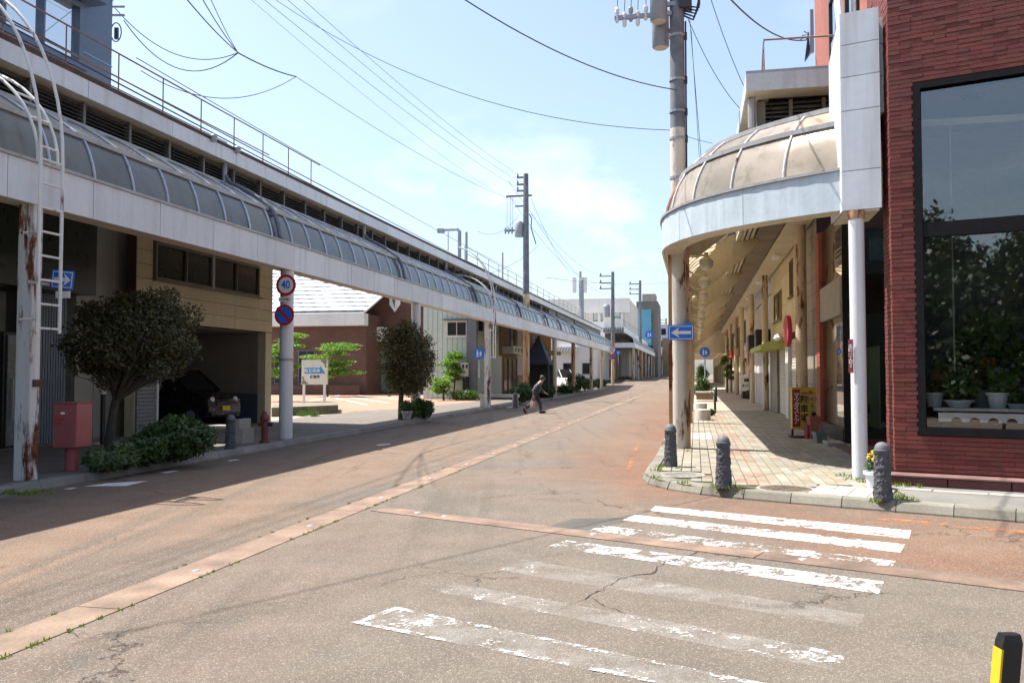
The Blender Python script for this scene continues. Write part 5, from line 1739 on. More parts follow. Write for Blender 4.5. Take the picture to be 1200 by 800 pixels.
mats_ = [PLASTERW, SIDINGR, BROWNW, PLASTERL, OCHRE, SIDINGR, PLASTERW]
desc = ['white narrow shop beyond the arched house', 'cream shop with pipes past the white narrow shop', 'brown shop deep in the right-hand walk', 'lilac shop deep in the right-hand walk',
        'ochre shop near the far gable of the walk', 'last cream shop before the far gable', 'white shop right at the far gable of the walk']
for k in range(7):
    a, b = prev + .05, prev + 4.6 + (k % 3) * 1.1
    t = thing('walk_shop', desc[k], 'building', W((a + b) / 2, 4), group=None)
    MB(F1).box(a, b, -6, 0, .1, 6.4 + .3 * (k % 2)).build('wall', mats_[k], t)
    window(t, F1, a + .8, b - .8, 3.6, 5.0, cols=2, fm=PIPE)
    if k % 2: shutter(t, F1, a + .5, b - .5, .14, 2.5, SHUT, pitch=.2)
    else: window(t, F1, a + .5, b - .5, .2, 2.6, cols=3, fm=BROWNW)
    MB(F1).box(a + .2, b - .2, .0, .12 + .2 * (k % 3), 2.85, 3.35).build('fascia_board', [SIGNWHITE, BROWNW, SIGNRED][k % 3], t)
    prev = b
# the walk goes on beyond the gable
t = thing('far_walk_block', 'pale shop block beyond the far gable on the right', 'building', W(110, 5))
MB(F1).box(94, 160, -6, 0, .1, 6.0).build('wall', SIDINGR, t)
for k in range(8):
    window(t, F1, 95 + k * 7, 99 + k * 7, .4, 2.8, cols=3, fm=BROWNW)
t = thing('shopping_canopy', 'distant canopy stretch on the right beyond the gable', 'canopy', W(120, 0))
MB(W).box(96, 160, -.6, 3, 4.2, 4.5).build('roof', CREAM, t)
for k in range(7):
    MB(W).tube([(98 + k * 9, -.3, .1), (98 + k * 9, -.3, 4.2)], .15, 8).build('post', CREAMRUST, t)

# ---------------------------------------------------------------- rise of the road and the next canopy on the left, far away
def gz(u_): return 0.003 if u_ < 85 else (.75 * (u_ - 85) / 26 if u_ < 111 else .75 + (u_ - 111) * .0045)
m = MB(W)
m.grid([[(u_, -60, gz(u_)) for u_ in (85, 98, 111, 160, 330)], [(u_, -1.1, gz(u_)) for u_ in (85, 98, 111, 160, 330)]])
struct(m, 'road_far', ROAD)
m = MB(W)
m.grid([[(u_, -60, gz(u_) + .1) for u_ in (108, 160, 330)], [(u_, -7.3, gz(u_) + .1) for u_ in (108, 160, 330)]])
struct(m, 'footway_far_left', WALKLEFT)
nx = thing('shopping_canopy', 'farther white canopy on the left past the side street', 'canopy', W(112, -7.6))
PN = Path([Vector(W(u_, -7.5)[:2]) for u_ in (109, 150, 240)], -1)
canopy(nx, PN, 0, 60, 2.5, 6, (PANEG, PANEU, ALU, PANEL), dz=.95)
MB(W).box(169, 240, -8.9, -7.5, 4.95, 6.6).build('far_stretch', PANEL, nx)
MB(W).box(109, 240, -11.5, -8.9, 6.9, 7.3).build('roof', STEELGREY, nx)
MB(W).box(109, 240, -8.95, -8.85, 6.9, 7.6).build('roof_fascia_panel', PANEL, nx)
MB(W).box(108.8, 108.95, -11.8, -7.5, 4.93, 5.55).build('end_fascia', PANEL, nx)
m = MB(W)
for k in range(9):
    MB(W).box(108.85 + .0, 108.9, -11.5 + k * .3, -11.3 + k * .3, 6.85, 7.5).build('end_grille_bar', LOUVRE, nx)
MB(W).tube([(109, -8.9, 7.6), (109, -8.9, 8.5), (200, -8.9, 8.5)], .03, 5).build('railing_bar', RAILRUST, nx)
for k in range(12):
    MB(W).tube([(110 + k * 9, -7.75, .5), (110 + k * 9, -7.75, 4.95)], .16, 8).build('post', [CREAMRUST, WHITERUST, CREAM][k % 3], nx)
for k, (a, b, mm, h) in enumerate(((112, 126, PLASTERW, 8.5), (126.3, 142, SIDINGR, 8), (142.3, 165, BROWNW, 9), (165.3, 200, PLASTERW, 9))):
    t = thing('far_shop', ['white far shop behind the next canopy', 'cream far shop behind the next canopy', 'brown far shop behind the next canopy', 'pale far shop at the end of the next canopy'][k], 'building', W(a, -11))
    fr = frame(W(0, -11.6)[:2], (S0, S1), (N0, N1))
    MB(fr).box(a, b, -6, 0, .5, h).build('wall', mm, t)
    for j in range(3):
        window(t, fr, a + 1 + j * 4, a + 4 + j * 4, 1.2, 3.6, cols=2, fm=PIPE)

# ---------------------------------------------------------------- writing
def lettering(txt, size, fr, c, y, m, parent, name='lettering', vertical=False, sx=1.0, bold=.0):
    """flat text standing in a facade frame, centred on (x, z) = c at distance y"""
    cu = bpy.data.curves.new('txt', 'FONT')
    cu.body = '\n'.join(txt) if vertical else txt
    cu.size, cu.align_x, cu.align_y = size, 'CENTER', 'CENTER'
    cu.extrude = .002
    cu.offset = bold
    if vertical: cu.space_line = .82
    o = bpy.data.objects.new('txt', cu)
    COL.objects.link(o)
    bpy.context.view_layer.update()
    me = bpy.data.meshes.new_from_object(o.evaluated_get(bpy.context.evaluated_depsgraph_get()))
    bpy.data.objects.remove(o)
    for v in me.vertices:
        v.co = Vector(fr(c[0] + v.co.x * sx, y + v.co.z, c[1] + v.co.y))
    me.materials.clear(); me.materials.append(m)
    return link(name, me, parent)

def facing(u_, v_):                                    # frame of a board that faces down the street towards the camera
    return frame(W(u_, v_)[:2], (N0, N1), (-S0, -S1))

def round_sign(lab, u_, v_, z, r, kind, pole=None):
    t = thing('road_sign', lab, 'road sign', W(u_, v_, z))
    fr = facing(u_, v_)
    MB(fr).disc((0, z), r, -.012, 0, 36).build('disc', SIGNRED if kind != 'blue' else SIGNBLUE, t)
    if kind == '40':
        MB(fr).disc((0, z), r * .74, .001, .004, 36).build('face', SIGNWHITE, t)
        lettering('40', r * 1.05, fr, (0, z), .006, SIGNBLUE, t, sx=.82, bold=.006)
    elif kind == 'nopark':
        MB(fr).disc((0, z), r * .76, .001, .004, 36).build('face', SIGNBLUE, t)
        w_ = r * .10; q = r * .74 * .7071
        MB(fr).prism([(-q - w_, .0045, z + q - w_), (q - w_, .0045, z - q - w_), (q + w_, .0045, z - q + w_), (-q + w_, .0045, z + q + w_)], (0, .003, 0)).build('bar', SIGNRED, t)
    else:
        for (cx, k_) in ((-.28, 1.0), (.24, .72)):        # walking adult and child
            MB(fr).disc((cx * r, z + r * (.42 * k_)), r * .13 * k_, .001, .004, 14).build('figure_head', SIGNWHITE, t)
            MB(fr).prism([((cx + a) * r, .001, z + b * k_ * r) for a, b in ((-.2, -.1), (-.12, .24), (.12, .24), (.2, -.1), (.1, -.1), (.16, -.62), (.04, -.62), (0, -.2), (-.06, -.62), (-.18, -.62), (-.1, -.1))][::-1], (0, .003, 0)).build('figure', SIGNWHITE, t)
    return t, fr

def arrow_sign(lab, u_, v_, z, w_, h_, direction, tilt=0.0, fr=None):
    t = thing('one_way_sign', lab, 'road sign', W(u_, v_, z))
    fr = fr or facing(u_, v_)
    tl = lambda x, zz: (x * cos(tilt) - zz * sin(tilt), z + x * sin(tilt) + zz * cos(tilt))
    def flat(P, y0, y1, nm, m):
        MB(fr).prism([(tl(a, b)[0], y0, tl(a, b)[1]) for a, b in P], (0, y1 - y0, 0)).build(nm, m, t)
    a, b = w_ / 2, h_ / 2
    flat([(-a, -b), (a, -b), (a, b), (-a, b)], -.01, 0, 'plate', SIGNBLUE)
    k, e = .012, .02
    for P in ([(-a + e, b - e - k), (a - e, b - e - k), (a - e, b - e), (-a + e, b - e)], [(-a + e, -b + e), (a - e, -b + e), (a - e, -b + e + k), (-a + e, -b + e + k)],
              [(-a + e, -b + e + k), (-a + e + k, -b + e + k), (-a + e + k, b - e - k), (-a + e, b - e - k)], [(a - e - k, -b + e + k), (a - e, -b + e + k), (a - e, b - e - k), (a - e - k, b - e - k)]):
        flat(P, .001, .003, 'border', SIGNWHITE)
    s_ = direction
    P = [(s_ * a * .78, 0), (s_ * a * .12, b * .68), (s_ * a * .28, b * .2), (-s_ * a * .78, b * .2), (-s_ * a * .78, -b * .2), (s_ * a * .28, -b * .2), (s_ * a * .12, -b * .68)]
    flat(P if s_ < 0 else P[::-1], .001, .004, 'arrow', SIGNWHITE)
    return t, fr

# speed and no-parking signs on the second post
up = post_u[1]
vv = -9.22 - .03
z40 = onv(335, 334, vv)[1]; znp = onv(333, 369, vv)[1]
us = up - .28
t, fr = round_sign('round red-rimmed speed limit sign reading 40 on the second canopy post', us, onu(335, 334, us)[0], onu(335, 334, us)[1], .245, '40')
MB(fr).tube([(0, -.02, z40), (0, -.25, z40)], .02, 6).build('bracket', GALV, t)
t, fr = round_sign('round no-parking sign with red slash below the speed limit sign', us, onu(333, 369, us)[0], onu(333, 369, us)[1], .240, 'nopark')
MB(fr).tube([(0, -.02, znp), (0, -.25, znp)], .02, 6).build('bracket', GALV, t)
v_, z = onu(334, 351, us)
t = thing('sign_plate', 'small white plate with a red arrow between both round signs', 'road sign', W(us, v_, z))
fr = facing(us, v_)
MB(fr).box(-.16, .14, -.01, 0, z - .045, z + .055).build('plate', SIGNWHITE, t)
MB(fr).prism([(-.11, .001, z - .005), (.05, .001, z - .005), (.05, .001, z - .025), (.11, .001, z + .007), (.05, .001, z + .035), (.05, .001, z + .018), (-.11, .001, z + .018)], (0, .003, 0)).build('arrow', SIGNRED, t)
# blue arrow sign behind the ladder
u_s = post_u[0] + .35
v_, z = onu(73, 327.5, u_s)
t, fr = arrow_sign('blue one-way sign with a white arrow behind the ladder on the left', u_s, v_, z, .37, .27, 1, tilt=-.10)
MB(fr).box(-.11, .13, -.01, 0, z - .27, z - .17).build('sub_plate', SIGNWHITE, t)
MB(fr).tube([(-.45, -.02, z), (.1, -.02, z)], .02, 6).build('bracket', GALV, t)
# one-way sign on the utility pole at the right
PU_ = G(797, 525, .12)
pu, pv = uvof(PU_.x, PU_.y)
u_s = pu - .24
v_, z = onu(798, 389.5, u_s)
t, fr = arrow_sign('blue one-way sign with a white arrow on the cream pole at the rounded canopy', u_s, v_, z, .50, .30, -1)
MB(fr).box(.08, .2, -.03, -.012, z + .15, z + .20).build('bracket', SIGNBLUE, t)
MB(fr).tube([(0, -.02, z), (0, -.2, z)], .03, 6).build('bracket', GALV, t)
# far signs
for (px, py, r, kind, u_, lab) in ((561.5, 414, .30, 'blue', 41, 'blue round sign left of the fourth canopy post'), (718.5, 409.5, .30, '40', 93, 'small distant speed limit sign on the far corner post'),
                                (718.5, 417.5, .30, 'nopark', 93, 'small distant no-parking sign on the far corner post'), (724.5, 413, .27, 'blue', 93.4, 'small distant blue round sign beside the far corner post'),
                                (761, 392, .55, 'blue', 112, 'blue round sign high over the next canopy'), (826, 412.5, .235, 'blue', 40, 'blue round sign in the walk behind the cream posts')):
    v_, z = onu(px, py, u_)
    t, fr = round_sign(lab, u_, v_, z, r, kind)
    MB(fr).tube([(0, -.03, z), (0, -.03, z - (1.2 if kind == 'blue' else .5))], .03, 6).build('mount', GALV, t)

# maroon address plate on the white post
qx = pc
va_, vb_ = G(1002, 561, .12), None
fr = frame((pc.x - .085, pc.y - .085), (.80, -.6), (-.6, -.80))
t = thing('address_plate', 'narrow maroon address plate with white characters on the white post', 'sign', (pc.x, pc.y, 1.6))
z0, z1 = 1.6 - (436.5 - 438) * -.0119, 1.6 + (438 - 397) * .0119
MB(fr).box(-.085, -.018, .0, .008, 1.615, z1).build('plate', mat('plate_maroon', (0.20, 0.035, 0.045), .5, .15, 4), t)
lettering('本町一丁目2', .066, fr, (-.0515, (1.615 + z1) / 2), .010, SIGNWHITE, t, vertical=True)

# standing shop board on the walk
us_, vs_ = uvof(*(G(943, 513, .12).xy))
fr = frame(W(us_, vs_)[:2], (N0 * .97 + S0 * .22, N1 * .97 + S1 * .22), (-S0 * .97 + N0 * .22, -S1 * .97 + N1 * .22))
t = thing('standing_sign', 'yellow standing shop board with a maroon strip and a red arrow on the walk', 'sign', W(us_, vs_, .12))
YEL = mat('board_yellow', (0.62, 0.42, 0.06), .55, .15, 2, streak=.2)
MAR = plain('board_maroon', (0.28, 0.02, 0.04), .5)
zb0, zb1 = .33, 1.29
MB(fr).box(-.29, .29, -.10, .0, zb0, zb1).build('board', YEL, t)
MB(fr).box(-.27, -.10, .001, .004, zb0 + .05, zb1 - .05).build('maroon_strip', MAR, t)
lettering('マツダストア', .145, fr, (-.185, (zb0 + zb1) / 2 - .01), .006, SIGNWHITE, t, vertical=True, bold=.002)
for k_, ch in enumerate('駐車場'):
    lettering(ch, .20, fr, (.0, zb1 - .29 - .215 * k_), .003, BLACK, t, bold=.004)
PURP = plain('board_purple', (0.20, 0.12, 0.22), .5)
lettering('NO', .13, fr, (.19, zb1 - .27), .003, PURP, t, bold=.003)
lettering('6', .19, fr, (.19, zb1 - .42), .003, PURP, t, bold=.004)
lettering('SI', .13, fr, (.19, zb1 - .59), .003, PURP, t, bold=.003)
lettering('0', .17, fr, (.20, zb1 - .76), .003, PURP, t, bold=.003)
MB(fr).prism([(-.07, .001, zb1 - .115), (.12, .001, zb1 - .125), (.12, .001, zb1 - .06), (.22, .001, zb1 - .125), (.22, .001, zb1 - .15), (-.07, .001, zb1 - .15)], (0, .004, 0)).build('red_arrow', SIGNRED, t)
for x in (-.27, .25):
    MB(fr).box(x - .02, x + .02, -.09, -.02, .12, zb0 - .002).build('leg', BLACK, t)
MB(fr).box(-.29, .29, -.25, .1, .12, .17).build('base', BLACK, t)
one(MB(fr).box(-.05, .12, .1, .3, .12, .45), 'red_bucket', plain('bucket_red', (0.25, 0.03, 0.04), .5), 'small dark red box leaning under the yellow board', 'box', bevel=.02)

# car park board
PBc = G(368, 479, .12)
ub_, vb_ = uvof(PBc.x, PBc.y)
fr = facing(ub_, vb_)
x0, z1 = onu(353.5, 421.5, ub_); x1, z0 = onu(383.5, 450.5, ub_)
x0 -= vb_; x1 -= vb_
t = thing('car_park_board', 'white car park board with a blue band on two posts', 'sign', W(ub_, vb_, .12))
BOARDW = mat('board_white', (0.62, 0.60, 0.55), .55, .1, 2, streak=.2)
MB(fr).box(x0, x1, -.08, 0, z0, z1).build('board', BOARDW, t)
for x in (x0 + .05, x1 - .19):
    MB(fr).box(x, x + .10, -.07, -.01, .12, z0 - .002).build('post', WHITEPOLE, t)
wd, ht = x1 - x0, z1 - z0
zc_ = z0 + ht * .52
MB(fr).prism([(x0 + wd * .12, .001, zc_ - ht * .08), (x1 - wd * .08, .001, zc_ - ht * .08), (x0 + wd * .74, .001, zc_ + ht * .24), (x0 + wd * .72, .001, zc_ + ht * .16), (x0 + wd * .12, .001, zc_ + ht * .16)], (0, .004, 0)).build('blue_arrow', plain('board_blue', (0.04, 0.25, 0.5), .5), t)
lettering('もとの木', ht * .17, fr, (x0 + wd * .42, zc_ + ht * .04), .007, SIGNWHITE, t, bold=.004)
lettering('駐車場', ht * .14, fr, (x0 + wd * .52, z0 + ht * .30), .003, BLACK, t, bold=.004)
for k, (bx, bz, n) in enumerate(((.03, .02, 3), (.03, .09, 2), (.05, .17, 1), (.03, .25, 1))):
    for j in range(n):
        MB(fr).box(x0 + wd * (bx + j * .075), x0 + wd * (bx + j * .075 + .065), .001, .004, z0 + ht * bz, z0 + ht * (bz + .055)).build('brick_motif', mat('motif_%d%d' % (k, j), (.12, .045, .03), .6, .1, 2) if (k + j) == 0 else RUSTY, t)
        MB(fr).box(x1 - wd * (bx + j * .075 + .065), x1 - wd * (bx + j * .075), .001, .004, z1 - ht * (bz + .055), z1 - ht * bz).build('brick_motif', RUSTY, t)

# ---------------------------------------------------------------- bollards
b1_, b2_, b3_ = G(786, 546.5, .12), G(848, 571, .12), G(1034.5, 585.5, .12)
bp = thing('bollard', 'granite bollard with a domed cap in the middle of the kerb corner', 'bollard', b2_, .3, 'granite bollards', local=True)
m = MB()
rows_ = []
NSEG, NR_ = 40, 44
i0 = 0
for k in range(NR_ + 1):
    z = .54 * k / NR_
    r = .106 - .024 * k / NR_
    row = []
    for j in range(NSEG):
        w_ = 2 * pi * j / NSEG
        q = Vector((cos(w_) * 3.2, sin(w_) * 3.2, z * 16))
        from mathutils import noise as mnoise
        dr_ = .012 * mnoise.noise(q * 1.1) + .010 * mnoise.noise(q * 2.6)
        row.append(((r + dr_) * cos(w_), (r + dr_) * sin(w_), z))
    row.append(row[0])
    rows_.append(row)
m.grid(rows_)
m.build('shaft', GRANITE, bp)
MB().lathe((0, 0, .54), [(.088, 0), (.095, .012), (.095, .045), (.086, .055)], 24).build('collar', GRANITE, bp, smooth=True)
CAPM = mat('granite_cap', (0.12, 0.125, 0.14), .7, .2, 8, bump=.3)
MB().lathe((0, 0, .59), [(.086, 0), (.084, .025), (.068, .06), (.040, .082), (.010, .09)], 24).build('cap', CAPM, bp, smooth=True)
dup(bp, b1_, 1.1, 'granite bollard standing by the road edge beside the cream pole')
dup(bp, b3_, 2.3, 'granite bollard in front of the brick wall corner')
dup(bp, G(270, 526, .12), .4, 'shaded granite bollard beside the white bench by the garage')
dup(bp, G(604, 478, .12), .9, 'distant granite bollard behind the walking person')

# flexible post at the bottom right corner
fp = atY(1183, 742, 2.62)
lean = Vector((-.055, .0, 0))
t = thing('road_post', 'black flexible road post with a yellow reflective edge in the near corner', 'post', (fp.x - .05, fp.y, 0))
m = MB()
top = Vector((fp.x + .0, fp.y, fp.z))
bot = Vector((fp.x - .075, fp.y + .02, 0))
sec_ = [(-.030, -.022), (.030, -.022), (.036, .0), (.030, .022), (-.030, .022)]
rows_ = []
for f_ in (0, .25, .5, .75, .97, 1.0):
    q = bot.lerp(top, f_)
    s_ = 1.0 if f_ < 1 else .82
    rows_.append([(q.x + a * s_, q.y + b * s_, q.z) for a, b in sec_ + sec_[:1]])
m.grid(rows_)
m.poly(rows_[-1][:-1])
m.build('body', mat('rubber_black', (0.012, 0.012, 0.013), .45, .2, 5, bump=.1), t)
m = MB()
m.grid([[(bot.lerp(top, f_).x - .0335, bot.lerp(top, f_).y - .024, bot.lerp(top, f_).z) for f_ in (0, .95)], [(bot.lerp(top, f_).x - .0335, bot.lerp(top, f_).y + .022, bot.lerp(top, f_).z) for f_ in (0, .95)]])
m.grid([[(bot.lerp(top, f_).x - .0335, bot.lerp(top, f_).y - .0245, bot.lerp(top, f_).z) for f_ in (0, .95)], [(bot.lerp(top, f_).x - .0275, bot.lerp(top, f_).y - .0245, bot.lerp(top, f_).z) for f_ in (0, .95)]])
m.build('reflector', plain('reflector_yellow', (0.80, 0.42, 0.02), .4), t)
MB().lathe((bot.x, bot.y, 0), [(.11, 0), (.10, .03), (.05, .05)], 16).build('base', BLACK, t)

# ---------------------------------------------------------------- pink collection box, bench, hydrant, small left-hand things
q = G(84, 551, .12)
t = thing('collection_box', 'faded pink-red metal collection box on a round post by the kerb', 'post box', q, radians(-8), local=True)
PINK = mat('faded_red_paint', (0.36, 0.105, 0.10), .55, .12, 2, streak=.3, scol=(.25, .06, .05), obj=True)
zb, zt_ = .36, 1.03
MB().box(-.20, .20, -.19, .19, zb, zt_).build('cabinet', PINK, t, bevel=.015)
MB().box(-.21, .21, -.20, .20, zt_ + .002, zt_ + .015).build('lid', PINK, t)
MB().lathe((0, 0, 0), [(.10, 0), (.10, zb)], 16).build('post', PINK, t, smooth=True)
MB().lathe((-.03, -.193, .87), [(.0, 0), (.035, 0), (.03, .03)], 3).build('emblem', SIGNWHITE, t)
MB().box(-.17, .0, -.194, -.1905, .78, .80).build('marking', SIGNRED, t)
MB().box(-.17, -.04, -.194, -.1905, .72, .74).build('marking', SIGNRED, t)
q = G(62, 507, .12)
t = thing('hoop_rail', 'grey bent pipe rail behind the pink box', 'rail', q, 0, local=True)
MB().tube([(-.0, 0, 0), (-.0, 0, .85), (.06, 0, .93), (.16, 0, .95), (1.2, .1, .95), (1.26, .1, .9), (1.28, .1, 0)], .025, 8).build('pipe', GALV, t, smooth=True)
q = G(120, 520, .12)
t = thing('marker_post', 'thin black marker post with a pale top beside the first tree', 'post', q, 0, local=True)
MB().tube([(0, 0, 0), (0, 0, 1.05)], .05, 10).build('shaft', BLACK, t)
MB().lathe((0, 0, 1.05), [(.05, 0), (.05, .05), (.03, .08)], 10).build('top', SIGNWHITE, t)
q = G(281, 519, .12)
t = thing('bench', 'concrete bench with stepped white ends beside the round shrub', 'bench', q, ROT, local=True)
MB().box(-1.6, .0, -.2, .2, .30, .38).build('seat', CONCRETE, t, bevel=.01)
for x in (-1.62, .0):
    MB().box(x, x + .20, -.24, .24, 0, .32).box(x, x + .12, -.24, .24, .321, .52).build('end', CONCRETE, t)
q = G(310, 519, .12)
t = thing('hydrant', 'dark red hydrant post with a pointed cap near the speed sign post', 'hydrant', q, 0, local=True)
DRED = mat('hydrant_red', (0.16, 0.03, 0.025), .55, .2, 5)
MB().lathe((0, 0, 0), [(.11, 0), (.11, .05), (.075, .07), (.075, .48), (.10, .50), (.10, .55), (.07, .60), (.03, .68)], 14).build('body', DRED, t, smooth=True)
MB().tube([(.05, 0, .4), (.17, 0, .4)], .04, 8).build('outlet', BLACK, t)
MB().tube([(-.15, 0, .4), (-.05, 0, .4)], .035, 8).build('outlet', DRED, t)
q = G(585, 476, .12)
t = thing('bench', 'small concrete bench beside the fourth canopy post', 'bench', q, ROT, local=True)
MB().box(-.9, .9, -.25, .25, .42, .55).build('seat', CONCLIGHT, t)
for x in (-.85, .65):
    MB().box(x, x + .2, -.22, .22, 0, .419).build('end', CONCLIGHT, t)
# black gazebo tent
q = G(631, 466, .12)
t = thing('black_gazebo', 'black pointed gazebo tent with posts beside the rusty canopy post', 'gazebo', q, ROT, local=True)
NAVY = mat('canvas_navy', (0.010, 0.014, 0.028), .7, .2, 2)
m = MB()
a, zt0, zt1 = .78, 2.35, 3.9
zt0 = .0 + 2.2
m.f += [(0, 1, 4), (1, 2, 4), (2, 3, 4), (3, 0, 4), (0, 1, 6, 5), (1, 2, 7, 6), (2, 3, 8, 7), (3, 0, 5, 8)]
m.v += [(-a, -a, zt0), (a, -a, zt0), (a, a, zt0), (-a, a, zt0), (0, 0, zt1), (-a, -a, zt0 - .15), (a, -a, zt0 - .15), (a, a, zt0 - .15), (-a, a, zt0 - .15)]
m.build('roof', NAVY, t)
for (x, y) in ((-a, -a), (a, -a), (a, a), (-a, a)):
    MB().box(x * .97 - .04, x * .97 + .04, y * .97 - .04, y * .97 + .04, 0, zt0 - .1).build('post', BLACK, t)
MB().box(-.72, .72, .70, .74, .0, 2.1).build('rear_panel', DARK, t)

# ---------------------------------------------------------------- things standing on the right-hand walk
q = G(824.5, 492, .12)
t = thing('concrete_planter', 'pair of white concrete drums stacked as a planter near the cream posts', 'planter', q, 0, local=True)
MB().lathe((0, 0, 0), [(.22, 0), (.225, .02), (.225, .33), (.20, .35)], 20).build('lower_drum', CONCLIGHT, t, smooth=True)
MB().lathe((-.01, .3, 0), [(.19, 0), (.19, .52), (.165, .54)], 20).build('upper_drum', CONCLIGHT, t, smooth=True)
q = G(838, 484, .12)
t = thing('post_rail', 'short black bent post beside the concrete drums', 'post', q, ROT, local=True)
MB().tube([(0, 0, 0), (0, 0, .62), (-.03, .1, .78), (-.1, .2, .82)], .045, 8).build('pipe', BLACK, t, smooth=True)
q = G(826, 470, .12)
t = thing('planter_bench', 'dark planter box with a pale top farther up the kerb side', 'planter', q, ROT, local=True)
MB().box(-.45, .45, -.3, .9, .1, .45).build('box', BROWNW, t)
MB().box(-.5, .5, -.35, .95, .452, .52).build('top', CONCLIGHT, t)
MB().box(.55, .65, -.3, .3, 0, .75).build('back_post', BLACK, t)
q = G(876, 467, .12)
t = thing('white_cabinet', 'white roofed cabinet on a black stand against the far shop fronts', 'cabinet', q, ROT, local=True)
MB().box(-.28, .28, -.2, .2, .0, .45).build('stand', BLACK, t)
MB().box(-.42, .42, -.28, .28, .452, 1.30).build('body', SIGNWHITE, t, bevel=.02)
MB().prism([(-.46, -.3, 1.302), (.46, -.3, 1.302), (.0, -.3, 1.52)], (0, .6, 0)).build('roof', SIGNWHITE, t)
MB().box(-.2, .2, -.292, -.282, 1.02, 1.2).build('screen', BLACK, t)
MB().box(-.3, -.2, -.292, -.282, .72, .86).box(-.15, .3, -.292, -.282, .76, .82).build('lettering', PIPE, t)
MB().box(-.1, .1, -.1, .1, 1.53, 2.2).build('sign_stem', CREAMRUST, t)
# light fixture boxes on the canopy's inner edge
for k in range(5):
    q = W(22 + k * 8, 2.7, 5.50)
    one(MB(frame(q[:2], (S0, S1), (N0, N1))).box(-.5, .5, -.1, .1, 5.50, 5.597), 'strip_light', SIGNWHITE,
        ['nearest strip light under the inner canopy edge', 'second strip light under the inner canopy edge', 'third strip light under the inner canopy edge', 'fourth strip light deep under the canopy', 'fifth strip light deep under the canopy'][k], 'lamp', 'strip lights')

# ---------------------------------------------------------------- utility poles
def pole(lab, base, h, r0, r1, m, paint=None, zp=0):
    t = thing('utility_pole', lab, 'utility pole', base, ROT, local=True)
    n = 16
    if paint:
        MB().lathe((0, 0, 0), [(r0 + .006, 0), (r0 + .004, zp)], n).build('painted_foot', paint, t, smooth=True)
        MB().lathe((0, 0, zp), [(r0, 0), (r1, h - zp)], n).build('shaft', m, t, smooth=True)
    else:
        MB().lathe((0, 0, 0), [(r0, 0), (r1, h)], n).build('shaft', m, t, smooth=True)
    return t
def arms(t, zs_, x0, x1, ins=3, y=-.2):
    for z in zs_:
        MB().box(x0, x1, y - .04, y + .04, z - .04, z + .04).build('cross_arm', STEELGREY, t)
        for k in range(ins):
            x = x0 + (x1 - x0) * (k + .1) / max(1, ins)
            MB().lathe((x, y, z + .04), [(.03, 0), (.055, .03), (.03, .08), (.055, .12), (.03, .17)], 8).build('insulator', SIGNWHITE, t)
# main pole passing through the rounded canopy
zpaint = atY(797, 158, PU_.y)[2]
t = pole('tall utility pole rising through the rounded canopy, cream below and grey above', PU_, 12.5, .150, .135, POLEGREY, mat('pole_cream', (0.60, 0.56, 0.48), .55, .1, 1.5, rust=.12, streak=.25), zpaint)
for s_, m_ in ((-.175, ORANGERUST), (.175, ORANGERUST)):
    MB().box(s_ - .035, s_ + .035, -.06, .06, .0, 4.0).build('rust_pipe', m_, t)
for z in (5.4, 6.2, 6.75, 7.4, 8.3):
    MB().lathe((0, 0, z), [(.168, 0), (.168, .05)], 14).build('band', STEELGREY, t)
    MB().box(.14, .2, -.05, .05, z - .05, z + .08).build('clamp', WIRE, t)
MB().tube([(.17, -.05, 4.0), (.17, -.05, 8.6)], .018, 6).build('cable', WIRE, t)
for (x, y, z, hh) in ((-.36, -.10, 8.62, 1.3), (-.34, .28, 8.22, .8)):
    c_ = MB().lathe((x, y, z), [(.15, 0), (.175, .03), (.175, hh - .05), (.12, hh)], 20).build('transformer', STEELGREY, t, smooth=True)
    MB().lathe((x, y, z - .012), [(.13, 0), (.15, .012)], 20).build('transformer_base', CREAM, t)
    MB().box(x, 0, y - .04, y + .04, z + .3, z + .38).build('hanger', STEELGREY, t)
MB().box(-1.25, -.1, -.16, -.08, 8.72, 8.80).build('cross_arm', STEELGREY, t)
for k, x in enumerate((-1.2, -1.05, -.92, -.78, -.62)):
    MB().lathe((x, -.12, 8.66 - .1 * (k % 2)), [(.025, 0), (.045, .04), (.045, .12), (.03, .16), (.05, .2), (.05, .27), (.02, .33)], 10).build('insulator', SIGNWHITE if k != 2 else STEELGREY, t)
    MB().tube([(x, -.12, 8.9), (x + .03, -.12, 9.6)], .008, 5).build('jumper', WIRE, t)
for k in range(5):
    a_ = k * .35
    MB().tube([(.12, .0, 8.75 + .05 * k), (.32 + .03 * k, -.05, 8.62 + .06 * k), (.45, 0, 8.95 + .08 * k), (.42, .0, 9.6)], .022, 6).build('cable_loop', WIRE, t, smooth=True)
MB().box(.05, .3, -.2, .1, 8.85, 9.15).build('junction_box', WIRE, t)

def on_left(px, v): return onv(px, 440, v)[0]
u5 = on_left(616.5, -9.75)
t = pole('grey utility pole with a transformer rising behind the left canopy', W(u5, -9.75, .1), onv(616.5, 204, -9.75)[1] - .1, .20, .15, POLEGREY, CREAMRUST, 6.2)
zt5 = onv(616.5, 204, -9.75)[1] - .1
for k, z in enumerate((zt5 - .2, zt5 - .62, zt5 - 1.0)):
    MB().box(-.55, 0, -.05, .05, z - .05, z + .05).build('cross_arm', PIPE, t)
    MB().lathe((-.5, 0, z), [(.04, 0), (.06, .1), (.03, .25)], 8).build('insulator', PIPE, t)
MB().box(-1.2, .35, -.05, .05, zt5 - 1.35, zt5 - 1.25).build('cross_arm', PIPE, t)
for x in (-1.15, -.95, -.8):
    MB().tube([(x, 0, zt5 - 1.35), (x, 0, zt5 - 3.3)], .012, 5).build('jumper', WIREGREY, t)
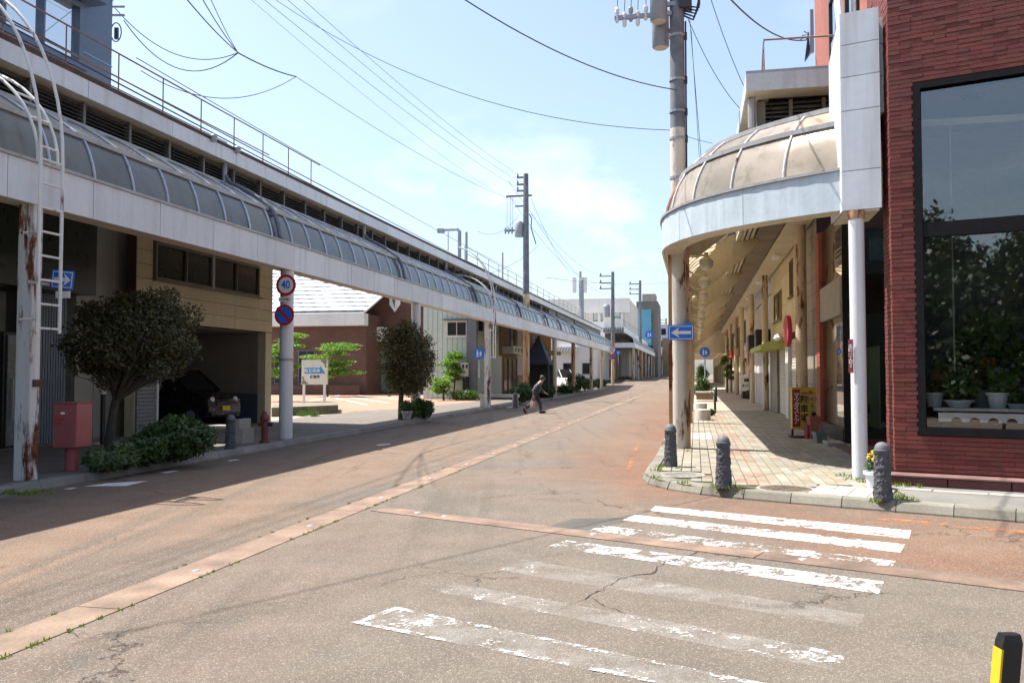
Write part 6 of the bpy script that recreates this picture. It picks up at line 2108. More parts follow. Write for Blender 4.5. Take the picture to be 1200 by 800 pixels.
MB().box(-1.3, -.5, -.05, .05, zt5 - 3.4, zt5 - 3.3).build('cross_arm', PIPE, t)
for x in (-1.25, -1.05, -.85):
    MB().lathe((x, 0, zt5 - 3.55), [(.04, 0), (.06, .1), (.06, .25), (.03, .4)], 8).build('insulator', STEELGREY, t)
MB().box(-.65, 0, -.05, .05, zt5 - 1.95, zt5 - 1.87).build('cross_arm', PIPE, t)
MB().lathe((-.42, 0, zt5 - 3.75), [(.24, 0), (.27, .05), (.27, .8), (.2, .9)], 16).build('transformer', STEELGREY, t, smooth=True)
MB().tube([(.2, 0, zt5 - 2.4), (.35, 0, zt5 - 2.7), (.3, 0, zt5 - 3.2), (.6, 0, zt5 - 4.2)], .03, 6).build('cable_loop', WIRE, t)
far_poles = []
for k, (px, top, v_, b, lab) in enumerate(((718, 318.5, -9.6, .1, 'dark utility pole at the far end of the left canopy'), (750, 328.5, -7.9, .9, 'utility pole rising from the next canopy on the left'),
                                  (768, 357, -7.9, 1.0, 'small distant utility pole beside the blue sheeting'), (780.5, 373, -7.9, 1.1, 'most distant utility pole near the street end'))):
    u_, z = onv(px, top, v_)
    t = pole(lab, W(u_, v_, b), z - b, .24, .19, POLEGREY, ORANGERUST if k < 2 else None, 5.2)
    far_poles.append((u_, v_, z))
    for dz_ in (.5, 1.3, 2.0):
        MB().box(-1.6, .2, -.06, .06, z - b - dz_ - .06, z - b - dz_ + .06).build('cross_arm', PIPE, t)
        MB().lathe((-1.45, 0, z - b - dz_), [(.06, 0), (.1, .15), (.05, .4)], 8).build('insulator', PIPE, t)
    if k in (0, 3):
        MB().lathe((-.75, 0, z - b - 5.4), [(.4, 0), (.42, 1.3), (.3, 1.5)], 12).build('transformer', STEELGREY, t)
# masts standing on the left canopy roof
def rooftop(px, pyt, pyb, v, lab, name, r=.05):
    u_, z1 = onv(px, pyt, v)
    z0_ = 6.75
    t = thing(name, lab, 'mast', W(u_, v, z0_), ROT, local=True)
    MB().tube([(0, 0, 0), (0, 0, z1 - z0_)], r, 8).build('pole', STEELGREY, t)
    return t, z1 - z0_
t, h = rooftop(538.5, 271, 310, -10.7, 'bent grey lamp mast on the left canopy roof', 'lamp_mast', .09)
MB().tube([(0, 0, h - .02), (-.1, 0, h + .1), (-.85, 0, h + .1)], .08, 8).build('arm', STEELGREY, t)
MB().box(-1.05, -.75, -.12, .12, h - .05, h + .15).build('lamp_head', STEELGREY, t)
MB().tube([(-.55, 0, h), (-.55, 0, h - .9)], .02, 5).build('drop_wire', WIREGREY, t)
t, h = rooftop(546.5, 272, 312, -11.0, 'rusty plain mast next to the bent lamp mast', 'roof_mast', .07)
t, h = rooftop(589, 296, 330, -11.2, 'thin bare mast on the left canopy roof', 'roof_mast', .05)
t, h = rooftop(680, 318, 365, -11.0, 'aerial mast with white panel antennas above the left canopy', 'antenna_mast', .12)
for x in (-.75, .0, .3):
    MB().box(x, x + .35, -.15, .15, h - 2.1, h - .6).build('antenna_panel', SIGNWHITE, t)
MB().tube([(.1, 0, 0), (.1, 0, 4)], .25, 8).build('lower_tube', STEELGREY, t)

# ---------------------------------------------------------------- overhead wires
def wire(a, b, sag, lab, r=.012, m=None, n=18, group='overhead wires', ext=0.0):
    r *= .55
    a, b = Vector(a), Vector(b)
    P = []
    for k in range(n + 1):
        f_ = k / n
        q = a.lerp(b, f_)
        q.z -= sag * 4 * f_ * (1 - f_)
        P.append(tuple(q))
    if ext:                                            # the line runs on past the frame towards its next support
        P.insert(0, tuple(Vector(P[0]) + (Vector(P[0]) - Vector(P[1])) * n * ext))
    return one(MB().tube(P, r, 5), 'overhead_wire', m or WIRE, lab, 'wire', group)
def PW_(u_, v_, z): return W(u_, v_, z)
# three conductors to the left pole, and a service line
vw = -10.25
for (px, tz, lab, dv) in ((400, zt5 + .1, 'top conductor running to the grey pole behind the left canopy', 0), (362, zt5 - .3, 'middle conductor running to the grey pole behind the left canopy', -.03), (322, zt5 - .72, 'lower conductor running to the grey pole behind the left canopy', -.06)):
    px2 = {400: 366, 362: 348, 322: 322}[px]
    u_, z = onv(px2, -2, vw + dv + .1)
    e = W(u5, vw + .02, tz)
    s_ = Vector(W(u_, vw + dv, z))
    d_ = (Vector(e) - s_)
    wire(s_ - d_ * .25 + Vector((0, 0, .12)), e, .42, lab, .013, ext=.5)
u_, z = onv(292, -2, -10.3)
wire(W(u_, -10.3, z), W(u5, -10.9, zt5 - 1.3), .35, 'pale thin wire below the three conductors', .009, WIREGREY, ext=1.2)
# heavy bundle from the top left, with drops to the tall building
J1 = Vector(atY(279, 62, 19.0)); J2 = Vector(atY(347, 90, 22.5))
for k, (px, py) in enumerate(((217, -3), (236, -3), (246, -3))):
    wire(atY(px, py, 15.0), J1, .05, ['outer strand of the thick black cable bundle at upper left', 'middle strand of the thick black cable bundle at upper left', 'inner strand of the thick black cable bundle at upper left'][k], .022 - .004 * k, ext=.35)
wire(J1, J2, .06, 'short thick cable joining the two splice points at upper left', .03)
wire(J2, W(u5, -10.1, zt5 - 1.6), .35, 'service cable from the splice to the grey pole behind the left canopy', .014)
hk = Vector(atY(135, 10, 19.3))
wire(hk, J1, .55, 'upper drooping cable from the tall building to the splice', .020)
wire(Vector(atY(145, 24, 19.3)), J1, .75, 'lower drooping cable from the tall building to the splice', .022)
wire(Vector(atY(165, 83, 19.8)), J2, .62, 'cable drooping from the roof railing to the second splice', .020)
t = thing('wall_hook', 'black cable hook and coil at the edge of the tall blue-grey building', 'hook', atY(131, 20, 19.2))
c_ = atY(128, 8, 19.2); c2 = atY(146, 8, 19.2)
for dy in (0, .2):
    MB().tube([tuple(c_ - Vector((0, 0, dy))), tuple(c2 - Vector((0, 0, dy)))], .03, 6).build('arm', STEELGREY, t)
c3 = atY(136, 38, 19.2)
MB().tube([tuple(c3 + Vector((.12 * cos(a), 0, .22 * sin(a)))) for a in np.linspace(0, 2 * pi, 15)], .014, 6).build('coil', WIRE, t)
MB().box(c3.x - .03, c3.x + .05, c3.y - .03, c3.y + .03, c3.z - .16, c3.z + .1).build('splice', WIRE, t)
# messenger wires above the left canopy roof
for k, (pa, pb, v_, lab, rr) in enumerate((((-5, 14), (640, 352), -10.75, 'upper messenger wire stretched above the left canopy roof', .026), ((-5, 22), (660, 366), -10.6, 'lower messenger wire stretched above the left canopy roof', .028),
                                      ((160, 68), (600, 316), -11.0, 'thin lashed wire above the left canopy railing', .018))):
    a = onv(*pa, v_); b = onv(*pb, v_)
    wire(W(a[0], v_, a[1]), W(b[0], v_, b[1]), .12, lab, rr)
# wires to the main pole
mp_top = Vector((PU_.x, PU_.y, 0))
def polez(py): return atY(797, py, PU_.y)
wire(atY(542, -2, 13.0), polez(106), .25, 'thick cable crossing the open sky to the main pole', .020, ext=1.5)
a = Vector(atY(320, -2, 20.0))
wire(a, polez(153), .75, 'long thin cable crossing the whole sky to the main pole', .013, ext=.8)
wire(polez(157), atY(835, 168, 21), .02, 'short cable leaving the main pole to the right', .012)
wire(Vector(atY(806, 22, PU_.y)), atY(872, 132, 18.6), .22, 'drop wire from the main pole down to the vent box eave', .013)
wire(Vector(atY(832, -4, 15.5)), atY(875, 108, 17.5), .10, 'second drop wire falling behind the vent box eave', .013, ext=.8)
wire(Vector(atY(853, -4, 14.5)), atY(946, 47, 19.0), .25, 'thick drooping cable to the brick building', .026, ext=1.0)
wire(Vector(atY(808, 20, PU_.y)), atY(822, 190, PU_.y + .3), .0, 'steep wire down along the main pole', .011)
wire(Vector(atY(810, 36, PU_.y + .1)), atY(820, 192, PU_.y + .4), .0, 'twin steep wire down along the main pole', .009)
t = thing('cable_bracket', 'tangle of cable ends on the edge of the lit brick wall', 'bracket', atY(950, 45, 19.4))
cc = atY(950, 42, 19.4)
for k in range(5):
    MB().tube([tuple(cc + Vector((-.25 + .05 * k, 0, .1 * (k % 3) - .1))), tuple(cc + Vector((-.05, .0, .02 * k))), tuple(cc + Vector((-.02 - .03 * k, 0, -.45 - .04 * k)))], .012, 5).build('cable_end', WIRE, t)
MB().box(cc.x - .02, cc.x + .06, cc.y - .04, cc.y + .04, cc.z - .4, cc.z + .6).build('plate', STEELGREY, t)
# roof rail over the vent box
t = thing('roof_handrail', 'thin rusty handrail on the roof above the vent box', 'railing', W(15, 1.2, 6.77))
z1 = onu(895, 47, 15.1)[1]
va1 = onu(895, 60, 15.1)[0]
MB(W).tube([(15.1, va1, 6.77), (15.1, va1, z1), (15.3, 2.66, z1 + .05)], .018, 6).build('rail', RAILRUST, t)
MB(W).tube([(15.7, va1, 6.77), (15.1, va1, z1 - .02)], .014, 6).build('brace', RAILRUST, t)
# spans between the far poles
prevp = (u5, -10.2, zt5)
nm = ['first', 'second', 'third', 'fourth']
for k, (u_, v_, z) in enumerate(far_poles):
    for j, dz_ in enumerate((.3, 1.1)):
        wire(W(prevp[0], prevp[1] - .6, prevp[2] - dz_), W(u_, v_ - 1.3, z - dz_), 1.3 + .3 * j, '%s wire of the %s span between the distant poles' % (['upper', 'lower'][j], nm[k]), .02, WIREGREY)
    prevp = (u_, v_, z)
wire(atY(622, 232, 47.5), atY(668, 320, 80), .5, 'wire sloping from the grey pole towards the antenna mast', .02, WIREGREY)
wire(atY(622, 250, 47.5), atY(712, 345, 95), 1.0, 'lower wire sloping from the grey pole towards the far corner', .02, WIREGREY)
wire(atY(640, 325, 75), atY(790, 330, 118), .5, 'level distant wire crossing the street to the pole', .03, WIREGREY)
wire(atY(560, 271, 42), atY(608, 252, 46), .5, 'short sagging wire between the roof mast and the grey pole', .016)
wire(atY(575, 320, 44), atY(632, 287, 50), .2, 'slanting cable from the canopy roof to the grey pole', .018)

# ---------------------------------------------------------------- plants
def leaves(centres, n, size, fill=.35, aspect=.55, seed=1, flat=0.0):
    """n leaf quads through the volume of ellipsoids [(cx,cy,cz, rx,ry,rz)], thicker towards the outside, ragged outline"""
    g = np.random.default_rng(seed)
    C = np.array(centres, float)
    vol = C[:, 3] * C[:, 4] * C[:, 5]
    idx = g.choice(len(C), n, p=vol / vol.sum())
    d_ = g.normal(size=(n, 3)); d_ /= np.linalg.norm(d_, axis=1)[:, None]
    rad = (fill + (1 - fill) * g.random(n) ** .55) * (1 + .10 * g.normal(size=n))
    P = C[idx, :3] + d_ * rad[:, None] * C[idx, 3:]
    a = g.normal(size=(n, 3)); a[:, 2] *= (1 - flat); a /= np.linalg.norm(a, axis=1)[:, None]
    b = np.cross(a, d_ + .4 * g.normal(size=(n, 3)));  b /= np.maximum(np.linalg.norm(b, axis=1), 1e-6)[:, None]
    s_ = size * (.6 + .8 * g.random(n))[:, None]
    l, w_ = a * s_, b * s_ * aspect
    V = np.stack([P - l, P + w_ * .9, P + l, P - w_ * .9], 1).reshape(-1, 3)
    return V

def leafmesh(name, V, m, parent):
    me = bpy.data.meshes.new(name)
    n = len(V) // 4
    me.vertices.add(len(V)); me.vertices.foreach_set('co', V.ravel())
    me.loops.add(4 * n); me.loops.foreach_set('vertex_index', np.arange(4 * n))
    me.polygons.add(n); me.polygons.foreach_set('loop_start', np.arange(0, 4 * n, 4)); me.polygons.foreach_set('loop_total', np.full(n, 4))
    me.materials.append(m)
    me.update(calc_edges=True)
    o = link(name, me, parent)
    if parent is not None: o['kind'] = 'stuff'
    return o

def clumps(c, r, n, cr, seed):
    """small lobes spread over an ellipsoid, for an uneven outline"""
    g = np.random.default_rng(seed)
    out = []
    for _ in range(n):
        d_ = g.normal(size=3); d_ /= np.linalg.norm(d_)
        f_ = .35 + .6 * g.random() ** .6
        k = cr * (.6 + .8 * g.random())
        out.append((c[0] + d_[0] * r[0] * f_, c[1] + d_[1] * r[1] * f_, c[2] + d_[2] * r[2] * f_, k, k, k * .85))
    return out

def limbs(t, base, fork, tips, r0, m=None, twigs=4, seed=3):
    g = random.Random(seed)
    base, fork = Vector(base), Vector(fork)
    mid = base.lerp(fork, .5) + Vector((g.uniform(-.05, .05), g.uniform(-.05, .05), 0))
    mb = MB()
    mb.tube([tuple(base), tuple(mid), tuple(fork)], [r0 * 1.25, r0, r0 * .85], 10)
    for tip in tips:
        tip = Vector(tip)
        k = fork.lerp(tip, .45) + Vector((g.uniform(-.1, .1), g.uniform(-.1, .1), g.uniform(0, .12)))
        mb.tube([tuple(fork - Vector((0, 0, .05))), tuple(k), tuple(tip)], [r0 * .6, r0 * .4, r0 * .12], 7)
        for _ in range(twigs):
            s_ = fork.lerp(tip, g.uniform(.35, .9)) + Vector((0, 0, .04))
            e = s_ + Vector((g.uniform(-.4, .4), g.uniform(-.4, .4), g.uniform(.05, .5)))
            mb.tube([tuple(s_), tuple(s_.lerp(e, .5) + Vector((g.uniform(-.05, .05), 0, 0))), tuple(e)], [r0 * .22, r0 * .14, r0 * .05], 5)
    mb.build('trunk', m or BARK, t, smooth=True)

# first clipped tree (broad dome on crowded branches)
q = G(127, 533, .12)
Y1 = q.y
cc = atY(157, 399, Y1)
T1 = thing('clipped_tree', 'broad dark clipped tree with a wide dome crown beside the pink box', 'tree', q)
tips = []
g_ = random.Random(4)
for k in range(11):
    w_ = 2 * pi * k / 11
    tips.append((cc.x + 1.05 * cos(w_), cc.y + .9 * sin(w_), cc.z - .15 + g_.uniform(-.35, .6)))
limbs(T1, q, Vector((q.x + .12, q.y, .12 + 1.05)), tips, .075, twigs=7)
cl = clumps((cc.x, cc.y, cc.z + .05), (1.2, 1.15, 1.0), 74, .22, 8)
cl += [(cc.x + .05, cc.y, cc.z + .08, .98, .95, .75)]
leafmesh('crown', leaves(cl, 21000, .034, .5, .6, 2), LEAFDARK, T1)
mb = MB()
for k in range(150):                                   # dense twig fan inside the crown
    a_, r_ = g_.uniform(0, 2 * pi), g_.uniform(.3, 1.05)
    e = Vector((cc.x + r_ * cos(a_), cc.y + r_ * sin(a_) * .9, cc.z + g_.uniform(-.75, .3)))
    s_ = Vector((q.x + .12, q.y, 1.2)).lerp(e, g_.uniform(.25, .6))
    mb.tube([tuple(s_), tuple(s_.lerp(e, .5) + Vector((0, 0, .06))), tuple(e)], [.013, .009, .004], 4)
mb.build('twigs', mat('twig_brown', (0.14, 0.115, 0.085), .9, .3, 5), T1)
# second clipped tree
q = G(470, 491, .12)
cc = atY(478, 421, q.y)
T2 = thing('clipped_tree', 'rounded upright clipped tree beside the third canopy post', 'tree', q)
limbs(T2, q, (q.x + .03, q.y, 1.3), [(cc.x + .5 * cos(w_), cc.y + .5 * sin(w_), cc.z + .5 + .3 * (k % 2)) for k, w_ in enumerate(np.linspace(0, 6.28, 8)[:-1])], .085, twigs=6)
cl = clumps((cc.x, cc.y, cc.z), (1.02, 1.0, 1.38), 46, .32, 18) + [(cc.x, cc.y, cc.z, .88, .87, 1.2)]
leafmesh('crown', leaves(cl, 17000, .042, .45, .6, 5), leafmat('leaf_olive', (0.075, 0.072, 0.026), .55, .3), T2)

# shrubs on the left pavement
def shrub(px, py, rx, rz, n, size, m, lab, seed, ry=None, name='shrub', stems=6, aspect=.5):
    q = G(px, py, .12)
    t = thing(name, lab, 'shrub', q)
    ry = ry or rx * .8
    cl = clumps((q.x, q.y + ry * .3, .12 + rz * .95), (rx * .8, ry * .8, rz * .8), 18, min(rx, rz) * .42, seed) + [(q.x, q.y + ry * .3, .12 + rz * .85, rx * .82, ry * .82, rz * .82)]
    V = leaves(cl, n, size, .4, aspect, seed)
    V = V[np.repeat(V.reshape(-1, 4, 3)[:, :, 2].min(1) > .10, 4)]
    leafmesh('foliage', V, m, t)
    mb = MB()
    g = random.Random(seed)
    for k in range(stems):
        mb.tube([(q.x + g.uniform(-.2, .2) * rx, q.y + ry * .3, .1), (q.x + g.uniform(-.7, .7) * rx, q.y + ry * .3 + g.uniform(-.5, .5) * ry, .12 + rz * 1.2)], [.015, .006], 5)
    mb.build('stem', BARK, t)
    return t
shrub(200, 541, .78, .42, 7500, .045, LEAFDARK2, 'round dark green shrub under the first clipped tree', 21)
shrub(165, 546, .45, .27, 2600, .045, LEAFDARK2, 'small dark shrub between the pale plants and the round shrub', 22)
shrub(118, 553, .38, .20, 1500, .06, LEAFBLUE, 'low pale green leafy plants at the foot of the pink box', 23, aspect=.28)
shrub(143, 549, .30, .24, 1200, .06, LEAFBLUE, 'pale green spiky plants beside the pink box', 24, aspect=.28)
shrub(496, 490, .42, .36, 2400, .05, LEAFDARK2, 'dark potted shrub beside the foot of the third post', 25)
shrub(479, 492, .32, .33, 1600, .05, LEAFMID, 'leafy pot plant left of the third post', 26)
for k, (px, py, rx, rz, lab) in enumerate(((612, 472, .8, .55, 'dark bush behind the walking person'), (641, 466, .7, .5, 'dark bush at the foot of the gazebo tent'), (664, 461, .9, .36, 'light green bush near the white van'),
                                         (677, 460, 1.3, .8, 'dark box-shaped bush beside the van'), (690, 457, .9, .6, 'bush between the thin far posts'), (703, 455, 1.0, .6, 'bush before the far corner signs'), (735, 450, 2.0, .7, 'weeds at the far side street corner'))):
    shrub(px, py, rx, rz, 1500, .09, LEAFMID if k in (2, 6) else LEAFDARK2, lab, 30 + k)
# maples in the car park, lit from behind
def maple(px, py, ptop, rx, lab, seed, n=2600, m=LEAFLIGHT, size=.085):
    q = G(px, py, .12)
    zt = atY(px, ptop, q.y).z
    t = thing('young_maple', lab, 'tree', q)
    lay = []
    g = random.Random(seed)
    h = zt - .12
    for k in range(9):
        z = .12 + h * (.35 + .62 * k / 9)
        lay.append((q.x + g.uniform(-.7, .7) * rx, q.y + g.uniform(-.5, .5) * rx, z, rx * g.uniform(.45, .75), rx * .6, .16))
    limbs(t, q, (q.x, q.y, .12 + h * .35), [(c[0], c[1], c[2]) for c in lay], .05, twigs=2, seed=seed)
    leafmesh('crown', leaves(lay, n, size, .1, .6, seed, flat=.7), m, t)
maple(384, 464.5, 398, 1.9, 'bright green maple spreading behind the car park board', 41, 5200)
maple(330, 470, 385, 1.3, 'bright green maple half hidden behind the speed sign post', 42, 3000)
maple(533, 468, 409, .95, 'young light green maple in front of the pale green wall', 43, 1700)
maple(520, 469, 440, .8, 'low yellow-green bush left of the young maple', 44, 900)
shrub(545, 469, 1.1, .35, 1400, .08, LEAFMID, 'low planting bed under the meter box', 45)
# greenery behind the garage window and behind the glazed walk
q = FC((rr0 + rr1) / 2, -dp - 1.2, 0)
t = thing('garden_hedge', 'green garden hedge seen through the garage window', 'hedge', q)
leafmesh('foliage', leaves([(q[0] + a * S0, q[1] + a * S1, 1.6, .8, .5, 1.3) for a in (-2.2, -1.1, 0, 1.1, 2.2)], 5000, .08, .2, .6, 51), LEAFMID, t)
MB().tube([(q[0], q[1], .1), (q[0], q[1], 1.6)], .05, 6).build('stem', BARK, t)
# plants in the right-hand walk
maple(852, 460, 411, .55, 'fresh green tree standing in the far part of the walk', 52, 1800, LEAFLIGHT, .07)
shrub(824, 468, .55, .75, 2200, .06, LEAFDARK2, 'dark green shrub in the kerbside planter on the walk', 53)
shrub(823, 456, .6, 1.5, 2600, .08, LEAFMID, 'tall reddish-green bush behind the kerbside planter', 54)
shrub(889, 469, .8, .45, 1600, .06, LEAFMID, 'green bush against the lilac house front', 55)
shrub(904, 470, .45, .4, 900, .06, LEAFDARK2, 'dark bush behind the rusty inner post', 56)
shrub(834, 487, .18, .14, 500, .04, LEAFMID, 'small weed clump beside the concrete drums', 57)

# pots
TERRA = mat('terracotta', (0.33, 0.13, 0.08), .75, .2, 4)
POTGREY = mat('pot_grey', (0.20, 0.22, 0.21), .7, .2, 4)
POTWHITE = plain('pot_white', (0.62, 0.65, 0.68), .4)
def pot(c, r, h, pm, lab, leaf=None, lr=.0, n=300, flower=None, seed=1, lsize=.03, square=False, lh=None):
    t = thing('flower_pot', lab, 'pot', c)
    mb = MB()
    if square:
        rows_ = []
        for (s_, z) in ((.72, 0), (.95, h * .8), (1.05, h * .82), (1.05, h)):
            rows_.append([(c[0] + r * s_ * a, c[1] + r * s_ * b, c[2] + z) for a, b in ((-1, -1), (1, -1), (1, 1), (-1, 1), (-1, -1))])
        mb.grid(rows_)
        mb.build('pot', pm, t)
    else:
        mb.lathe(c, [(r * .68, 0), (r * .92, h * .8), (r * 1.05, h * .82), (r * 1.05, h), (r * .92, h), (r * .9, h * .9)], 18)
        mb.build('pot', pm, t, smooth=True)
    MB().lathe((c[0], c[1], c[2] + h * .82), [(r * .9, 0), (r * .88, .01)], 14).build('soil', DARK, t)
    if leaf:
        lh = lh or lr
        leafmesh('foliage', leaves(clumps((c[0], c[1], c[2] + h + lh * .7), (lr * .7, lr * .7, lh * .7), 9, lr * .45, seed), n, lsize, .1, .6, seed), leaf, t)
        MB().tube([(c[0], c[1], c[2] + h * .8), (c[0], c[1], c[2] + h + lh)], .008, 5).build('stem', LEAFDARK2, t)
    if flower:
        g = random.Random(seed)
        mb = MB()
        for k in range(9):
            q = (c[0] + g.uniform(-.8, .8) * lr, c[1] + g.uniform(-.8, .3) * lr, c[2] + h + lh * g.uniform(.9, 1.7))
            for j in range(5):
                w_ = 2 * pi * j / 5
                mb.lathe((q[0] + .018 * cos(w_), q[1] - .005, q[2] + .018 * sin(w_)), [(.004, 0), (.014, .006), (.004, .014)], 6)
        mb.build('blossom', flower, t)
    return t
LILAC = plain('petal_lilac', (0.55, 0.40, 0.70), .6)
YELP = plain('petal_yellow', (0.80, 0.55, 0.03), .6)
REDP = plain('petal_orange', (0.65, 0.12, 0.03), .6)
def fbp(px, y, z): # point on a depth plane y inside the brick window at picture column px
    best = None
    lo, hi = 0.0, 4.0
    for _ in range(40):
        mid_ = (lo + hi) / 2
        p = FB(mid_, y, z)
        if 600 + 1000 * p[0] / p[1] < px: lo = mid_
        else: hi = mid_
    return FB(lo, y, z)
pot(fbp(1168, -.50, 1.14), .14, .21, POTWHITE, 'white pot with lilac flowers on the display shelf', LEAFLIGHT, .21, 800, LILAC, 61, .035)
pot(fbp(1123, -.55, 1.14), .19, .10, POTWHITE, 'shallow white dish of plants on the display shelf', LEAFMID, .26, 900, None, 62, .04)
pot(fbp(1150, -.85, 1.14), .16, .24, POTGREY, 'grey pot behind the white one on the display shelf', LEAFMID, .26, 700, REDP, 63, .04)
pot(fbp(1094, -.60, 1.14), .13, .20, POTWHITE, 'pale pot at the window frame end of the display shelf', LEAFDARK2, .13, 300, None, 64)
pot(fbp(1190, -.55, 1.14), .12, .06, POTWHITE, 'white saucer of lilac flowers at the picture edge of the shelf', LEAFMID, .20, 500, LILAC, 65, .035)
q = fbp(1128, -1.4, .3)
pot(q, .28, .45, TERRA, 'large floor plant in the dark behind the display shelf', LEAFDARK2, .7, 1800, None, 66, .06, lh=1.0)
q = fbp(1175, -1.7, .3)
pot(q, .28, .45, TERRA, 'second large floor plant deeper in the brick shop', LEAFMID, .8, 2000, None, 67, .06, lh=1.1)
one(MB().lathe(fbp(1103, -.95, 1.14), [(.16, 0), (.19, .1), (.19, .35), (.12, .52), (.05, .58)], 16), 'wicker_hood', mat('wicker_brown', (0.25, 0.12, 0.04), .7, .3, 6), 'brown bell-shaped wicker piece on the display shelf', 'basket', smooth=True)
q = G(957, 503, .12)
pot((G(961, 519, .12).x, G(961, 519, .12).y, .12), .13, .24, POTGREY, 'lower grey square pot beside the yellow board', None, square=True)
pot((G(958, 515, .12).x + .0, G(958, 515, .12).y + .25, .12), .12, .52, TERRA, 'terracotta-rimmed grey pot behind the yellow board', LEAFDARK, .06, 60, None, 68, square=True)
q = G(975, 521, .12)
one(MB(frame((q.x, q.y), (N0, N1), (S0, S1))).box(-.16, .2, -.45, .25, .11, .20), 'step_block', CONCRETE, 'flat grey step block before the glazed bay', 'step', bevel=.015)
q = W(ug0 + .35, VG + .35, .43)
pot(q, .09, .16, POTWHITE, 'white pot with a leafy plant inside the glazed bay corner', LEAFMID, .28, 700, None, 69, .035, lh=.3)
q = W(ug0 + .6, VG + 1.35, .43)
pot(q, .15, .24, POTWHITE, 'pale pot seen through the dark bay glass', LEAFDARK2, .3, 500, None, 70, .04)
one(MB(FSf).box(VG + 1.0, VG + 1.9, -.6, -.3, .43, .75), 'red_crate', plain('crate_red', (0.30, 0.03, 0.03), .5), 'dark red crate on the floor of the glazed bay', 'crate')
q = G(1026, 572, .12)
pot((q.x, q.y, .12), .14, .22, POTWHITE, 'pale pot of yellow flowers behind the bollard by the brick corner', LEAFBLUE, .12, 220, YELP, 71, .03, lh=.16)
pot((G(478, 492, .12).x, G(478, 492, .12).y - .25, .12), .17, .30, mat('pot_check', (.35, .35, .36), .5, .5, 9), 'checkered pot at the foot of the third post', None)

# weeds: tufts along kerbs and joints, moss lines
def tufts(spots, lab, m, n=26, h=.05, seed=80, name='weeds'):
    g = np.random.default_rng(seed)
    V = []
    for (x, y, z, r) in spots:
        k = max(6, int(n * r / .1))
        a = g.random(k) * 2 * pi
        rr = r * np.sqrt(g.random(k))
        hh = h * (.4 + g.random(k))
        for i in range(k):
            b = np.array([x + rr[i] * cos(a[i]), y + rr[i] * sin(a[i]), z])
            w_ = g.normal(size=3) * .5; w_[2] = 1
            l = w_ / np.linalg.norm(w_) * hh[i]
            s_ = np.cross(l, g.normal(size=3)); s_ = s_ / np.linalg.norm(s_) * .006
            V += [b - s_, b + s_, b + l * .7 + s_ * .8, b + l]
    o = leafmesh(name, np.array(V), m, None)
    return tag(o, lab, 'weeds', kind='stuff')
GRASS = leafmat('weed_green', (0.14, 0.20, 0.03), .4, .3)
sp = []
for (px, py, r) in ((840, 571, .12), (858, 572, .12), (868, 573, .06), (776, 547, .12), (770, 552, .10), (780, 546, .10), (795, 549, .06), (768, 560, .10), (800, 566, .08), (1046, 585, .12), (1056, 583, .14), (1066, 586, .10), (1024, 588, .08), (1000, 562, .14), (990, 558, .12), (1020, 560, .10), (1012, 565, .08), (1052, 569, .10), (1064, 570, .05), (1078, 571, .05), (808, 529, .06), (788, 528, .06)):
    q = G(px, py, .12); sp.append((q.x, q.y, .12, r))
tufts(sp, 'green weed tufts around the bollards and post feet', GRASS, 34, .055, 80)
sp = []
g_ = random.Random(9)
for k in range(110):
    u_ = g_.uniform(3.5, 14)
    if (int(u_ * 1.7) % 3) == 0: continue
    for side in ((-.18,) if g_.random() < .75 else (.18,)):
        x, y, _ = W(u_, VS - side * 1.0)
        sp.append((x, y, .002, .02))
tufts(sp, 'moss and grass growing along the edges of the middle strip', GRASS, 40, .022, 81)
sp = []
for k in range(26):
    q = G(g_.uniform(5, 60), g_.uniform(576, 580), .1); sp.append((q.x, q.y, .1, .06))
tufts(sp, 'weeds in the gutter below the rusty square post', GRASS, 26, .05, 82)
sp = []
for k in range(30):
    q = G(g_.uniform(345, 372), g_.uniform(484, 488), .12); sp.append((q.x, q.y, .12, .12))
tufts(sp, 'weeds along the mossy edging in the car park', LEAFMID, 30, .22, 83)

# trees across the junction behind the camera, mirrored in the shop window
LEAFBACK = leafmat('leaf_back_dark', (0.030, 0.048, 0.016), .5, .2)
def back_tree(x, y, h, r, lab, seed):
    t = thing('street_tree', lab, 'tree', (x, y, 0))
    cl = clumps((x, y, h * .62), (r, r, h * .36), 34, r * .34, seed)
    limbs(t, (x, y, 0), (x, y, h * .35), [c[:3] for c in cl[:10]], .14, twigs=4, seed=seed)
    leafmesh('crown', leaves(cl, 16000, .13, .15, .7, seed), LEAFBACK, t)
for k, (x, y, h, r) in enumerate(((-3.2, -8.5, 7.2, 3.2), (-8.6, -9.5, 7.6, 3.4), (2.6, -9.5, 6.8, 3.0), (-13.5, -12, 8.0, 3.6))):
    back_tree(x, y, h, r, ['leafy tree across the junction, middle one mirrored in the shop window', 'leafy tree across the junction, beside the mirrored one', 'leafy tree across the junction behind the zebra crossing', 'leafy tree farthest back across the junction'][k], 91 + k)
hd = thing('added_hedge', 'unseen dense hedge added across the junction to darken the shop window reflection', 'hedge', (-4, -7.4, 0))  # added out of view to hide the bright road in the window's reflection
leafmesh('foliage', leaves([(-17 + 2.0 * k, -7.2 - .3 * (k % 2), 1.5, 1.5, .7, 1.7) for k in range(11)], 12000, .15, .2, .6, 99), LEAFBACK, hd)
MB().box(-18, 5, -7.6, -7.3, 0, 1.9).build('hedge_core', DARK, hd)

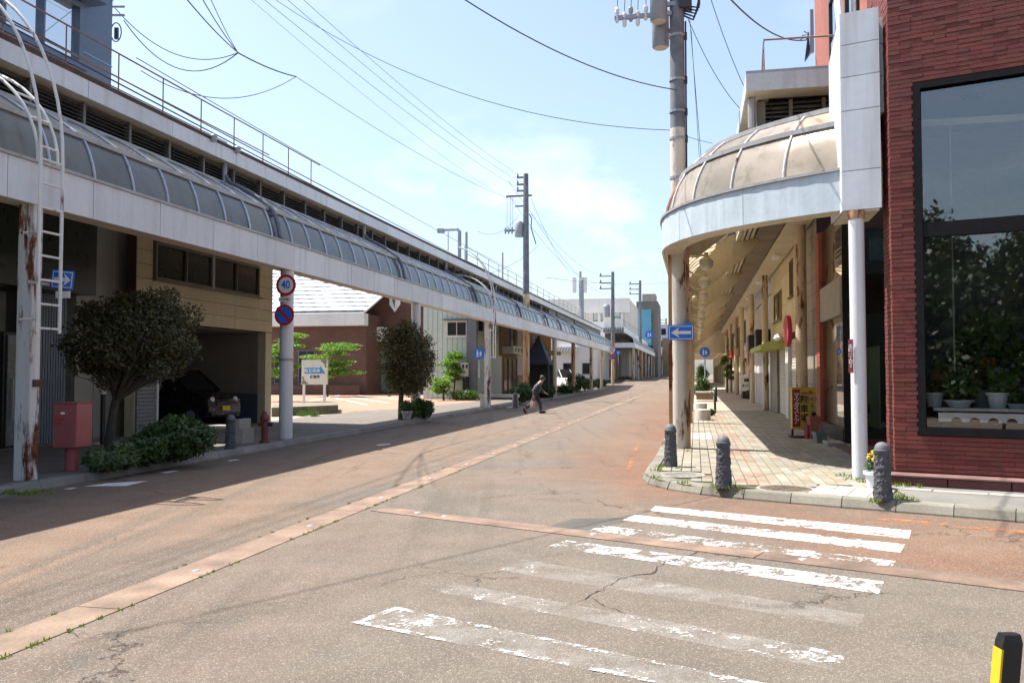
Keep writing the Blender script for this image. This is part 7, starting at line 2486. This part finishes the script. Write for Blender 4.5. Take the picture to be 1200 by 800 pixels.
# ---------------------------------------------------------------- cars
def car(lab, loc, rotz, paint, plate, L=3.4, Wd=1.48, Hh=1.62, van=False):
    t = thing('parked_car', lab, 'car', loc, rotz, local=True)
    hw = Wd / 2
    # side outline along x (front at +), lofted across y with tumblehome
    low = [(-L / 2, .42), (-L / 2 + .02, .95), (L / 2 - .25, .98), (L / 2 - .03, .80), (L / 2, .45)]
    body = [(-L / 2 + .03, .26), (-L / 2, .55), (-L / 2 + .02, .98), (L * .18, 1.02), (L * .40, .92), (L / 2 - .04, .74), (L / 2, .50), (L / 2 - .04, .24)]
    m = MB()
    rows_ = []
    for y, k in ((-hw, .94), (-hw * .96, .985), (-hw * .6, 1.0), (0, 1.0), (hw * .6, 1.0), (hw * .96, .985), (hw, .94)):
        rows_.append([(x * k, y, .24 + (z - .24) * (k * .5 + .5)) for x, z in body + body[:1]])
    m.grid(rows_)
    m.poly([p for p in rows_[0][:-1]][::-1]); m.poly(rows_[-1][:-1])
    m.build('body', paint, t, smooth=True)
    cab = [(-L / 2 + .05, .97), (-L / 2 + .18, Hh - .05), (-L * .2, Hh), (L * .06, Hh - .03), (L * .27, 1.0)]
    m = MB()
    rows_ = []
    for y, k in ((-hw * .93, 0), (-hw * .80, 1), (0, 1.02), (hw * .80, 1), (hw * .93, 0)):
        rows_.append([(x, y, .97 + (z - .97) * k) if k else (x, y, .97) for x, z in cab])
    m.grid(rows_)
    m.build('cabin_glass', GLASSD, t)
    m = MB()
    m.grid([[(x, y, z + .012 - abs(y) * .03) for x, z in cab[1:4]] for y in (-hw * .78, 0, hw * .78)])
    m.build('roof', paint, t)
    for s_ in (-1, 1):
        m = MB()
        for x0_, x1_ in ((cab[0], cab[1]), (cab[3], cab[4])):
            m.tube([(x0_[0], s_ * hw * (.93 if x0_[1] < 1.01 else .80), x0_[1]), (x1_[0], s_ * hw * (.93 if x1_[1] < 1.01 else .80), x1_[1])], .04, 6)
        m.tube([(-.1, s_ * hw * .93, .98), (-.12, s_ * hw * .81, Hh - .03)], .035, 6)
        m.build('pillar', paint, t)
        hl = MB().lathe((0, 0, 0), [(.08, 0), (.085, .03), (.06, .06), (.02, .08)], 14)
        hl.v = [(L / 2 - .10 + z * 1.0, s_ * hw * .70 + x * 1.1, .74 + y) for x, y, z in hl.v]
        hl.build('headlight', plain('headlight_%d' % s_, (0.75, 0.77, 0.8), .15), t, smooth=True)
        MB().box(.45, .58, s_ * hw * (1.0 if s_ > 0 else 1.16), s_ * hw * (1.16 if s_ > 0 else 1.0), 1.0, 1.12).build('mirror', paint, t, bevel=.02)
        for x in (-L * .31, L * .31):
            w_ = MB().lathe((0, 0, 0), [(.19, 0), (.27, .01), (.28, .05), (.28, .15), (.26, .18)], 20)
            w_.v = [(x + a, s_ * (hw - .17 + (c_ if s_ > 0 else c_)), .28 + b) for a, b, c_ in w_.v]
            o = w_.build('wheel', BLACK, t, smooth=True)
            rm = MB().lathe((0, 0, 0), [(.17, 0), (.16, .02), (.05, .03)], 14)
            rm.v = [(x + a, s_ * (hw + .012 + c_ * .3), .28 + b) for a, b, c_ in rm.v]
            rm.build('rim', GALV, o)
    MB().box(L / 2 - .01, L / 2 + .02, -.17, .17, .42, .56).build('number_plate', plate, t)
    MB().box(L / 2 - .02, L / 2 + .008, -.42, .42, .60, .68).build('grille', BLACK, t)
    MB().box(L / 2 - .06, L / 2 + .025, -hw * .9, hw * .9, .28, .41).build('bumper', paint, t, bevel=.03)
    return t
YPL = plain('plate_yellow', (0.75, 0.48, 0.02), .5)
DARKCAR = mat('car_dark', (0.012, 0.013, 0.016), .25, .1, 2, bump=0, coat=.6)
WHITECAR = mat('car_white', (0.70, 0.71, 0.72), .25, .05, 2, bump=0, coat=.6)
gc = FC(onv(232, 470, VC - 1.5)[0], -2.15, .12)
car('dark small car with a yellow number plate parked inside the garage', gc, -TH - .12, DARKCAR, YPL)
q = (5.5, 92, .2)
car('white van parked in the open lot behind the canopy posts', q, -pi / 2 + .5, WHITECAR, SIGNWHITE, 3.9, 1.7, 1.9)

# ---------------------------------------------------------------- walking person
def person(q, lab):
    t = thing('person', lab, 'person', q, 0, local=True)
    # joints: x = walking direction (right), y away, z up; stooping forward in mid-stride
    J = {'pelvis': (0, 0, .80), 'waist': (.05, 0, .95), 'chest': (.16, 0, 1.15), 'neck': (.25, 0, 1.29), 'head0': (.31, 0, 1.35), 'head1': (.335, 0, 1.43),
         'hipL': (0, -.09, .78), 'kneeL': (-.10, -.10, .44), 'ankL': (-.40, -.10, .19), 'toeL': (-.34, -.10, .05),
         'hipR': (0, .09, .78), 'kneeR': (.20, .10, .45), 'ankR': (.23, .10, .08), 'toeR': (.40, .10, .05),
         'shL': (.17, -.17, 1.20), 'elL': (-.02, -.22, .98), 'wrL': (-.06, -.20, .74), 'hdL': (-.05, -.20, .64),
         'shR': (.17, .17, 1.20), 'elR': (.24, .21, .96), 'wrR': (.38, .15, .84), 'hdR': (.45, .13, .80)}
    rad = {'pelvis': .135, 'waist': .135, 'chest': .145, 'neck': .065, 'head0': .08, 'head1': .085, 'hipL': .10, 'kneeL': .07, 'ankL': .05, 'toeL': .04,
           'hipR': .10, 'kneeR': .07, 'ankR': .05, 'toeR': .04, 'shL': .065, 'elL': .052, 'wrL': .04, 'hdL': .036, 'shR': .065, 'elR': .052, 'wrR': .04, 'hdR': .036}
    E = [('pelvis', 'waist'), ('waist', 'chest'), ('chest', 'neck'), ('neck', 'head0'), ('head0', 'head1'), ('pelvis', 'hipL'), ('hipL', 'kneeL'), ('kneeL', 'ankL'), ('ankL', 'toeL'),
         ('pelvis', 'hipR'), ('hipR', 'kneeR'), ('kneeR', 'ankR'), ('ankR', 'toeR'), ('chest', 'shL'), ('shL', 'elL'), ('elL', 'wrL'), ('wrL', 'hdL'), ('chest', 'shR'), ('shR', 'elR'), ('elR', 'wrR'), ('wrR', 'hdR')]
    def skin(name, names, edges, grow, m, root):
        ix = {n_: i for i, n_ in enumerate(names)}
        me = bpy.data.meshes.new(name)
        me.from_pydata([J[n_] for n_ in names], [(ix[a], ix[b]) for a, b in edges], [])
        me.materials.append(m)
        o = link(name, me, t)
        md = o.modifiers.new('skin', 'SKIN'); md.use_smooth_shade = True
        for n_, sv in zip(names, me.skin_vertices[0].data):
            sv.radius = (rad[n_] * grow,) * 2
            sv.use_root = n_ == root
        sb = o.modifiers.new('sub', 'SUBSURF'); sb.levels = sb.render_levels = 2
        return o
    SKINM = plain('skin', (0.42, 0.25, 0.17), .6)
    skin('body', list(J), E, 1.0, SKINM, 'pelvis')
    JACK = mat('jacket_grey', (0.075, 0.078, 0.09), .8, .2, 6, bump=.3)
    TROU = mat('trousers_grey', (0.055, 0.06, 0.07), .8, .2, 6, bump=.3)
    skin('jacket', ['pelvis', 'waist', 'chest', 'neck', 'shL', 'elL', 'wrL', 'shR', 'elR', 'wrR'], [e for e in E if e in [('pelvis', 'waist'), ('waist', 'chest'), ('chest', 'neck'), ('chest', 'shL'), ('shL', 'elL'), ('elL', 'wrL'), ('chest', 'shR'), ('shR', 'elR'), ('elR', 'wrR')]], 1.28, JACK, 'waist')
    skin('trousers', ['pelvis', 'hipL', 'kneeL', 'ankL', 'hipR', 'kneeR', 'ankR'], [('pelvis', 'hipL'), ('hipL', 'kneeL'), ('kneeL', 'ankL'), ('pelvis', 'hipR'), ('hipR', 'kneeR'), ('kneeR', 'ankR')], 1.25, TROU, 'pelvis')
    for a, b, nm in (('ankL', 'toeL', 'shoe'), ('ankR', 'toeR', 'shoe')):
        A, B = Vector(J[a]), Vector(J[b])
        fwd = Vector((1, 0, 0)) if a == 'ankR' else Vector((.45, 0, -.9))
        heel = Vector((A.x, A.y, .05)) if a == 'ankR' else A + Vector((-.03, 0, -.06))
        MB().tube([tuple(heel - fwd * .08), tuple(heel), tuple(heel + fwd * .12), tuple(heel + fwd * .22)], [.035, .055, .05, .025], 10).build(nm, BLACK, t, smooth=True)
    HAIR = mat('hair_dark', (0.035, 0.018, 0.014), .6, .2, 8)
    h = Vector(J['head1'])
    m = MB().lathe((0, 0, 0), [(.02, .112), (.06, .098), (.092, .06), (.106, .0), (.102, -.05), (.07, -.09)][::-1], 18)
    m.v = [(h.x - .035 + a * 1.0, h.y + b, h.z + .012 + c_) for a, b, c_ in m.v]
    m.build('hair', HAIR, t, smooth=True)
    # face: nose, eyes, ears
    MB().lathe((h.x + .085, h.y, h.z - .035), [(.004, .05), (.012, .02), (.016, 0), (.006, -.01)][::-1], 8).build('nose', SKINM, t)
    for s_ in (-1, 1):
        MB().lathe((h.x + .078, h.y + s_ * .033, h.z), [(.003, -.008), (.010, 0), (.003, .008)], 8).build('eye', BLACK, t)
        MB().box(h.x - .01, h.x + .02, h.y + s_ * .088 - .008, h.y + s_ * .088 + .008, h.z - .04, h.z + .015).build('ear', SKINM, t, bevel=.005)
    # fingers
    for hd, dr_ in (('hdL', Vector((.15, 0, -1))), ('hdR', Vector((1, 0, -.3)))):
        H_ = Vector(J[hd])
        m = MB()
        side = Vector((0, 1, 0))
        for k in range(4):
            o_ = H_ + side * (.016 * (k - 1.5))
            dd = dr_.normalized()
            m.tube([tuple(o_), tuple(o_ + dd * .045), tuple(o_ + dd * .075 + Vector((.012, 0, -.015)))], [.010, .009, .006], 6)
        m.tube([tuple(H_ - dr_.normalized() * .02), tuple(H_ + Vector((.04, .0, -.01))), tuple(H_ + dr_.normalized() * .03 + Vector((.045, 0, -.01)))], [.011, .010, .007], 6)
        m.build('fingers', SKINM, t)
    # carried cloth bag is its own thing
    return t
q = G(627, 484, 0)
P_ = person(q, 'stooping person in a dark grey jacket and trousers striding across the road')
P_.rotation_euler = (0, 0, -.05)
bq = (q.x - .08, q.y - .27, .20)
t = thing('carrier_bag', 'pale brown checked cloth bag hanging from the walking person', 'bag', bq, -.05, local=True)
BAG = mat('bag_cloth', (0.40, 0.27, 0.21), .8, .35, 9, bump=.2)
m = MB()
m.grid([[(-.13, 0, .0), (-.02, -.05, .0), (.11, 0, .0)], [(-.14, 0, .15), (-.01, -.07, .15), (.12, 0, .15)], [(-.10, 0, .30), (0, -.04, .31), (.09, 0, .30)]])
m.grid([[(-.13, 0, .0), (-.02, .05, .0), (.11, 0, .0)], [(-.14, 0, .15), (-.01, .07, .15), (.12, 0, .15)], [(-.10, 0, .30), (0, .04, .31), (.09, 0, .30)]])
m.build('sack', BAG, t, smooth=True)
MB().tube([(-.08, 0, .30), (-.02, 0, .44), (.05, 0, .44), (.08, 0, .30)], .008, 6).build('handle', BAG, t)
